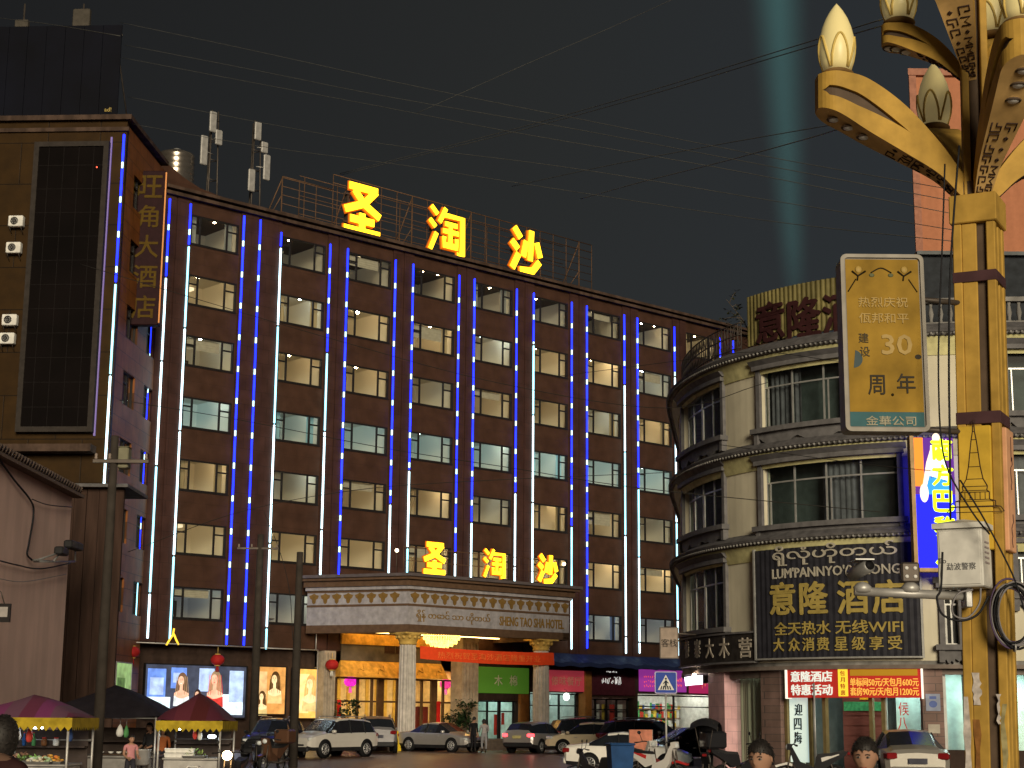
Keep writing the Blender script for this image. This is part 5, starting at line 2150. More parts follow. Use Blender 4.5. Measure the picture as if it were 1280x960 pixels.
# dancing figure: dress, arms
fx = .78
m.prism([(fx - .16, hN * .93), (fx + .20, hN * .93), (fx + .26, hN * .80), (fx + .38, hN * .66), (fx - .22, hN * .70)], -.014, -.011, 0)
m.prism(ell(fx + .02, hN * .985, .12, .15), -.014, -.011, 1)
m.prism([(fx - .14, hN * .92), (fx - .30, hN * .80), (fx - .46, hN * .60), (fx - .36, hN * .58), (fx - .16, hN * .76)], -.018, -.015, 1)
m.prism(ell(fx - .40, hN * .57, .13, .28), -.022, -.019, 1)
m.prism([(fx + .18, hN * .92), (fx + .32, hN * .98), (fx + .40, hN * .90), (fx + .22, hN * .86)], -.018, -.015, 1)
m.prism(ell(fx + .10, hN * .86, .13, .20), -.018, -.015, 2)
m.build('printed_figure', [E('neon_white', (.85, 1.0, .95), 1.5), E('neon_skin', (1, .80, .62), 1.2), E('neon_yellow_patch', (.85, 1.0, .02), 1.3)], nb)
m = MB()
for k, ch_ in enumerate('南方巴黎人'):
    m.text(ch_, .95, hN * (.90 - .195 * k), .62, -.026, w=.60, depth=.02, bold=.035)
m.build('lettering', E('neon_yellow_text', (.75, 1.0, .015), 1.5), nb)
m = MB()
m.box(0, .118, -.05, .3, 0, hN)
m.box(.118, wN, -.05, .3, -.06, .05)
m.build('frame', M('neon_frame', (.45, .30, .15), .5), nb)
m = MB()
for z in (.5, hN - .5):
    m.tube([(.8, .25, z), (.8, 3.4, z)], .05)
m.build('bracket', MATS['steel_dark'], nb)
# small hanging sign at the far left edge of the corner building
P0 = at(825, 823, 56)
w_, h_ = at(848, 800, 56).x - P0.x, at(830, 784, 56).z - P0.z
hs_ = thing('hanging_sign', 'small framed vertical sign with dark characters at the building edge', 'sign', tuple(P0), 0)
m = MB()
m.box(.03, w_ - .03, 0, .12, .03, h_ - .03)
m.build('board', M('hanging_board', (.30, .24, .20), .6), hs_)
m = MB()
for q in ((0, .03, 0, h_), (w_ - .03, w_, 0, h_), (.03, w_ - .03, 0, .03), (.03, w_ - .03, h_ - .03, h_)):
    m.box(q[0], q[1], -.02, .14, q[2], q[3])
m.tube([(w_, .06, h_ * .8), (w_ + 1.2, 1.2, h_ * .8)], .03)
m.build('frame', MATS['steel_dark'], hs_)
m = MB()
m.text('客栈', w_ / 2, h_ * .5, .26, -.015, depth=.01)
m.build('lettering', MATS['black'], hs_)

# ------------------------------------------------------------------ pink building behind the lamp
pk = thing('pink_building', 'tall blank pink plastered building behind the street lamp', 'building', (0, 0, 0))
q = at(1142, 200, 78)
zt = at(1200, 96, 78).z
m = MB()
m.zprism([(q.x, 78), (q.x + 26, 78), (q.x + 26, 92), (q.x * 92 / 78 + .3, 92)], 0, zt)
m.build('wall', M('pink_plaster', (.46, .19, .105), .8, var=.06, stain=.12), pk)
m = MB()
m.zprism([(q.x - .15, 77.8), (q.x + 26, 77.8), (q.x + 26, 92.2), (q.x * 92 / 78 + .2, 92.2)], zt, zt + .35)
m.box(q.x - .10, q.x + .25, 77.85, 77.99, 0, zt)
m.build('coping', M('pink_trim', (.35, .16, .11), .7), pk)

# ------------------------------------------------------------------ white house on the left
lw = thing('white_house', 'plain whitewashed house wall with a tiled eave at the left edge', 'house', (0, 0, 0))
far = at(89, 640, 52)
ztop = at(90, 614, 52).z
xw = far.x
m = MB()
# wall runs towards the camera, its top rising slightly like a gable
yn = 20
ztn = ztop + .02
m.zprism([(xw, 52), (xw, yn), (xw - 14, yn), (xw - 14, 52)], -.05, ztop)
m.build('wall', M('whitewash', (.66, .47, .42), .85, var=.08, scale=.6, stain=.12, bump=.1), lw)
m = MB()
n = int((52 - yn) / .28)
for k in range(n):
    y = yn + .28 * k
    m.tube([(xw + .38, y, ztop - .02), (xw - .6, y, ztop + .42)], .11, 6)
    m.tube([(xw - .6, y, ztop + .42), (xw - 7, y, ztop + 3.2)], .11, 6)
m.add([(xw + .30, yn, ztop), (xw + .30, 52.3, ztop), (xw - 7, 52.3, ztop + 3.1), (xw - 7, yn, ztop + 3.1)], [(0, 1, 2, 3)])
m.add([(xw + .30, yn, ztop - .08), (xw - .02, yn, ztop - .08), (xw - .02, 52.3, ztop - .08), (xw + .30, 52.3, ztop - .08)], [(0, 1, 2, 3)])
m.build('roof', M('clay_tiles', (.10, .075, .065), .8, var=.35, scale=6), lw)
m = MB()
m.box(xw + .002, xw + .34, yn, 52.2, ztop - .20, ztop - .10)
m.build('eave_board', M('eave_wood', (.16, .12, .10), .7), lw)
# ------------------------------------------------------------------ ornate golden street lamp
LEAN = R_(1.25)
LPHI = R_(28.6)
ctop = at(1222, 268, 20.0)
upv = Vector((math.sin(LEAN), 0, math.cos(LEAN)))
lbase = ctop - upv * (ctop.z / upv.z)
ROT = Matrix.Rotation(LEAN, 4, 'Y')
lamp = thing('street_lamp', 'tall ornate golden street lamp with lotus bud bulbs and curved arms', 'street lamp', tuple(lbase), 0)
lamp.rotation_euler = (0, LEAN, 0)
M('lamp_gold', (.49, .30, .064), .55, var=.16, scale=5, bump=.12, stain=.25)
M('lamp_gold_dark', (.22, .13, .05), .5, stain=.3)
M('lamp_core', (.10, .07, .05), .6)
M('lamp_band', (.07, .035, .04), .5)
M('lamp_pink_lit', (.70, .38, .22), .5, stain=.1)  # pink light on the right-hand panel, put into its colour
M('lamp_amber', (.62, .40, .05), .5, stain=.1)
M('bulb_cream', (.80, .69, .34), .35, emit=(1.0, .80, .36), es=.10, spec=.3)
M('bulb_ridge', (.62, .46, .14), .45)
M('lens_white', (.75, .75, .75), .15)
M('script_dark', (.05, .03, .025), .7)
LZ = lambda py, px=1228, Y=20.0: (at(px, py, Y).z) / math.cos(LEAN)
TQ = Matrix.Rotation(-LPHI, 4, 'Z')
h = .260
zc0, zc1 = LZ(285), LZ(250)
m = MB()
for sx in (-1, 1):
    for sy in (-1, 1):
        x0, x1 = (sx * h, sx * (h - .11))
        y0, y1 = (sy * h, sy * (h - .11))
        m.rbox(min(x0, x1), max(x0, x1), min(y0, y1), max(y0, y1), 0, zc0, .012, 0, TQ)
m.rbox(-h + .11, .03, -h + .015, -h + .06, 0, zc0, .01, 0, TQ)      # panel on the left face
m.rbox(h - .06, h - .015, .0, h - .11, 0, zc0, .01, 0, TQ)
m.rbox(-h + .015, -h + .06, -h + .11, .05, 0, zc0, .01, 0, TQ)
m.rbox(-.03, h - .11, h - .06, h - .015, 0, zc0, .01, 0, TQ)
m.build('post', MATS['lamp_gold'], lamp)
m = MB()
m.box(-h + .07, h - .07, -h + .07, h - .07, 0, zc1 + .2, 0, TQ)
m.build('core', MATS['lamp_core'], lamp)
m = MB()
m.rbox(-h - .03, h + .03, -h - .03, h + .03, zc0, zc1, .012, 0, TQ)
m.build('collar', MATS['lamp_gold'], lamp)
for a, b in ((345, 358), (519, 534)):
    m = MB()
    m.rbox(-h - .008, h + .008, -h - .008, h + .008, LZ(b), LZ(a), .004, 0, TQ)
    m.build('band', MATS['lamp_band'], lamp)
zp0, zp1 = LZ(690), LZ(537)
m = MB()
m.rbox(-h + .02, h - .11, -h - .04, h + .04, zp0, zp1, .01, 0, TQ)
m.build('panel_box', MATS['lamp_amber'], lamp)
m = MB()
m.rbox(-h + .02, h + .045, -h + .11, h - .02, zp0, zp1 - .01, .01, 0, TQ)
m.build('side_panel', MATS['lamp_pink_lit'], lamp)
# engraved pagoda on the panel
m = MB()
yy = -h - .044
cx = -.05
zb_ = zp0 + .45
prof = [(.34, 0), (.30, .06), (.24, .07), (.24, .13), (.17, .15), (.17, .24), (.14, .26), (.15, .31), (.10, .40), (.07, .55), (.05, .72), (.03, .88), (.012, .98), (.008, 1.06)]
out = [(cx - r, zb_ + z) for r, z in prof] + [(cx + r, zb_ + z) for r, z in prof[::-1]]
for a, b in zip(out, out[1:]):
    m.tube([(a[0], yy, a[1]), (b[0], yy, b[1])], .006, 4, 0, TQ)
for r, z in prof:
    m.tube([(cx - r, yy, zb_ + z), (cx + r, yy, zb_ + z)], .004, 4, 0, TQ)
for k in range(5):
    m.tube([(cx - .12 + .06 * k, yy, zb_ + .15), (cx - .12 + .06 * k, yy, zb_ + .24)], .004, 4, 0, TQ)
m.torus((cx, yy, zb_ + 1.10), .02, .005, 10, 5, 0, TQ)
m.build('engraving', MATS['script_dark'], lamp)
m = MB()
rnd = random.Random(4)
xx = h + .05
for s0_, z0_ in ((.03, zp0 + .05), (.05, zp0 + .75)):
    p = [(xx, s0_, z0_)]
    for k in range(9):
        p.append((xx, s0_ + rnd.uniform(-.05, .07), z0_ + (k + 1) * .045))
    m.tube(p, .005, 4, 0, TQ)
m.tube([(xx, .06, zp0 + 1.1), (xx, .06, zp1 - .1)], .004, 4, 0, TQ)
m.build('side_engraving', MATS['lamp_band'], lamp)
# upper stems between collar and top tier
zu = LZ(100)
m = MB()
for az, rr in ((210, .17), (300, .17), (30, .17), (120, .17)):
    a = R_(az)
    x_, y_ = rr * math.cos(a), rr * math.sin(a)
    m.rbox(x_ - .045, x_ + .045, y_ - .045, y_ + .045, zc1 - .02, zu + 2.4, .008, 0)
m.build('stem', MATS['lamp_gold'], lamp)
m = MB()
m.lathe([(.10, zc1), (.10, zu + 2.6)], 10)
m.build('core_tube', MATS['lamp_core'], lamp)


def meander(f, P, n_, seed, mi=0):
    """angular engraved letters along a strip; P(u,v) gives points, u along, v across"""
    rnd = random.Random(seed)
    for k in range(n_):
        u0 = (k + .1) / n_
        u1 = (k + .85) / n_
        for v0 in (.12, .56):
            v1 = v0 + .32
            path = rnd.choice([[(0, 0), (1, 0), (1, 1), (.35, 1), (.35, .5)], [(1, 0), (0, 0), (0, 1), (.6, 1), (.6, .5), (1, .5)], [(0, 0), (0, 1), (.5, .4), (1, 1), (1, 0)], [(0, .5), (.5, .5), (.5, 0), (1, 0), (1, 1), (.2, 1)], [(.5, .3), (.7, .5), (.5, .7), (.3, .5), (.5, .3)]])
            f.tube([P(u0 + (u1 - u0) * a, v0 + (v1 - v0) * b) for a, b in path], .011, 4, mi)


def arm(az, z0, prof, w0, w1, bulb_h, nseed, r_in=.12):
    """curved arm: prof = [(r, z_top, z_bottom)], box section with a slot in each side, bud lamp at the tip"""
    T = Matrix.Rotation(R_(az), 4, 'Z')
    n = 26
    rs = [p[0] for p in prof]
    ct = curve_pts([Vector((p[0], p[1], p[2])) for p in prof], 8)
    ct = [c for c in ct]
    f = MB()
    rmax = ct[-1].x
    sec = []
    for c in ct:
        t = (c.x - ct[0].x) / (rmax - ct[0].x)
        w_ = w0 + (w1 - w0) * t ** .8
        if t > .86:
            w_ *= math.sqrt(max(.12, 1 - ((t - .86) / .14) ** 2 * .88))
        zt, zb = z0 + c.y, z0 + c.z
        hh = zt - zb
        sl = min(1, max(0, (t - .40) / .35)) * min(1, max(0, (.97 - t) / .03))
        s1, s2 = zb + hh * (.5 + .13 * sl), zb + hh * (.5 - .13 * sl)
        ins = .05 * (1 if sl > 0 else 0)
        sec.append([(c.x, -w_, zb), (c.x, -w_, s2), (c.x, -w_ + ins, s2), (c.x, -w_ + ins, s1), (c.x, -w_, s1), (c.x, -w_, zt),
                    (c.x, w_, zt), (c.x, w_, s1), (c.x, w_ - ins, s1), (c.x, w_ - ins, s2), (c.x, w_, s2), (c.x, w_, zb)])
    for i in range(len(sec) - 1):
        for j in range(12):
            k = (j + 1) % 12
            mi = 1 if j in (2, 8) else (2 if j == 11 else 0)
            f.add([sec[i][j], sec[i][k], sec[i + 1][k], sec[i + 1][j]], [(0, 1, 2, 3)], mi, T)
    f.add(sec[0], [tuple(range(12))], 0, T)
    f.add(sec[-1], [tuple(range(11, -1, -1))], 0, T)
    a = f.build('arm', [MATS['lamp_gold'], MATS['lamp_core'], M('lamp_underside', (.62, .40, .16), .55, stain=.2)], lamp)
    # engraving and lamp lenses on the underside
    f = MB()

    def U(u, v):
        i = min(len(sec) - 2, int(u * (len(sec) - 1)))
        t = u * (len(sec) - 1) - i
        lo = Vector(sec[i][0]).lerp(Vector(sec[i + 1][0]), t)
        hi = Vector(sec[i][11]).lerp(Vector(sec[i + 1][11]), t)
        return T @ (lo.lerp(hi, v) + Vector((0, 0, -.004)))
    meander(f, lambda u, v: U(.05 + u * .52, v), 9, nseed)
    f.build('engraving', MATS['script_dark'], a)
    f = MB()
    for u in (.68, .78, .88):
        p = U(u, .5)
        f.ball(tuple(p), .075, 10, 0, None, (1, 1, .45))
        f.torus(tuple(p), .085, .014, 14, 5, 1, None, 'z')
    f.build('lens', [MATS['lens_white'], MATS['lamp_core']], a)
    # bud bulb
    rb = rmax - w1 * .95
    zb = z0 + prof[-1][1] + .005
    c = T @ Vector((rb, 0, zb))
    f = MB()
    f.lathe([(.17, 0), (.21, .03), (.21, .05), (.165, .08)], 18, 1, None, True, tuple(c))
    H = bulb_h
    pr = [(.165, .08), (.20, .08 + H * .10), (.225, .08 + H * .24), (.228, .08 + H * .36), (.215, .08 + H * .50), (.185, .08 + H * .64), (.14, .08 + H * .77), (.085, .08 + H * .88), (.04, .08 + H * .95), (.004, .08 + H)]
    f.lathe(pr, 20, 0, None, True, tuple(c))

    def rad(z):
        for (r0, a0), (r1, a1) in zip(pr, pr[1:]):
            if a0 <= z <= a1:
                return r0 + (r1 - r0) * (z - a0) / (a1 - a0)
        return .01
    for k in range(5):
        b0 = 2 * PI * k / 5 + R_(az) * .3
        pts = []
        for q in range(13):
            t = q / 12
            zz = .10 + H * .46 * math.sin(PI * t) ** .8
            an = b0 + (t - .5) * 2 * PI / 5 * .92 * (1 - .0 * t)
            r_ = rad(zz) + .006
            pts.append((c.x + r_ * math.cos(an), c.y + r_ * math.sin(an), c.z + zz))
        f.tube(pts, .016, 5, 2)
    f.build('bulb', [MATS['bulb_cream'], MATS['lamp_gold_dark'], MATS['bulb_ridge']], lamp)


PL = [(.13, .22, -.04), (.24, .34, .0), (.52, .70, .26), (.95, 1.14, .50), (1.40, 1.44, .74), (1.72, 1.52, .93), (2.03, 1.53, 1.08)]
for i, az in enumerate((182, 272, 3, 92)):
    arm(az, zc1 + .02, PL, .085, .28, .93, 11 + i)
PU = [(.10, .10, -.04), (.22, .34, .08), (.45, .62, .30), (.75, .84, .48), (1.02, .90, .62), (1.18, .91, .64)]
PF = [(.10, .25, -.04), (.22, .55, .12), (.45, .92, .42), (.75, 1.22, .78), (1.02, 1.36, 1.02), (1.18, 1.38, 1.10)]
for i, az in enumerate((150, 238, 328, 58)):
    arm(az, zu, PU if i in (0, 2, 3) else PF, .06, .23 if i != 1 else .31, .80, 31 + i)
# peeled paint near the foot
m = MB()
rnd = random.Random(9)


def patch(x, z0_, z1_, w_, mi):
    pts = []
    nn = 9
    for k in range(nn + 1):
        pts.append((x + rnd.uniform(-.012, .02), z0_ + (z1_ - z0_) * k / nn))
    for k in range(nn, -1, -1):
        pts.append((x + w_ + rnd.uniform(-.03, .012), z0_ + (z1_ - z0_) * k / nn))
    m.prism(pts, -h - .004, -h + .001, mi, TQ)


patch(-h + .0, .3, LZ(872), .085, 0)
patch(-h + .115, LZ(882), LZ(842), .10, 0)
patch(-h + .12, .4, LZ(900), .09, 1)
patch(h - .085, .4, LZ(880), .06, 2)
patch(h - .13, LZ(905), LZ(868), .05, 0)
m.build('peeled_paint', [M('peel_grey', (.50, .45, .42), .8, var=.3, scale=12), M('peel_rust', (.22, .10, .03), .8, var=.4, scale=10), M('peel_olive', (.32, .28, .14), .8, var=.3, scale=10)], lamp)
m = MB()
m.rbox(-.55, .55, -.55, .55, -.05, .30, .03, 0, TQ)
m.rbox(-.40, .40, -.40, .40, .30, .55, .03, 0, TQ)
m.build('base', MATS['stone_step'], lamp)

# lightbox banner on the lamp
p0, p1 = at(1058, 538, 19.55), at(1152, 320, 19.55)
bw_, bh_ = p1.x - p0.x, p1.z - p0.z
bb = thing('lightbox_banner', 'golden banner box with a pale frame hung on the street lamp', 'banner', tuple(p0), 0)


def rrect(x0, x1, z0, z1, r, n=5):
    out = []
    for cx_, cz_, a in ((x1 - r, z1 - r, 0), (x0 + r, z1 - r, 90), (x0 + r, z0 + r, 180), (x1 - r, z0 + r, 270)):
        for k in range(n + 1):
            b = R_(a + 90 * k / n)
            out.append((cx_ + r * math.cos(b), cz_ + r * math.sin(b)))
    return out


m = MB()
m.prism(rrect(.0, bw_, 0, bh_, .07), .0, .34)
m.build('casing', M('banner_case', (.24, .22, .20), .5), bb)
m = MB()
a_, b_ = rrect(-.012, bw_ + .012, -.012, bh_ + .012, .075), rrect(.032, bw_ - .032, .032, bh_ - .032, .05)
n = len(a_)
for k in range(n):
    j = (k + 1) % n
    m.add([(a_[k][0], -.03, a_[k][1]), (a_[j][0], -.03, a_[j][1]), (b_[j][0], -.03, b_[j][1]), (b_[k][0], -.03, b_[k][1]), (a_[k][0], .02, a_[k][1]), (a_[j][0], .02, a_[j][1]), (b_[j][0], -.004, b_[j][1]), (b_[k][0], -.004, b_[k][1])],
          [(0, 3, 2, 1), (0, 1, 5, 4), (3, 7, 6, 2)])
m.build('frame', M('banner_frame', (.20, .185, .165), .5, metal=.2), bb)
m = MB()
zT = bh_ * .105
m.prism([(.05, zT), (bw_ - .05, zT), (bw_ - .05, bh_ - .05), (.05, bh_ - .05)], -.004, -.001, 0)
m.prism([(.05, .05), (bw_ - .05, .05), (bw_ - .05, zT - .002), (.05, zT - .002)], -.004, -.001, 1)
m.build('printed_face', [M('banner_gold', (.29, .175, .026), .6, var=.30, scale=2.2, spec=.06), M('banner_teal', (.022, .10, .12), .45)], bb)
m = MB()
bx = lambda px: (px - 1058) / 94 * bw_
bz = lambda py: (538 - py) / 218 * bh_
tx = [('热烈庆祝', 1105, 379, .125, .60, 0), ('佤邦和平', 1105, 399, .125, .60, 0), ('建', 1081, 424, .12, .12, 2), ('设', 1082, 441, .12, .12, 2), ('30', 1119, 432, .24, .36, 0),
      ('周', 1094, 482, .24, .20, 1), ('年', 1128, 480, .24, .22, 1), ('金華公司', 1109, 526, .115, .60, 3)]
for body, px, py, hh, w_, mi in tx:
    m.text(body, bx(px), bz(py), hh, -.010, w=w_, mi=mi, depth=.006, bold=.02 if body == '30' else .008)
m.ball((bx(1112), -.008, bz(494)), .018, 8, 1)
m.build('lettering', [M('print_pale_gold', (.37, .25, .07), .4), M('print_umber', (.022, .016, .008), .5), M('print_olive', (.06, .045, .02), .5), M('print_sand', (.33, .30, .22), .5)], bb)
m = MB()
for px in (1078, 1131):
    m.tube([(bx(px - 8), -.008, bz(340)), (bx(px - 1), -.008, bz(346)), (bx(px + 8), -.008, bz(340))], .012, 5)
    m.tube([(bx(px - 1), -.008, bz(346)), (bx(px - 2), -.008, bz(352))], .010, 5)
    m.ball((bx(px), -.006, bz(338)), .045, 8, 1, None, (1, .15, 1))
m.tube(curve_pts([(bx(1092), -.008, bz(342)), (bx(1104), -.008, bz(336)), (bx(1116), -.008, bz(342))], 5), .008, 5)
for px, d in ((1093, -.04), (1115, .04)):
    m.ball((bx(px), -.007, bz(345)), .035, 8, 2, None, (1, .15, .7))
for a, b in ((1065, 1072), (1138, 1145)):
    m.tube([(bx(a if a < 1100 else b), -.008, bz(366)), (bx((a + b) / 2 + (6 if a < 1100 else -6)), -.008, bz(350))], .008, 5)
m.prism(ell(bx(1063) + .06, bz(450), .11, .11, 14, -PI / 2, PI / 2), -.008, -.005, 3)
m.prism(ell(bx(1143), bz(447), .04, .03), -.008, -.005, 0)
m.build('printed_emblem', [MATS['print_umber'], MATS['print_pale_gold'], M('print_green', (.12, .13, .07), .5), M('print_slate', (.05, .08, .09), .5)], bb)
m = MB()
for z in (.05, bh_ - .5):
    m.tube([(bw_ - .05, .17, z), (bw_ + .55, .35, z)], .035, 8)
m.build('bracket', MATS['steel_dark'], bb)

# white cabinet on the lamp
nc = at(1228, 690, 19.35)
cab = thing('control_cabinet', 'white metal cabinet with small dark writing strapped to the street lamp', 'cabinet', (nc.x, nc.y, at(1200, 732, 19.3).z), -LPHI)
hc = at(1200, 655, 19.3).z - at(1200, 732, 19.3).z
m = MB()
m.rbox(-.53, 0, 0, .46, 0, hc, .015)
m.build('casing', M('cabinet_white', (.66, .65, .62), .45, stain=.08), cab)
m = MB()
m.add([(-.57, -.05, hc - .03), (.05, -.05, hc - .03), (.05, .5, hc - .03), (-.57, .5, hc - .03), (-.57, -.05, hc + .03), (.05, -.05, hc + .03), (.05, .5, hc + .03), (-.57, .5, hc + .03), (-.26, .22, hc + .10)],
      [(0, 3, 2, 1), (0, 1, 5, 4), (1, 2, 6, 5), (2, 3, 7, 6), (3, 0, 4, 7), (4, 5, 8), (5, 6, 8), (6, 7, 8), (7, 4, 8)])
m.build('roof', MATS['cabinet_white'], cab)
m = MB()
m.rbox(-.50, -.03, -.010, -.001, .03, hc - .06, .004)
m.build('door', MATS['cabinet_white'], cab)
m = MB()
m.text('To', -.47, .31, .06, -.014, depth=.003)
m.text('勐波警察', -.25, .24, .085, -.014, w=.34, depth=.003)
m.build('lettering', M('cabinet_ink', (.08, .08, .09), .6), cab)
m = MB()
for k in range(5):
    m.box(.001, .008, .10, .32, .28 + k * .06, .30 + k * .06)
m.build('vent', M('vent_grey', (.35, .30, .31), .6), cab)
# camera boom
q0_, q1_ = at(1206, 745, 19.75), at(1068, 739, 19.75)
cb_ = thing('camera_boom', 'pale horizontal pipe sticking out of the street lamp with cameras on it', 'pole', tuple(q0_), 0)
m = MB()
m.tube([(0, 0, 0), tuple(q1_ - q0_)], .055, 10)
m.build('pipe', MATS['galv'], cb_)
m = MB()
m.rbox(-.02, .06, -.12, .12, -.14, .14, .01)
m.build('flange', MATS['steel_grey'], cb_)
for px, kind, lab in ((1078, 0, 'white bullet camera at the tip of the pipe'), (1138, 1, 'dark square infrared floodlight camera in the middle of the pipe')):
    p = at(px, 738, 19.75)
    cm_ = thing('surveillance_camera', lab, 'camera', (p.x, p.y, p.z), 0, 'cameras on the lamp boom')
    m = MB()
    m.tube([(0, 0, .0), (0, 0, .10)], .03, 8)
    m.lathe([(.10, -.02), (.11, .04), (.06, .09)], 12)
    m.build('mount', MATS['galv'], cm_)
    m = MB()
    if kind:
        m.rbox(-.11, .11, -.06, .07, .09, .33, .02, 0)
        for dx in (-.05, .05):
            for dz in (.16, .26):
                m.lathe([(.022, 0), (.022, .01)], 10, 1, Matrix.Translation((dx, -.062, dz)) @ Matrix.Rotation(PI / 2, 4, 'X'))
        m.build('housing', [MATS['steel_dark'], MATS['lens_white']], cm_)
    else:
        T = Matrix.Translation((-.02, -.05, .24)) @ Matrix.Rotation(R_(20), 4, 'Z') @ Matrix.Rotation(R_(78), 4, 'X')
        m.lathe([(.055, -.22), (.085, -.20), (.085, .18), (.05, .20)], 14, 0, T)
        m.lathe([(.06, .201), (.06, .205)], 12, 1, T)
        m.box(-.13, .09, -.30, .12, .335, .35, 0)
        m.build('housing', [MATS['steel_grey'], MATS['black']], cm_)
# coiled cable on the right flank
cc = at(1266, 768, 19.5)
co = thing('cable_coil', 'coil of dark cables hanging on the right flank of the street lamp', 'cable', tuple(cc), 0)
m = MB()
rnd = random.Random(8)
for k in range(11):
    T = Matrix.Translation((rnd.uniform(-.03, .04), rnd.uniform(-.05, .05), rnd.uniform(-.03, .03))) @ Matrix.Rotation(R_(rnd.uniform(-8, 8)), 4, 'Z') @ Matrix.Diagonal((.62, 1, 1, 1))
    m.torus((0, 0, 0), rnd.uniform(.33, .42), rnd.uniform(.010, .017), 30, 6, k % 3, T)
m.build('cable', [M('cable_black', (.015, .015, .018), .5), M('cable_grey', (.20, .19, .20), .5), M('cable_violet', (.09, .06, .12), .5)], co)
m = MB()
m.torus((.0, 0, -.38), .05, .012, 12, 5, 0, None, 'x')
m.build('tie', MATS['galv'], co)


def cable(name, label, pts, r, mat, group=None):
    f = MB()
    f.tube(pts, r, 5)
    o = f.build(name, mat)
    return tag(o, label, 'cable', group)


A2 = lambda pts, Y: [at(px, py, Y) for px, py in pts]
cable('lamp_cable', 'black cable running straight down beside the street lamp past the blue sign', curve_pts(A2([(1199, 182), (1192, 270), (1187, 360), (1186, 460), (1187, 540), (1188, 650)], 19.2), 5), .014, MATS['cable_black'])
cable('lamp_cable', 'thin black cable a little left of the lamp ending at the banner', curve_pts(A2([(1181, 205), (1178, 300), (1174, 400), (1173, 470), (1176, 545), (1186, 590), (1215, 640), (1237, 668)], 19.1), 5), .011, MATS['cable_black'])
cable('lamp_cable', 'black cable sagging from the cabinet down to the right edge', curve_pts(A2([(1200, 600), (1225, 640), (1252, 690), (1272, 735), (1290, 800)], 19.0), 5), .011, MATS['cable_black'])
cable('lamp_cable', 'black cable looped below the white cabinet onto the camera boom', curve_pts(A2([(1178, 690), (1176, 735), (1171, 748), (1178, 768), (1200, 776), (1222, 768), (1236, 745)], 19.2), 6), .014, MATS['cable_black'])
cable('lamp_cable', 'grey cable loop hanging under the white cabinet', curve_pts(A2([(1216, 737), (1198, 742), (1190, 758), (1194, 770), (1210, 772), (1224, 755), (1226, 735)], 19.25), 6), .012, MATS['cable_grey'])
# ------------------------------------------------------------------ cars
M('tyre', (.015, .015, .016), .8)
M('rim', (.45, .45, .46), .3, metal=.8)
M('car_glass', (.012, .014, .018), .16, spec=.6)
M('car_trim', (.02, .02, .022), .45)
E('tail_lit', (1.0, .06, .07), 4)
M('tail_dark', (.18, .01, .012), .2, coat=.5)
M('lamp_clear', (.55, .58, .6), .12, coat=.6)
M('plate', (.45, .40, .18), .5)
M('plate_dark', (.05, .05, .07), .5)


def paint(name, col, metal=.25):
    return M(name, col, .32, metal=metal, var=.03, coat=.7)


def lerp(a, b, t):
    return a + (b - a) * t


# x, sill, belt, top, half width, half width of roof
PROFILE = {
    'sedan': [(-2.30, .42, .80, .86, .70, .60), (-2.22, .28, .88, .96, .82, .66), (-1.75, .22, .95, 1.02, .88, .66), (-1.40, .20, .95, 1.06, .89, .64), (-.72, .19, .94, 1.40, .90, .58), (-.20, .19, .93, 1.45, .90, .60), (.35, .19, .92, 1.42, .90, .60), (1.12, .20, .92, 1.00, .89, .68), (1.35, .22, .90, .96, .89, .70), (1.95, .24, .76, .82, .86, .70), (2.18, .28, .66, .72, .78, .60), (2.30, .40, .56, .60, .62, .48)],
    'suv': [(-2.34, .45, 1.00, 1.10, .76, .66), (-2.28, .34, 1.06, 1.22, .88, .70), (-2.02, .30, 1.08, 1.60, .92, .64), (-1.5, .28, 1.08, 1.68, .94, .68), (-.5, .28, 1.07, 1.72, .94, .70), (.25, .28, 1.05, 1.68, .94, .68), (.45, .28, 1.05, 1.62, .94, .66), (1.15, .28, 1.05, 1.14, .94, .72), (1.40, .30, 1.02, 1.08, .94, .74), (2.02, .32, .92, .98, .90, .74), (2.24, .36, .80, .86, .82, .66), (2.34, .46, .66, .70, .66, .52)],
    'hatch': [(-2.10, .42, .92, 1.00, .74, .64), (-2.04, .30, .96, 1.12, .84, .66), (-1.72, .24, .97, 1.42, .87, .60), (-1.0, .22, .96, 1.50, .88, .62), (-.1, .22, .95, 1.52, .88, .62), (.40, .22, .94, 1.46, .88, .60), (1.10, .22, .93, 1.01, .87, .68), (1.3, .24, .90, .96, .87, .68), (1.85, .26, .78, .84, .83, .66), (2.06, .30, .64, .70, .72, .55)],
}


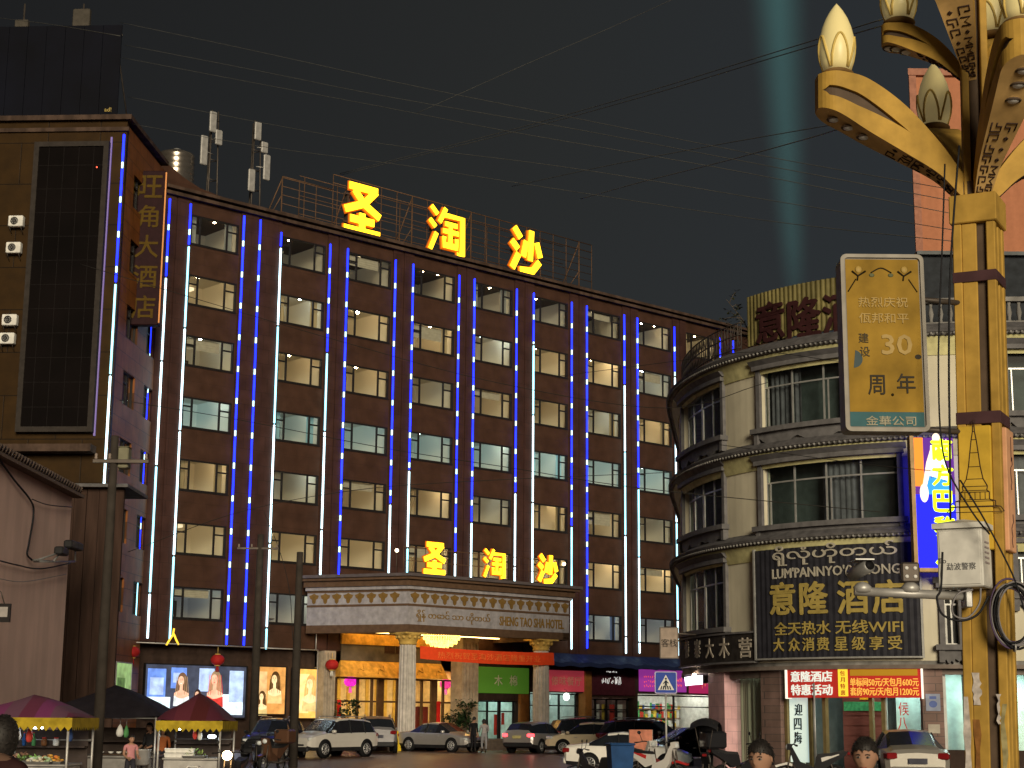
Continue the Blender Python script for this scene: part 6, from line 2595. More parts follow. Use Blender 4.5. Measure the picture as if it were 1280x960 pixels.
def car(name, label, kind, mat, px, py_or_D, heading, glass_back=True, lit_tail=False, plate='plate', scale=1.0, at_D=None, zg=None, group='cars around the hotel forecourt', stripe=None):
    """heading: direction of travel in degrees, 0 = to the right, 90 = away from the viewer"""
    D = at_D
    p = at(px, 930, D)
    z = ground_z(D) if zg is None else zg
    c = thing(name, label, 'car', (p.x, p.y, z), R_(heading), group)
    S = PROFILE[kind]
    rings = []
    for x, zb, zl, zt, w, t in S:
        half = [(0, zb), (w * .90, zb), (w * .985, zb + (zl - zb) * .22), (w, zb + (zl - zb) * .55), (w * .985, zl - .05), (w * .94, zl), (t + .02, max(zl + .005, zt - .09)), (t * .90, max(zl + .008, zt - .02)), (0, zt + .012)]
        ring = [(x, -a, b) for a, b in half] + [(x, a, b) for a, b in half[-2:0:-1]]
        rings.append(ring)
    n = len(rings[0])
    body, win = MB(), MB()
    for i in range(len(rings) - 1):
        dz = abs(S[i + 1][3] - S[i][3])
        cab = min(S[i][3], S[i + 1][3]) > 1.25
        slope = dz > .22
        for j in range(n):
            k = (j + 1) % n
            q = [rings[i][j], rings[i + 1][j], rings[i + 1][k], rings[i][k]]
            jj = j if j < 8 else n - 1 - j
            if (cab and jj == 5) or (slope and jj in (5, 6, 7)):
                win.add(q, [(0, 1, 2, 3)], 0, None, False)
            else:
                body.add(q, [(0, 1, 2, 3)], 1 if jj in (0, 1) else 0, None, True)
    body.add(rings[0], [tuple(range(n))], 0)
    body.add(rings[-1], [tuple(range(n - 1, -1, -1))], 0)
    L0, L1 = S[0][0], S[-1][0]
    zl = S[len(S) // 2][2]
    # pillars
    for s_ in (-1, 1):
        for x in (-.30,) if kind != 'suv' else (-.35, -1.35):
            sec = min(S, key=lambda q: abs(q[0] - x))
            w_, t_ = sec[4], sec[5]
            body.tube([(x, s_ * w_ * .945, zl - .01), (x - .03, s_ * (t_ + .03), sec[3] - .08)], .035, 6, 1)
    body.build('body', [mat, MATS['car_trim']], c)
    win.build('window', MATS['car_glass'], c)
    R = .33 if kind != 'suv' else .37
    fx, rx = L1 - .88, L0 + .92
    for x in (fx, rx):
        for s_ in (-1, 1):
            w_ = .90 if kind == 'sedan' else (.94 if kind == 'suv' else .88)
            wl = MB()
            T = Matrix.Translation((x, s_ * (w_ - .09), R)) @ Matrix.Rotation(PI / 2, 4, 'X')
            wl.lathe([(R * .62, -.10), (R * .92, -.11), (R, -.07), (R, .07), (R * .92, .11), (R * .62, .10)], 22, 0, T)
            wl.lathe([(R + .045, -.104), (R + .05, .0), (R + .045, .094)], 22, 1, Matrix.Translation((x, s_ * (w_ - .085), R + .02)) @ Matrix.Rotation(PI / 2, 4, 'X'))
            wl = wl.build('wheel', [MATS['tyre'], MATS['black']], c)
            rm = MB()
            rm.lathe([(R * .64, -.104 if s_ > 0 else .096), (R * .64, -.096 if s_ > 0 else .104)], 20, 1, T)
            for k in range(10):
                a = 2 * PI * k / 10
                rm.tube([(x + .05 * math.cos(a), s_ * (w_ + .018), R + .05 * math.sin(a)), (x + R * .62 * math.cos(a), s_ * (w_ + .018), R + R * .62 * math.sin(a))], .022, 5, 0)
            rm.torus((x, s_ * (w_ + .012), R), R * .63, .02, 20, 6, 0)
            rm.lathe([(.06, -.02), (.06, .02)], 10, 0, Matrix.Translation((x, s_ * (w_ + .02), R)) @ Matrix.Rotation(PI / 2, 4, 'X'))
            rm.build('rim', [MATS['rim'], MATS['car_trim']], wl)
    h0 = S[-3][2]
    for s_ in (-1, 1):
        f = MB()
        T = Matrix.Translation((L1 - .22, s_ * S[-2][4] * .80, h0 - .13)) @ Matrix.Rotation(s_ * R_(-28), 4, 'Z')
        f.rbox(-.20, .16, -.15, .15, -.07, .07, .03, 0, T)
        f.build('headlight', MATS['lamp_clear'], c)
        f = MB()
        T = Matrix.Translation((L0 + .08, s_ * S[1][4] * .80, S[1][2] - .10)) @ Matrix.Rotation(s_ * R_(18), 4, 'Z')
        f.rbox(-.12, .16, -.16, .16, -.08, .09, .03, 0, T)
        f.build('taillight', MATS['tail_lit'] if lit_tail else MATS['tail_dark'], c)
        f = MB()
        f.rbox(.86, 1.02, s_ * .92 - .02 if s_ > 0 else s_ * .92 - .16, s_ * .92 + .16 if s_ > 0 else s_ * .92 + .02, zl + .01, zl + .14, .03)
        f.build('mirror', mat, c)
        f = MB()
        for x in (.55, -.55):
            f.rbox(x - .08, x + .08, s_ * .885 - .03, s_ * .885 + .03, zl - .16, zl - .13, .01)
        f.build('door_handle', MATS['rim'], c)
    f = MB()
    f.rbox(L0 - .05, L0 + .10, -S[0][4] * 1.02, S[0][4] * 1.02, .30, .52, .04)
    f.build('rear_bumper', mat if kind == 'sedan' else MATS['car_trim'], c)
    f = MB()
    f.rbox(L1 - .12, L1 + .04, -S[-1][4] * 1.05, S[-1][4] * 1.05, .26, .46, .04)
    f.rbox(L1 - .10, L1 + .03, -S[-1][4] * .7, S[-1][4] * .7, .50, .58, .02)
    f.build('front_grille', MATS['car_trim'], c)
    f = MB()
    zpl = .66 if kind == 'sedan' else .78
    f.box(L0 - .07, L0 - .051, -.24, .24, zpl - .07, zpl + .07)
    f.build('number_plate', MATS[plate], c)
    if kind == 'suv':
        f = MB()
        for s_ in (-1, 1):
            f.tube([(-1.6, s_ * .60, 1.70), (-1.5, s_ * .60, 1.77), (0, s_ * .61, 1.79), (.15, s_ * .61, 1.72)], .022, 6)
        f.build('roof_rail', MATS['rim'], c)
    if stripe:
        f = MB()
        f.box(.2, .5, -.903, -.90, .5, .72)
        f.build('door_mark', stripe, c)
    if scale != 1:
        c.scale = (scale,) * 3
    return c


white = paint('paint_white', (.74, .72, .68), .0)
silver = paint('paint_silver', (.42, .40, .39), .55)
silver2 = M('paint_silver_warm', (.28, .265, .24), .42, metal=.4, var=.03, coat=.25)
grey = M('paint_grey', (.14, .135, .145), .42, metal=.3, var=.03, coat=.25)
pearl = paint('paint_pearl', (.55, .53, .50), .1)
blackp = paint('paint_black', (.012, .012, .014), .2)
maroon = paint('paint_maroon', (.10, .012, .012), .3)
cream = paint('paint_cream', (.62, .52, .36), .0)
car('parked_suv', 'white SUV with dark glass parked beside the gold poster', 'suv', pearl, 413, 0, 236, at_D=76)
car('parked_suv', 'dark SUV with blue reflecting windscreen behind the brown cargo motorbike', 'suv', blackp, 343, 0, 262, at_D=74)
car('parked_suv', 'grey SUV seen from behind, between the white SUV and the canopy column', 'suv', grey, 470, 0, 97, at_D=83, plate='plate_dark')
car('parked_sedan', 'silver sedan side on, in front of the entrance step', 'sedan', silver, 551, 0, -38, at_D=85.5)
car('parked_sedan', 'silver car with red tail lights glowing, right of the standing couple', 'hatch', silver, 671, 0, 62, at_D=84.5, lit_tail=True)
car('parked_sedan', 'big white sedan broadside behind the scooters and blue bin', 'sedan', white, 786, 0, -8, at_D=64.0, scale=1.03)
car('parked_hatchback', 'cream hatchback half hidden behind the white sedan', 'hatch', cream, 736, 0, 172, at_D=83)
car('parked_suv', 'black SUV behind the cream hatchback', 'suv', blackp, 742, 0, 20, at_D=87)
car('parked_suv', 'maroon SUV parked left of the crossing sign', 'suv', maroon, 812, 0, -30, at_D=79)
car('parked_sedan', 'black sedan parked against the lit shop right of the crossing sign', 'sedan', blackp, 862, 0, 200, at_D=75)
car('parked_sedan', 'silver sedan seen from behind under the hotel price board', 'sedan', silver2, 1132, 0, 84, at_D=46.0, zg=0.304, plate='plate_dark', scale=1.0)

# ------------------------------------------------------------------ motorbikes
def motorbike(label, p, rz, bodym, accent, group='parked motorbikes', scooter=False, canopy=False, lit=False, box=False, s=1.0):
    b = thing('motorbike', label, 'motorbike', tuple(p), rz, group)
    Rr = .28 if not scooter else .24
    for x in (.62, -.62):
        f = MB()
        f.torus((x, 0, Rr), Rr - .045, .05, 24, 8)
        w_ = f.build('wheel', MATS['tyre'], b)
        f = MB()
        f.torus((x, 0, Rr), Rr - .095, .018, 20, 6)
        for k in range(8):
            a = PI * k / 4
            f.tube([(x, 0, Rr), (x + (Rr - .09) * math.cos(a), .012, Rr + (Rr - .09) * math.sin(a))], .008, 4)
        f.lathe([(.05, -.05), (.05, .05)], 10, 0, Matrix.Translation((x, 0, Rr)) @ Matrix.Rotation(PI / 2, 4, 'X'))
        f.build('rim', MATS['rim'], w_)
    f = MB()
    f.prism([(.40, .50), (.52, .95), (.44, .98), (.25, .62), (-.10, .48), (-.12, .34), (.28, .34)], -.14, .14, 0)
    f.prism([(-.10, .48), (-.15, .74), (-.30, .80), (-.78, .86), (-.98, .90), (-.90, .78), (-.62, .62), (-.32, .40)], -.12, .12, 0)
    f.prism([(.45, .56), (.60, .60), (.90, .52), (.88, .47), (.62, .54), (.46, .50)], -.07, .07, 1)
    f.prism([(.46, .90), (.58, .92), (.56, 1.08), (.44, 1.06)], -.13, .13, 0)
    f.prism([(-.3, .62), (-.75, .80), (-.72, .84), (-.28, .72)], -.125, .125, 1)
    f.build('fairing', [bodym, accent], b)
    f = MB()
    f.prism([(-.16, .75), (-.2, .82), (-.50, .84), (-.86, .92), (-.92, .88), (-.55, .77)], -.13, .13)
    f.build('seat', MATS['car_trim'], b)
    f = MB()
    for s_ in (-.09, .09):
        f.tube([(.62, s_, Rr), (.46, s_, .94)], .022, 6)
        f.tube([(-.62, s_, Rr), (-.48, s_, .74)], .025, 6)
    f.rbox(-.2, .2, -.13, .13, .26, .44, .05)
    f.tube([(.1, .13, .30), (-.3, .16, .27), (-.85, .17, .40)], [.025, .03, .05], 8)
    f.tube([(-.05, -.1, .28), (-.12, -.32, .02)], .015, 5)
    f.build('engine', MATS['steel_dark'], b)
    f = MB()
    f.tube(curve_pts([(.36, -.36, 1.03), (.42, -.18, 1.06), (.46, 0, 1.02), (.42, .18, 1.06), (.36, .36, 1.03)], 4), .016, 6)
    for s_ in (-1, 1):
        f.tube([(.36, s_ * .36, 1.03), (.32, s_ * .47, 1.02)], .022, 6)
        f.tube([(.40, s_ * .25, 1.05), (.36, s_ * .32, 1.26)], .009, 5)
        f.ball((.36, s_ * .34, 1.30), .065, 8, 0, None, (.35, 1, .75))
    f.build('handlebar', MATS['car_trim'], b)
    f = MB()
    f.ball((.57, 0, .98), .13 if lit else .09, 12, 0, None, (.6, 1, .9))
    f.build('headlight', E('headlight_lit', (1, .66, .28), 60) if lit else MATS['lamp_clear'], b)
    f = MB()
    f.rbox(-1.02, -.95, -.07, .07, .80, .88, .015)
    f.build('taillight', MATS['tail_dark'], b)
    if canopy:
        f = MB()
        cv = [(.95, 1.30), (.75, 1.62), (.35, 1.86), (-.3, 1.95), (-.85, 1.90), (-1.15, 1.72)]
        v, fs = [], []
        for x, z in cv:
            for k in range(7):
                t = (k / 6 - .5) * 2
                v.append((x, t * .42, z - .14 * t * t))
        for i in range(len(cv) - 1):
            for k in range(6):
                fs.append((i * 7 + k, i * 7 + k + 1, i * 7 + 8 + k, i * 7 + 7 + k))
        f.add(v, fs, 0, None, True)
        f.build('rain_canopy', M('canopy_black', (.02, .02, .024), .5), b)
        f = MB()
        for s_ in (-.3, .3):
            f.tube([(.42, s_ * .5, 1.0), (.55, s_, 1.7)], .012, 5)
            f.tube([(-.9, s_ * .4, .85), (-.95, s_, 1.82)], .012, 5)
        f.build('canopy_frame', MATS['steel_dark'], b)
    if box:
        f = MB()
        f.rbox(-1.15, -.55, -.28, .28, .90, 1.36, .05)
        f.build('top_box', accent, b)
    if s != 1:
        b.scale = (s,) * 3
    return b


def onpav(px, D, z=0.304):
    p = at(px, 930, D)
    return (p.x, p.y, z)


redm, whm = paint('bike_red', (.48, .03, .03), 0), paint('bike_white', (.62, .60, .58), 0)
darkm = paint('bike_black', (.015, .015, .018), .1)
brownm = paint('bike_brown', (.10, .05, .03), .1)
motorbike('red and white motorbike parked at the foot of the crossing sign', onpav(822, 45.5), R_(-32), whm, redm)
motorbike('pink and white scooter between the blue bin and the red and white motorbike', onpav(803, 48), R_(-62), whm, redm, scooter=True)
motorbike('black scooter with a rounded front left of the blue bin', onpav(745, 52, .0), R_(165), darkm, darkm, scooter=True)
motorbike('black scooter under a curved rain canopy beside the pink pier', onpav(884, 46, .304), R_(78), darkm, whm, scooter=True, canopy=True, s=.88)
motorbike('dark scooter parked against the curtained window', onpav(928, 46), R_(15), darkm, darkm, scooter=True, box=True)
motorbike('dark motorbike between the two seated men', onpav(1012, 44), R_(170), darkm, whm)
motorbike('brown cargo motorbike with a covered load in front of the dark SUV', (at(341, 930, 62).x, 62, 0), R_(250), brownm, brownm, box=True, s=1.1)
motorbike('motorbike with a dazzling lit headlight beside the red canopied stall', (at(293, 930, 43.6).x, 43.6, 0), R_(262), darkm, brownm, lit=True)
motorbike('black motorbike at the kerb under the left utility pole', (at(322, 930, 64).x, 64, 0), R_(285), darkm, darkm)

# blue bin, pink board
bn_ = thing('wheelie_bin', 'blue wheeled rubbish bin between the scooters', 'bin', onpav(775, 44.5, .304), R_(8))
m = MB()
m.add([(-.25, -.28, .08), (.25, -.28, .08), (.25, .28, .08), (-.25, .28, .08), (-.31, -.34, .98), (.31, -.34, .98), (.31, .34, .98), (-.31, .34, .98)],
      [(0, 3, 2, 1), (4, 5, 6, 7), (0, 1, 5, 4), (1, 2, 6, 5), (2, 3, 7, 6), (3, 0, 4, 7)])
m.build('body', M('bin_blue', (.02, .07, .20), .5), bn_)
m = MB()
m.rbox(-.34, .34, -.38, .36, .985, 1.05, .025)
m.tube([(-.25, .38, 1.0), (.25, .38, 1.0)], .02)
m.build('lid', MATS['bin_blue'], bn_)
for s_ in (-.22, .22):
    m = MB()
    m.lathe([(.10, -.03), (.10, .03)], 14, 0, Matrix.Translation((s_, .30, .10)) @ Matrix.Rotation(PI / 2, 4, 'Y'))
    m.build('wheel', MATS['tyre'], bn_)
p = onpav(801, 50)
bd = thing('notice_board', 'salmon pink notice board on legs in front of the white sedan', 'board', p, R_(-4))
z0 = at(801, 938, 50).z - 0.304
z1 = at(801, 912, 50).z - 0.304
m = MB()
m.rbox(-.34, .34, -.02, .02, max(.5, z0), z1, .008)
m.build('panel', M('board_salmon', (.62, .24, .16), .6, var=.25, scale=5), bd)
m = MB()
for s_ in (-.34, .34):
    m.tube([(s_, .03, 0), (s_, .03, z1)], .018)
m.build('leg', MATS['galv'], bd)

# pedestrian crossing sign
p0, p1 = at(818.5, 867, 46), at(846, 839.5, 46)
cs_ = thing('crossing_sign', 'square blue pedestrian crossing sign on a thin grey post', 'road sign', ((p0.x + p1.x) / 2, 46, 0.304), 0)
w_, za, zb = (p1.x - p0.x) / 2, p0.z - 0.304, p1.z - 0.304
m = MB()
m.prism(rrect(-w_, w_, za, zb, .05), -.01, .01)
m.build('sign_plate', M('sign_edge', (.45, .42, .62), .4), cs_)
m = MB()
m.prism(rrect(-w_ + .025, w_ - .025, za + .025, zb - .025, .04), -.013, -.0102, 0)
zc = (za + zb) / 2
tri = [(-w_ * .74, zc - w_ * .66), (w_ * .74, zc - w_ * .66), (0, zc + w_ * .70)]
m.prism(tri, -.016, -.0135, 1)
for k in range(5):
    x = -w_ * .46 + k * w_ * .22
    m.prism([(x - .02, zc - w_ * .62), (x + .02, zc - w_ * .62), (x * .8 + .015, zc - w_ * .30), (x * .8 - .015, zc - w_ * .30)], -.019, -.0165, 2)
m.ball((0, -.018, zc + w_ * .34), .030, 8, 2, None, (1, .15, 1))
m.prism([(-.028, zc + .06), (.028, zc + .06), (.03, zc - .06), (-.03, zc - .06)], -.022, -.0195, 2)
for a, b in (((0, -.04), (-.07, -.16)), ((0, -.04), (.07, -.16)), ((0, .05), (-.07, -.03)), ((0, .05), (.07, -.02))):
    m.tube([(a[0], -.0205, zc + a[1]), (b[0], -.0205, zc + b[1])], .013, 5, 2)
m.build('pictogram', [M('sign_blue', (.015, .055, .36), .35), MATS['white_paint'], M('sign_ink', (.02, .03, .05), .5)], cs_)
m = MB()
m.tube([(0, .04, -.1), (0, .04, zb - .05)], .03, 10)
m.build('post', MATS['galv'], cs_)

# ------------------------------------------------------------------ potted plants by the entrance
def potted(label, u, y, hgt, seed):
    p = HF.w(u, y, .8)
    t = thing('potted_plant', label, 'plant', tuple(p), 0, 'potted plants at the entrance')
    m = MB()
    m.lathe([(.18, 0), (.26, .35), (.28, .42), (.24, .42), (.22, .36)], 14)
    m.build('pot', M('pot_brown', (.15, .08, .05), .5), t)
    rnd = random.Random(seed)
    m = MB()
    m.tube([(0, 0, .3), (.05, 0, hgt * .5), (-.02, .03, hgt * .95)], [.04, .03, .015], 6)
    tips = []
    for k in range(12):
        a = rnd.uniform(0, 2 * PI)
        z = hgt * rnd.uniform(.35, .95)
        r_ = rnd.uniform(.25, .55)
        e = Vector((r_ * math.cos(a), r_ * math.sin(a), z + .15))
        m.tube([(0, 0, z), tuple(e)], .008, 4)
        tips.append(e)
    m.build('stem', MATS['twig'], t)
    m = MB()
    for e in tips:
        for k in range(34):
            q = e + Vector((rnd.gauss(0, .14), rnd.gauss(0, .14), rnd.gauss(0, .10)))
            d = Vector((rnd.uniform(-1, 1), rnd.uniform(-1, 1), rnd.uniform(-.6, .4))).normalized()
            n_ = d.cross(Vector((0, 0, 1))).normalized()
            L = rnd.uniform(.16, .30)
            m.add([q, q + d * L * .5 + n_ * L * .3, q + d * L, q + d * L * .5 - n_ * L * .3], [(0, 1, 2, 3)])
    m.build('foliage', M('foliage_dark', (.022, .045, .018), .6), t)


u, _ = hf(583, 890, -2.6)
potted('tall leafy potted plant by the pale pier behind the silver sedan', u, -2.6, 2.1, 1)
u, _ = hf(434, 890, -1.2)
potted('dark potted plant in front of the left entrance glass', u, -1.2, 2.0, 2)
u, _ = hf(570, 890, -2.9)
potted('smaller potted plant left of the tall one', u, -2.9, 1.3, 3)
# yellow stool-like sign by the near column
x, z = hf(491, 915, -6.6)
ys = thing('wet_floor_sign', 'yellow folding floor sign by the near canopy column', 'floor sign', tuple(HF.w(x, -6.9, ground_z(86))), HRZ)
m = MB()
m.add([(-.16, -.22, 0), (.16, -.22, 0), (.12, 0, 1.0), (-.12, 0, 1.0), (-.16, -.20, 0), (.16, -.20, 0), (.12, .02, 1.0), (-.12, .02, 1.0)], [(0, 1, 2, 3), (7, 6, 5, 4), (0, 3, 7, 4), (1, 5, 6, 2), (3, 2, 6, 7)])
m.add([(-.16, .24, 0), (.16, .24, 0), (.12, .03, 1.0), (-.12, .03, 1.0)], [(3, 2, 1, 0)])
m.build('panel', M('safety_yellow', (.70, .48, .03), .5), ys)

# ------------------------------------------------------------------ people: one skinned body each
def person(label, p, rz, joints, cloth, head_at, hs=.115, hair=(.015, .012, .011), skin=(.36, .205, .14), hair_style='short', group=None, tilt=0.0, detail=True):
    """joints: name -> ((x,y,z), radius, parent). faces -y in local space"""
    t = thing('person', label, 'person', tuple(p), rz, group)
    names = list(joints)
    me = bpy.data.meshes.new('body')
    me.from_pydata([joints[n][0] for n in names], [(names.index(n), names.index(joints[n][2])) for n in names if joints[n][2]], [])
    o = bpy.data.objects.new('body', me)
    COL.objects.link(o)
    md = o.modifiers.new('skin', 'SKIN')
    if not me.skin_vertices:
        bpy.context.view_layer.objects.active = o
    sv = me.skin_vertices[0].data
    for i, n in enumerate(names):
        r_ = joints[n][1]
        sv[i].radius = r_ if isinstance(r_, tuple) else (r_, r_)
        sv[i].use_root = (i == 0)
    sd = o.modifiers.new('sub', 'SUBSURF')
    sd.levels = sd.render_levels = 2
    dg = bpy.context.evaluated_depsgraph_get()
    m2 = bpy.data.meshes.new_from_object(o.evaluated_get(dg))
    bpy.data.objects.remove(o)
    bm = bmesh.new()
    bm.from_mesh(m2)
    nb = len(bm.faces)
    # head: shaped ellipsoid with brow, nose, chin, ears
    hx = Vector(head_at)
    res = bmesh.ops.create_uvsphere(bm, u_segments=24, v_segments=18, radius=1.0)
    Rt = Matrix.Rotation(tilt, 4, 'X')
    for v in res['verts']:
        c = v.co
        x, y, z = c.x, c.y, c.z
        w = .78 if z > -.1 else .78 - .26 * min(1, (-z - .1) / .9)
        yy = y * (.92 if y > 0 else .86)
        if z < -.35 and y < 0:
            yy = y * (.86 + .10 * min(1, (-z - .35)))
        q = Vector((x * w, yy, z * 1.12))
        # features on the front (-y)
        if y < -.2:
            d = math.exp(-((x / .13) ** 2) - ((z + .12) / .20) ** 2)
            q.y -= .22 * d * (1 if z > -.4 else .4)
            for ex in (-.30, .30):
                q.y += .10 * math.exp(-(((x - ex) / .16) ** 2) - ((z - .06) / .11) ** 2)
            q.y -= .05 * math.exp(-((x / .45) ** 2) - ((z - .25) / .10) ** 2)
            q.y -= .05 * math.exp(-((x / .20) ** 2) - ((z + .52) / .08) ** 2)
            q.y += .04 * math.exp(-((x / .22) ** 2) - ((z + .60) / .03) ** 2)
        v.co = hx + Rt @ (q * hs)
    for s_ in (-1, 1):
        rs_ = bmesh.ops.create_uvsphere(bm, u_segments=8, v_segments=6, radius=1.0)
        for v in rs_['verts']:
            v.co = hx + Rt @ (Vector((s_ * .80 + v.co.x * .05 - s_ * .02, .08 + v.co.y * .13, -.02 + v.co.z * .22)) * hs)
    m3 = bpy.data.meshes.new('body')
    bm.faces.ensure_lookup_table()
    tags = []
    for i, f in enumerate(bm.faces):
        f.smooth = True
        if i >= nb:
            f.material_index = 2
            continue
        c = f.calc_center_median()
        near = min(names, key=lambda n: (Vector(joints[n][0]) - c).length)
        if any(w_ in near for w_ in ('hand', 'wrist', 'finger', 'neck', 'elbow' if cloth.get('sleeve') == 'short' else 'zzz')):
            f.material_index = 2
        elif any(w_ in near for w_ in ('foot', 'toe', 'ankle')):
            f.material_index = 3
        elif any(w_ in near for w_ in ('knee', 'hip', 'pelvis', 'thigh')):
            f.material_index = 1
        else:
            f.material_index = 0
    bm.to_mesh(m3)
    bm.free()
    bpy.data.meshes.remove(m2)
    key = '_%d' % (abs(hash(label)) % 1000)
    for nm, col in (('shirt', cloth['top']), ('trousers', cloth['legs']), ('skin', skin), ('shoes', (.03, .025, .022))):
        m3.materials.append(M(nm + '_' + str(tuple(round(c, 3) for c in col)), col, .75 if nm != 'skin' else .5, var=.12, scale=8))
    b = bpy.data.objects.new('body', m3)
    COL.objects.link(b)
    b.parent = t
    # hands: five curled fingers each
    f = MB()
    for s_ in ('l', 'r'):
        if 'hand_' + s_ not in joints:
            continue
        hc = Vector(joints['hand_' + s_][0])
        wd = (hc - Vector(joints['wrist_' + s_][0])).normalized()
        sx = 1 if s_ == 'l' else -1
        side = wd.cross(Vector((sx, 0, 0)))
        side = side.normalized() if side.length > .1 else Vector((0, -1, 0))
        inw = side.cross(wd).normalized() * sx
        for k, L in enumerate((.070, .080, .076, .060)):
            b0 = hc + side * (.027 - .018 * k) + wd * .02
            f.tube([b0, b0 + wd * L * .5 + inw * .008, b0 + wd * L * .85 + inw * .025, b0 + wd * L + inw * .042], [.0095, .009, .008, .006], 6)
        b0 = hc + side * .03 - wd * .01
        f.tube([b0, b0 + side * .025 + wd * .025 + inw * .01, b0 + side * .03 + wd * .055 + inw * .022], [.011, .010, .007], 6)
    if f.v:
        f.build('fingers', m3.materials[2], t)
    # hair
    f = MB()
    v, fs = [], []
    nu, nv = 24, 10
    for j in range(nv + 1):
        for i in range(nu):
            a = 2 * PI * i / nu
            front = max(0, -math.sin(a))
            lim = .64 if hair_style == 'short' else .95
            pol = PI * (((.345 + .11 * (1 - front) ** 1.5 + (.16 if hair_style == 'short' else .42) * max(0, math.sin(a)) ** .7) if hair_style == 'short' or front > .5 else .80) + .022 * math.sin(a * 11 + hx.x * 9) + .012 * math.sin(a * 23)) * j / nv
            r_ = 1.0 + .075 * min(1, (nv - j) / 3) + (.022 * math.sin(a * 9 + j * 1.7) if j else 0)
            q = Vector((math.sin(pol) * math.cos(a) * .86 * r_, math.sin(pol) * math.sin(a) * .98 * r_, math.cos(pol) * 1.17 * r_))
            if hair_style != 'short' and q.z < -.2:
                q.z *= 1.4
            v.append(hx + Rt @ (q * hs))
    for j in range(nv):
        for i in range(nu):
            fs.append((j * nu + i, (j + 1) * nu + i, (j + 1) * nu + (i + 1) % nu, j * nu + (i + 1) % nu))
    f.add(v, fs, 0, None, True)
    if Vector(p).length < 25:
        rnd_ = random.Random(int(hx.x * 1000) + int(p[0] * 10))
        for q in range(420):
            vi = v[rnd_.randrange(nu, len(v))]
            c_ = vi - hx
            out = c_.normalized()
            dn_ = Vector((rnd_.uniform(-.5, .5), rnd_.uniform(-.5, .3), -.5 + rnd_.uniform(-.4, .5)))
            dn_ = (dn_ - out * dn_.dot(out)).normalized()
            L_ = hs * (rnd_.uniform(.07, .14) if c_.y < -.2 * hs else rnd_.uniform(.12, .24))
            w_ = hs * .028
            f.tube([vi - out * .002, vi + dn_ * L_ * .5 + out * L_ * .18, vi + dn_ * L_ + out * L_ * rnd_.uniform(.0, .25)], [w_, w_ * .7, w_ * .15], 4)
    f.build('hair', M('hair_dark', hair, .6, var=.5, scale=40, spec=.35), t)
    # eyes, brows, mouth
    if detail:
        f = MB()
        for s_ in (-1, 1):
            c = hx + Rt @ (Vector((s_ * .30, -.735, .06)) * hs)
            f.ball(tuple(c), .15 * hs, 8, 0, None, (1.1, .5, .55))
            c = hx + Rt @ (Vector((s_ * .30, -.80, .06)) * hs)
            f.ball(tuple(c), .075 * hs, 8, 1, None, (1, .5, 1))
            f.tube([hx + Rt @ (Vector((s_ * x, y, z)) * hs) for x, y, z in ((.16, -.86, .21), (.30, -.84, .25), (.46, -.74, .20))], .035 * hs, 5, 1)
        f.tube([hx + Rt @ (Vector((x, y, z)) * hs) for x, y, z in ((-.20, -.76, -.585), (0, -.87, -.57), (.20, -.76, -.585))], .035 * hs, 5, 2)
        f.build('face_features', [M('eye_white', (.24, .20, .18), .3), M('hair_dark', hair, .6), M('lip', (.28, .10, .08), .5)], t)
    return t


def standing(h=1.70, arms='down', step=.05, bulk=1.0):
    k = h / 1.70
    J = {}

    def a(n, x, y, z, r, p):
        r = tuple(q * k * bulk for q in r) if isinstance(r, tuple) else r * k * bulk
        J[n] = ((x * k, y * k, z * k), r, p)
    a('pelvis', 0, .01, .93, (.155, .115), None)
    a('waist', 0, 0, 1.08, (.140, .105), 'pelvis')
    a('chest', 0, .01, 1.27, (.165, .115), 'waist')
    a('shoulders', 0, .02, 1.39, (.13, .085), 'chest')
    a('neck', 0, .01, 1.475, (.055, .055), 'shoulders')
    a('neck_top', 0, -.01, 1.53, (.055, .055), 'neck')
    for s_, sg in (('l', 1), ('r', -1)):
        a('hip_' + s_, sg * .09, .01, .86, .092, 'pelvis')
        a('thigh_' + s_, sg * .10, -.01 * sg, .68, .082, 'hip_' + s_)
        a('knee_' + s_, sg * .105, -step * sg - .01, .48, .058, 'thigh_' + s_)
        a('shin_knee_' + s_, sg * .105, -step * sg * .5 + .01, .33, .054, 'knee_' + s_)
        a('ankle_' + s_, sg * .105, step * sg * .3 + .03, .09, .040, 'shin_knee_' + s_)
        a('toe_' + s_, sg * .12, step * sg * .3 - .13, .035, .036, 'ankle_' + s_)
        a('shoulder_' + s_, sg * .185, .015, 1.385, .060, 'shoulders')
        if arms == 'down':
            pts = ((.225, .03, 1.12), (.235, -.03, .88), (.235, -.05, .80))
        elif arms == 'work':
            pts = ((.225, .0, 1.12), (.17, -.24, 1.02), (.16, -.31, 1.02))
        else:
            pts = ((.24, -.02, 1.14), (.16, -.22, 1.08), (.13, -.28, 1.10))
        a('elbow_' + s_, sg * pts[0][0], pts[0][1], pts[0][2], .043, 'shoulder_' + s_)
        a('wrist_' + s_, sg * pts[1][0], pts[1][1], pts[1][2], .030, 'elbow_' + s_)
        a('hand_' + s_, sg * pts[2][0], pts[2][1], pts[2][2], (.036, .022), 'wrist_' + s_)
    return J, (0, -.035 * k, 1.60 * k), .113 * k


def stand(label, p, rz, h, top, legs, arms='down', hair_style='short', sleeve='long', group=None, tilt=0.0, skin=(.36, .205, .14), bulk=1.0):
    J, hd, hs = standing(h, arms, bulk=bulk)
    return person(label, p, rz, J, {'top': top, 'legs': legs, 'sleeve': sleeve}, hd, hs, hair_style=hair_style, group=group, tilt=tilt, skin=skin)


def gp(px, D, z=None):
    p = at(px, 930, D)
    return (p.x, p.y, ground_z(D) if z is None else z)


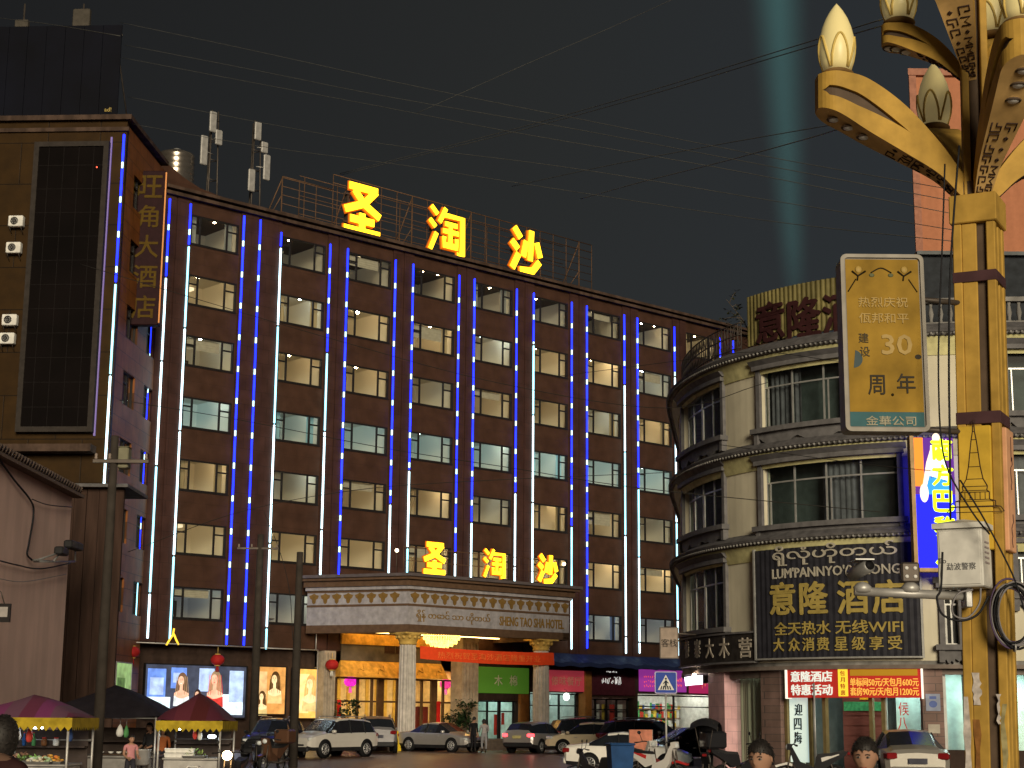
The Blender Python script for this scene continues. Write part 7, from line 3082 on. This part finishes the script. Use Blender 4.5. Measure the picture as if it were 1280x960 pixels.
stand('man in black standing at the right end of the silver sedan', gp(592, 83.5), R_(150), 1.70, (.012, .012, .014), (.014, .014, .017))
stand('woman in a pale grey top standing beside the man in black', gp(605, 83), R_(200), 1.60, (.28, .27, .28), (.22, .22, .24), arms='fold', hair_style='long')
stand('man with short dark hair looking left, seen head and shoulders near the curtained window', gp(953, 13.5, -.01), R_(-34), 1.77, (.03, .03, .035), (.03, .03, .04), tilt=R_(6))
stand('man with thick dark hair in front of the silver sedan at right, head and shoulders', gp(1082, 13.0, .02), R_(-22), 1.77, (.02, .02, .026), (.03, .03, .04), tilt=R_(5))
stand('man seen from behind as a dark head at the left edge beside the striped stall', gp(0, 13.0, .0), R_(170), 1.90, (.03, .012, .012), (.02, .02, .02), hair_style='long', skin=(.12, .07, .05))
stand('stall keeper in a pink shirt beside the utility pole', gp(164, 45, 0), R_(30), 1.42, (.50, .22, .24), (.03, .03, .04), arms='work', sleeve='short')
stand('stall keeper in dark clothes under the black tent roof', gp(187, 50, 0), R_(-30), 1.72, (.03, .03, .034), (.03, .03, .03), arms='work')
stand('stall keeper in a white shirt behind the striped stall', gp(14, 41, 0), R_(60), 1.68, (.52, .54, .56), (.03, .03, .04), arms='work')
stand('woman in an orange top at the back of the red stall', gp(203, 50, 0), R_(10), 1.60, (.45, .14, .05), (.03, .03, .04), arms='work', hair_style='long')
# ------------------------------------------------------------------ food stalls on the left
def stall(name, label, x0, x1, y0, y1, ze, zr, roofm, fringe, goods, lamp_c, rz=0.0, peak=.5):
    cx, cy = (x0 + x1) / 2, (y0 + y1) / 2
    s = thing(name, label, 'stall', (cx, cy, 0), rz, 'food stalls along the left side')
    a, b = (x1 - x0) / 2, (y1 - y0) / 2
    m = MB()
    # canopy: sagging four sided roof
    N = 10
    v, fs = [], []
    for i in range(N + 1):
        for j in range(N + 1):
            u, w_ = i / N * 2 - 1, j / N * 2 - 1
            d = max(abs(u), abs(w_))
            z = ze + (zr - ze) * (1 - d) ** .82 + .03 * math.sin(3 * u + 2 * w_)
            v.append((u * a * 1.06, w_ * b * 1.06, z))
    for i in range(N):
        for j in range(N):
            fs.append((i * (N + 1) + j, (i + 1) * (N + 1) + j, (i + 1) * (N + 1) + j + 1, i * (N + 1) + j + 1))
    m.add(v, fs, 0, None, True)
    m.build('canopy', roofm, s)
    if fringe:
        m = MB()
        for (ax, ay, bx_, by) in ((-a, -b, a, -b), (a, -b, a, b), (a, b, -a, b), (-a, b, -a, -b)):
            A, B = Vector((ax * 1.06, ay * 1.06, ze)), Vector((bx_ * 1.06, by * 1.06, ze))
            n = max(6, int((B - A).length / .16))
            for k in range(n):
                p, q = A.lerp(B, k / n), A.lerp(B, (k + 1) / n)
                mm_ = p.lerp(q, .5)
                m.add([p, q, q + Vector((0, 0, -.20)), mm_ + Vector((0, 0, -.30)), p + Vector((0, 0, -.20))], [(0, 1, 2, 3, 4)])
        m.build('fringe', fringe, s)
    for sx in (-1, 1):
        for sy in (-1, 1):
            m = MB()
            m.tube([(sx * a * .97, sy * b * .97, 0), (sx * a * .97, sy * b * .97, ze + .02)], .03, 8)
            m.build('post', MATS['galv'], s)
    m = MB()
    for sy in (-1, 1):
        m.tube([(-a * .97, sy * b * .97, ze - .03), (a * .97, sy * b * .97, ze - .03)], .02)
    for sx in (-1, 1):
        m.tube([(sx * a * .97, -b * .97, ze - .03), (sx * a * .97, b * .97, ze - .03)], .02)
    m.tube([(-a * .97, b * .9, ze * .72), (a * .97, b * .9, ze * .72)], .03)
    m.build('rail', MATS['steel_grey'], s)
    m = MB()
    m.rbox(-a * .9, a * .9, -b * .75, b * .55, .78, .84, .015)
    m.rbox(-a * .86, a * .86, -b * .70, b * .5, .30, .775, .01)
    for sx in (-1, 1):
        m.box(sx * a * .84 - .03, sx * a * .84 + .03, -b * .66, b * .46, 0, .299)
    m.build('counter', M('counter_steel', (.30, .29, .28), .4, metal=.5), s)
    m = MB()
    m.box(-a * .9, a * .9, b * .62, b * .92, 1.18, 1.22)
    m.box(-a * .9, a * .9, b * .88, b * .92, .3, 1.6)
    m.build('back_shelf', M('shelf_dark', (.06, .045, .04), .7), s)
    return s, a, b, cx, cy


def food(label, s_loc, kind, seed, group='food laid out on the stalls'):
    t = thing('food_tray', label, 'food', s_loc, 0, group)
    rnd = random.Random(seed)
    m = MB()
    m.add([(-.28, -.20, 0), (.28, -.20, 0), (.28, .20, 0), (-.28, .20, 0), (-.32, -.24, .05), (.32, -.24, .05), (.32, .24, .05), (-.32, .24, .05)],
          [(0, 3, 2, 1), (0, 1, 5, 4), (1, 2, 6, 5), (2, 3, 7, 6), (3, 0, 4, 7)])
    m.build('tray', MATS['steel_grey'], t)
    m = MB()
    for k in range(46):
        r_ = rnd.uniform(.03, .05)
        x, y = rnd.uniform(-.24, .24), rnd.uniform(-.17, .17)
        z = .04 + max(0, .15 - (x * x + y * y) * 1.6) * rnd.random()
        if kind == 'greens':
            d = Vector((rnd.uniform(-1, 1), rnd.uniform(-1, 1), rnd.uniform(0, .6))).normalized()
            q = Vector((x, y, z))
            n_ = d.cross(Vector((0, 0, 1))).normalized()
            m.add([q, q + d * .07 + n_ * .03, q + d * .14, q + d * .07 - n_ * .03], [(0, 1, 2, 3)], k % 2)
        else:
            m.ball((x, y, z), r_, 6, k % 3, None, (1.3, 1, .7))
    m.build('food', [M('food_gold', (.58, .32, .06), .5), M('food_orange', (.60, .20, .04), .5), M('food_brown', (.30, .14, .05), .5)] if kind == 'fried' else
            ([M('food_green', (.16, .30, .07), .6), M('food_leaf', (.28, .38, .12), .6)] if kind == 'greens' else [M('food_white', (.62, .62, .58), .5), M('food_cream', (.58, .52, .38), .5), M('food_jade', (.30, .42, .25), .5)]), t)


def led(label, p, sz, emat):
    t = thing('stall_lamp', label, 'lamp', p, 0, 'lamps hung in the food stalls')
    m = MB()
    m.rbox(-sz, sz, -.06, .06, -.07, .0, .02)
    m.build('tube', emat, t)
    m = MB()
    m.tube([(0, 0, 0), (0, 0, .22)], .012)
    m.rbox(-sz * 1.05, sz * 1.05, -.07, .07, .001, .025, .01)
    m.build('holder', MATS['galv'], t)


def stripes(name, cols, width):
    m = bpy.data.materials.new(name)
    m.use_nodes = True
    nt = m.node_tree
    b = nt.nodes['Principled BSDF']
    b.inputs['Roughness'].default_value = .7
    tc = nt.nodes.new('ShaderNodeTexCoord')
    sp = nt.nodes.new('ShaderNodeSeparateXYZ')
    nt.links.new(tc.outputs['Object'], sp.inputs[0])
    mt_ = nt.nodes.new('ShaderNodeMath')
    mt_.operation = 'MULTIPLY_ADD'
    mt_.inputs[1].default_value = 1 / width
    mt_.inputs[2].default_value = 50
    nt.links.new(sp.outputs[0], mt_.inputs[0])
    fr_ = nt.nodes.new('ShaderNodeMath')
    fr_.operation = 'FRACT'
    nt.links.new(mt_.outputs[0], fr_.inputs[0])
    r = nt.nodes.new('ShaderNodeValToRGB')
    r.color_ramp.interpolation = 'CONSTANT'
    while len(r.color_ramp.elements) < len(cols):
        r.color_ramp.elements.new(.5)
    for i, c in enumerate(cols):
        r.color_ramp.elements[i].position = i / len(cols)
        r.color_ramp.elements[i].color = (*c, 1)
    nt.links.new(fr_.outputs[0], r.inputs[0])
    nt.links.new(r.outputs[0], b.inputs['Base Color'])
    return m


pur = stripes('canopy_striped', [(.12, .022, .055), (.17, .03, .115), (.13, .055, .095)], 1.1)
yel = M('fringe_yellow', (.36, .26, .02), .7, var=.25, scale=6)
E('stall_led', (.85, .95, 1.0), 30)
xa, xb = at(-22, 900, 40).x, at(104, 900, 40).x
ze = at(60, 897, 40).z
zr = at(20, 868, 40).z
s1, *_ = stall('food_stall', 'food stall with a purple striped canopy and yellow zigzag fringe', xa, xb, 38.8, 41.2, ze, zr, pur, yel, None, None)
zc_ = .845
for px, kind, lab, sd in ((36, 'greens', 'tray of green vegetables on the striped stall', 1), (64, 'fried', 'tray heaped with golden fried food on the striped stall', 2), (50, 'pale', 'tray of pale food at the front of the striped stall', 3)):
    q = at(px, 930, 39.6 if sd != 3 else 39.3)
    food(lab, (q.x, q.y, zc_), kind, sd)
p = at(47, 907, 39.7)
led('white lamp under the yellow fringe of the striped stall', (p.x, p.y, p.z), .13, MATS['stall_led'])
p = at(11, 899, 40.3)
led('white lamp near the left edge of the striped stall', (p.x, p.y, p.z), .12, MATS['stall_led'])
blk = M('tent_black', (.017, .015, .020), .7, var=.2)
xa, xb = at(72, 900, 49).x, at(212, 900, 49).x
s2, *_ = stall('food_stall', 'stall under a wide plain black tent roof behind the utility pole', xa, xb, 47.3, 50.8, at(140, 896, 49).z, at(128, 856, 49).z, blk, None, None, None)
red = stripes('canopy_red', [(.070, .008, .010), (.075, .010, .024), (.10, .015, .028)], 1.3)
xa, xb = at(209, 900, 47).x, at(286, 900, 47).x
s3, *_ = stall('food_stall', 'stall under a dark red peaked canopy in front of the blue poster', xa, xb, 45.8, 48.2, at(250, 901, 47).z, at(243, 866, 47).z, red, yel, None, None)
for px, py, lab in ((215, 905, 'left white lamp under the red canopy'), (226, 909, 'middle white lamp under the red canopy'), (265, 919, 'small white lamp at the right post of the red stall')):
    p = at(px, py, 46.4)
    led(lab, (p.x, p.y, p.z), .10, MATS['stall_led'])
rnd = random.Random(21)
for k in range(10):
    px = 212 + (k % 5) * 7
    q = at(px, 930, 46.3)
    bx_ = thing('food_box', 'white takeaway box stacked on the red stall', 'box', (q.x, 46.2, .842 + .13 * (k // 5)), R_(rnd.uniform(-8, 8)), 'takeaway boxes on the red stall')
    m = MB()
    m.add([(-.08, -.06, 0), (.08, -.06, 0), (.08, .06, 0), (-.08, .06, 0), (-.10, -.08, .09), (.10, -.08, .09), (.10, .08, .09), (-.10, .08, .09)], [(0, 3, 2, 1), (0, 1, 5, 4), (1, 2, 6, 5), (2, 3, 7, 6), (3, 0, 4, 7)])
    m.rbox(-.105, .105, -.085, .085, .0905, .115, .008)
    m.build('carton', MATS['white_paint'], bx_)
q = at(232, 930, 46.1)
food('tray of green leaves on the red stall', (q.x + .25, 46.2, .845), 'greens', 7)
st = thing('plastic_stool', 'white plastic stool beside the red stall', 'stool', (at(243, 930, 45.2).x, 45.2, 0), 0)
m = MB()
m.rbox(-.16, .16, -.16, .16, .62, .66, .02)
m.build('seat', MATS['white_paint'], st)
for sx in (-1, 1):
    for sy in (-1, 1):
        m = MB()
        m.tube([(sx * .14, sy * .14, .62), (sx * .19, sy * .19, 0)], .022, 6)
        m.build('leg', MATS['white_paint'], st)
for px, D, lab, col in ((150, 48.5, 'dark wooden table with bowls under the black tent', (.07, .045, .03)),):
    q = at(px, 930, D)
    tb = thing('folding_table', lab, 'table', (q.x, q.y, 0), 0)
    m = MB()
    m.rbox(-.7, .7, -.35, .35, .84, .88, .01)
    m.build('tabletop', M('table_wood', col, .6), tb)
    for sx in (-1, 1):
        for sy in (-1, 1):
            m = MB()
            m.tube([(sx * .62, sy * .28, 0), (sx * .62, sy * .28, .84)], .02)
            m.build('leg', MATS['steel_grey'], tb)
    for k in range(5):
        bw = thing('bowl', 'white bowl on the dark table under the black tent', 'bowl', (q.x - .5 + .25 * k, q.y - .1 + .1 * (k % 2), .881), 0, 'bowls under the black tent')
        m = MB()
        m.lathe([(.03, 0), (.06, .02), (.085, .06), (.08, .06), (.055, .025)], 12)
        m.build('shell', MATS['white_paint'], bw)

# clutter hung and stood about the stalls
rnd = random.Random(33)
BAGS = [M('bag_white', (.60, .60, .58), .6), M('bag_red', (.45, .05, .04), .6), M('bag_blue', (.06, .12, .35), .6), M('bag_green', (.08, .25, .09), .6)]
for k, (px, py, D, mi, lab) in enumerate(((22, 915, 39.4, 0, 'white plastic bag hung from the left half of the striped stall'), (37, 917, 39.4, 1, 'red bag hung beside the white bag on the striped stall'), (88, 916, 39.6, 2, 'blue bag hung near the right post of the striped stall'),
                                      (150, 912, 47.8, 0, 'white bag hung under the black tent'), (158, 913, 47.8, 3, 'green bag hung under the black tent'), (244, 915, 46.3, 1, 'red bag hung under the red canopy'), (250, 916, 46.3, 0, 'white bag hung under the red canopy'))):
    p = at(px, py, D)
    b = thing('hanging_bag', lab, 'bag', tuple(p), rnd.uniform(0, 2), 'bags hung in the stalls')
    m = MB()
    m.lathe([(.02, .14), (.06, .08), (.10, -.02), (.11, -.12), (.07, -.19), (.01, -.20)], 10, 0, Matrix.Diagonal((1, .6, 1, 1)))
    m.build('pouch', BAGS[mi], b)
    m = MB()
    m.tube([(0, 0, .13), (0, 0, .30)], .008, 5)
    m.build('string', MATS['galv'], b)
for k, (px, D, lab) in enumerate(((30, 40.7, 'dark bottle on the back shelf of the striped stall, leftmost'), (42, 40.7, 'green bottle on the back shelf of the striped stall'), (55, 40.7, 'brown jar on the back shelf of the striped stall'), (70, 40.7, 'white jar on the back shelf of the striped stall'))):
    p = at(px, 930, D)
    b = thing('bottle', lab, 'bottle', (p.x, D, 1.222), 0, 'bottles on the stall shelf')
    m = MB()
    m.lathe([(.045, 0), (.05, .02), (.05, .17), (.018, .23), (.018, .29)] if k < 2 else [(.06, 0), (.075, .03), (.075, .14), (.05, .17)], 12)
    m.build('body', [MATS['bin_blue'], BAGS[3], M('jar_brown', (.16, .07, .03), .3), BAGS[0]][k], b)
    m = MB()
    z = .291 if k < 2 else .171
    m.lathe([(.02 if k < 2 else .055, z), (.02 if k < 2 else .055, z + .03)], 10)
    m.build('cap', BAGS[1], b)
p = at(176, 930, 46.5)
ck = thing('cooking_pot', 'big dented aluminium pot on a gas ring by the pink shirted stall keeper', 'pot', (p.x, 46.5, 0), 0)
m = MB()
for a in range(4):
    m.tube([(.26 * math.cos(a * PI / 2), .26 * math.sin(a * PI / 2), 0), (.2 * math.cos(a * PI / 2), .2 * math.sin(a * PI / 2), .62)], .02, 6)
m.build('stand', MATS['steel_dark'], ck)
m = MB()
m.lathe([(.24, .62), (.28, .66), (.29, 1.02), (.31, 1.04), (.29, 1.05), (.27, .70)], 20)
m.build('pan', MATS['galv'], ck)
m = MB()
for s_ in (-1, 1):
    m.torus((s_ * .31, 0, .92), .06, .012, 12, 5, 0, None, 'y')
m.build('handle', MATS['steel_dark'], ck)

# ------------------------------------------------------------------ utility poles and wires
def pole(label, px, ytop, D, r, arms_=()):
    p = at(px, 930, D)
    t = thing('utility_pole', label, 'pole', (p.x, p.y, ground_z(D)), 0, 'utility poles')
    zt = at(px, ytop, D).z - ground_z(D)
    m = MB()
    m.tube([(0, 0, -.1), (0, 0, zt * .5), (0, 0, zt)], [r * 1.15, r, r * .8], 12)
    m.build('shaft', M('pole_concrete', (.050, .042, .036), .8, stain=.25), t)
    for z, L0, L1 in arms_:
        m = MB()
        m.rbox(L0, L1, -.13, -.05, z - .05, z + .05, .01)
        for x in (L0 + .08, (L0 + L1) / 2 - .3, L1 - .08):
            m.lathe([(.03, 0), (.05, .04), (.03, .08), (.045, .12), (.02, .16)], 8, 1, None, True, (x, -.09, z + .05))
        m.build('crossarm', [MATS['steel_dark'], M('insulator', (.25, .20, .17), .3)], t)
    return t, p, zt


_, pp, zt_ = pole('concrete pole with a crossarm in front of the black tent at left', 122, 545, 43, .13, [(at(118, 577, 43).z, -.52, .95)])
m = MB()
m.rbox(-.14, .14, -.2, .2, 0, .55, .03)
m.rbox(-.15, .15, -.21, .21, .551, .57, .01)
mb_ = m.build('meter_box', M('box_olive', (.20, .19, .13), .6))
mb_.location = (at(155, 584, 43.2).x, 43.2, at(155, 586, 43.2).z)
tag(mb_, 'small olive equipment box at the end of the pole crossarm', 'box')
pole('thin grey pole in front of the gold posters', 367, 690, 66, .16, [])
pole('dark slim pole left of the white light bar', 316, 668, 80, .19, [(at(316, 685, 80).z - .3, -1.1, .9)])
m = MB()
for k in range(3):
    m.torus((0, 0, 0), .07 + .02 * k, .012, 16, 5, 0, Matrix.Translation((at(123, 880, 42.8).x, 42.8, at(123, 879 + 4 * k, 42.8).z)), 'z')

wire = M('wire_grey', (.10, .10, .095), .7, spec=.1)
wire_d = M('wire_dark', (.03, .028, .026), .6)
SKY = 'overhead wires crossing the night sky'


def wirepx(label, pts, Y0, Y1, r, mat, group=SKY):
    n = len(pts)
    c3 = [at(px, py, Y0 + (Y1 - Y0) * k / (n - 1)) for k, (px, py) in enumerate(pts)]
    cable('overhead_wire', label, curve_pts(c3, 8), r, mat, group)


up = 'thin grey wire rising to the upper right in front of the sky'
wirepx('upper wire of the close pair rising from the rooftop sign to the lamp', [(425, 217), (640, 162), (800, 117), (960, 68), (1110, 22)], 60, 24, .011, wire)
wirepx('lower wire of the close pair rising from the rooftop sign to the lamp', [(425, 219), (640, 165.5), (800, 122), (960, 74), (1110, 30)], 60, 24, .011, wire)
wirepx('brightest single wire rising towards the left lamp arm', [(725, 249), (800, 228), (900, 203), (1000, 176), (1060, 158)], 45, 22, .011, M('wire_pale', (.13, .13, .125), .6, spec=.1))
wirepx('wire just above the brightest one, rising to the left lamp arm', [(640, 233), (750, 209), (880, 184), (1000, 163), (1090, 148)], 45, 22, .009, wire)
wirepx('faint wire climbing to the top edge left of the sky centre', [(520, 142), (640, 88), (760, 36), (850, -5)], 45, .0 + 40, .007, wire)
dn = 'thin grey wire sloping down to the right across the sky'
for pts in ([(150, 28), (320, 64), (520, 108), (740, 152), (960, 196), (1195, 238)], [(155, 56), (320, 88), (480, 120), (700, 158), (900, 196), (1195, 252)], [(152, 72), (320, 104), (480, 134), (640, 165), (900, 210), (1195, 268)],
            [(160, 121), (320, 152), (480, 180), (700, 208), (960, 250), (1195, 288)], [(165, 155), (320, 182), (500, 206), (720, 240), (960, 276), (1195, 302)], [(-5, 22), (60, 30), (150, 45)]):
    wirepx(dn, pts, 50, 26, .007, wire)
wirepx('slack wire crossing in front of the third floor windows of the hotel', [(150, 500), (300, 525), (480, 560), (640, 585), (800, 610), (1100, 640)], 55, 45, .012, wire_d, 'dark wires in front of the hotel')
wirepx('wire drawn across the fifth floor windows of the hotel', [(100, 330), (240, 372), (420, 425), (620, 478), (830, 510), (960, 478)], 60, 50, .012, wire_d, 'dark wires in front of the hotel')
wirepx('wire crossing the second floor windows towards the corner building', [(160, 690), (300, 640), (450, 612), (620, 600), (850, 590)], 60, 55, .012, wire_d, 'dark wires in front of the hotel')
wirepx('thin wire running to the cream wall above its right windows', [(700, 470), (840, 452), (945, 440), (1050, 452)], 56, 46, .010, wire_d, 'dark wires in front of the hotel')
wirepx('wire swept along the left windows of the corner building', [(900, 556), (990, 568), (1080, 580), (1180, 590)], 50, 44, .010, wire_d, 'dark wires in front of the hotel')
wirepx('wire hanging down past the window left of the canopy', [(330, 640), (350, 690), (362, 740), (366, 800)], 70, 66, .014, wire_d, 'dark wires in front of the hotel')
# cables on the white house
xw_ = xw + .12
HW = Frame(xw_, 0, PI / 2)


def onwall(px, py):
    d = ray(px, py)
    t = (xw_ - CAM0.x) / d.x
    return CAM0 + d * t


WG = 'cables slung on the white house'
cable('wall_cable', 'thick black cable curving down the white house wall', curve_pts([onwall(*q) for q in ((-4, 570), (18, 600), (38, 625), (42, 642), (36, 680), (34, 693), (40, 700))], 6), .030, MATS['cable_black'], WG)
cable('wall_cable', 'thin cable from the thick one to the corner of the white house', curve_pts([onwall(*q) for q in ((40, 624), (60, 631), (90, 634))], 6), .016, MATS['cable_black'], WG)
cable('wall_cable', 'long low cable along the white house under the bracket', curve_pts([onwall(*q) for q in ((-4, 700), (20, 706), (50, 711), (88, 704))], 6), .022, MATS['cable_black'], WG)
cable('wall_cable', 'faint slack cable low on the white house wall', curve_pts([onwall(*q) for q in ((-4, 723), (30, 727), (82, 718))], 6), .012, MATS['cable_grey'], WG)
p = onwall(40, 700)
br = thing('cable_bracket', 'tangle of iron bracket and splice boxes on the white house wall', 'bracket', tuple(p), 0)
m = MB()
L = [onwall(*q) - p for q in ((40, 700), (88, 684), (88, 702), (42, 702), (70, 690), (60, 702))]
for a, b in ((0, 1), (3, 2), (1, 2), (4, 5), (0, 5)):
    m.tube([L[a] + Vector((.15, 0, 0)), L[b] + Vector((.15, 0, 0))], .03, 6)
    m.tube([L[a], L[a] + Vector((.2, 0, 0))], .03, 6)
m.build('iron', MATS['steel_grey'], br)
for k, q in enumerate(((66, 689), (78, 681), (85, 683))):
    m = MB()
    o = onwall(*q) - p
    m.rbox(o.x + .12, o.x + .40, o.y - .35, o.y + .35, o.z - .12, o.z + .12, .04)
    m.build('splice_box', MATS['car_trim'], br)
# small framed lantern-like box at the left edge
p = at(4, 766, 40)
wl_ = thing('wall_sign', 'small dark framed box with a lit face at the left edge', 'sign', tuple(p), 0)
m = MB()
m.box(-.25, .16, -.02, .10, -.22, .22)
m.build('frame', MATS['window_frame'], wl_)
m = MB()
m.box(-.2, .11, -.026, -.021, -.10, .14)
m.build('face', M('sign_grey', (.30, .28, .27), .5), wl_)
m = MB()
m.tube([(0, .04, .22), (-.1, .04, .5), (-.2, .04, .55)], .015)
m.build('hook', MATS['steel_dark'], wl_)
# dark shed wall between the white house and the pole
dk = thing('dark_shed', 'dark timber shed wall behind the black tent at left', 'shed', (0, 0, 0))
m = MB()
q0, q1 = at(70, 720, 60), at(150, 720, 60)
for k in range(14):
    xa_ = q0.x - 4 + (q1.x - q0.x + 4) * k / 14
    m.box(xa_, xa_ + (q1.x - q0.x + 4) / 14 - .02, 60 + .02 * (k % 2), 60.2, 0, at(90, 610, 60).z)
m.build('planks', M('shed_planks', (.045, .026, .020), .8, var=.4, stretch=(1, 1, .1)), dk)
m = MB()
m.box(q0.x - 4.2, q1.x + .2, 59.6, 63, at(90, 610, 60).z, at(90, 610, 60).z + .12)
m.build('roof', MATS['slate_tile'], dk)

# ------------------------------------------------------------------ teal streak above the corner building: a cone that glows by itself, no lamp
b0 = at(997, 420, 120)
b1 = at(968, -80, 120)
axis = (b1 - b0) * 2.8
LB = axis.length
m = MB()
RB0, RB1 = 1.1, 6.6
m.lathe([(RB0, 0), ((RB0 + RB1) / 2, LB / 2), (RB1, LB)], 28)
bm_ = m.build('teal_streak', None)
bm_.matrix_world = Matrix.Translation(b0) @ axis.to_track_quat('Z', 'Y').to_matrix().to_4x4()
vm = bpy.data.materials.new('streak_volume')
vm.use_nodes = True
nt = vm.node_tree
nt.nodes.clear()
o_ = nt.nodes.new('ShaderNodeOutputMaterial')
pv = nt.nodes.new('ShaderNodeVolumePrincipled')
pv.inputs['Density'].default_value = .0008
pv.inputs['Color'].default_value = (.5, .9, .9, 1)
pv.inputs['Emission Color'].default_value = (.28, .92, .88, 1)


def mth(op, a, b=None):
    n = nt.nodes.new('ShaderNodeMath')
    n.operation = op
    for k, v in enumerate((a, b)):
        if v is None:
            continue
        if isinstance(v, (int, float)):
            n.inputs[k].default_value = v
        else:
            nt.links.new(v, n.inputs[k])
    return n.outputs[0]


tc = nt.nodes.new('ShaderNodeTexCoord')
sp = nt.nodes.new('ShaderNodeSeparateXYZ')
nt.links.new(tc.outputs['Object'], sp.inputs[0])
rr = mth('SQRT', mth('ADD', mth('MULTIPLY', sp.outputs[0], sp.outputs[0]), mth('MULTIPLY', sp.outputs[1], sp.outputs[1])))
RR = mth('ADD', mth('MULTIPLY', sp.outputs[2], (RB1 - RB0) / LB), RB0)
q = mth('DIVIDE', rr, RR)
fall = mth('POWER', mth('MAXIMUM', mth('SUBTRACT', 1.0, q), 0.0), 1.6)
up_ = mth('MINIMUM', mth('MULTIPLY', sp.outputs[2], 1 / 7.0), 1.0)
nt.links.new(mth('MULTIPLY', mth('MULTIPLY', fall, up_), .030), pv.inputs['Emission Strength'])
nt.links.new(pv.outputs[0], o_.inputs['Volume'])
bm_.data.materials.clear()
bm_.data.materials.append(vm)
tag(bm_, 'faint teal glowing streak standing in the sky above the corner building', 'light beam', None, 'stuff')
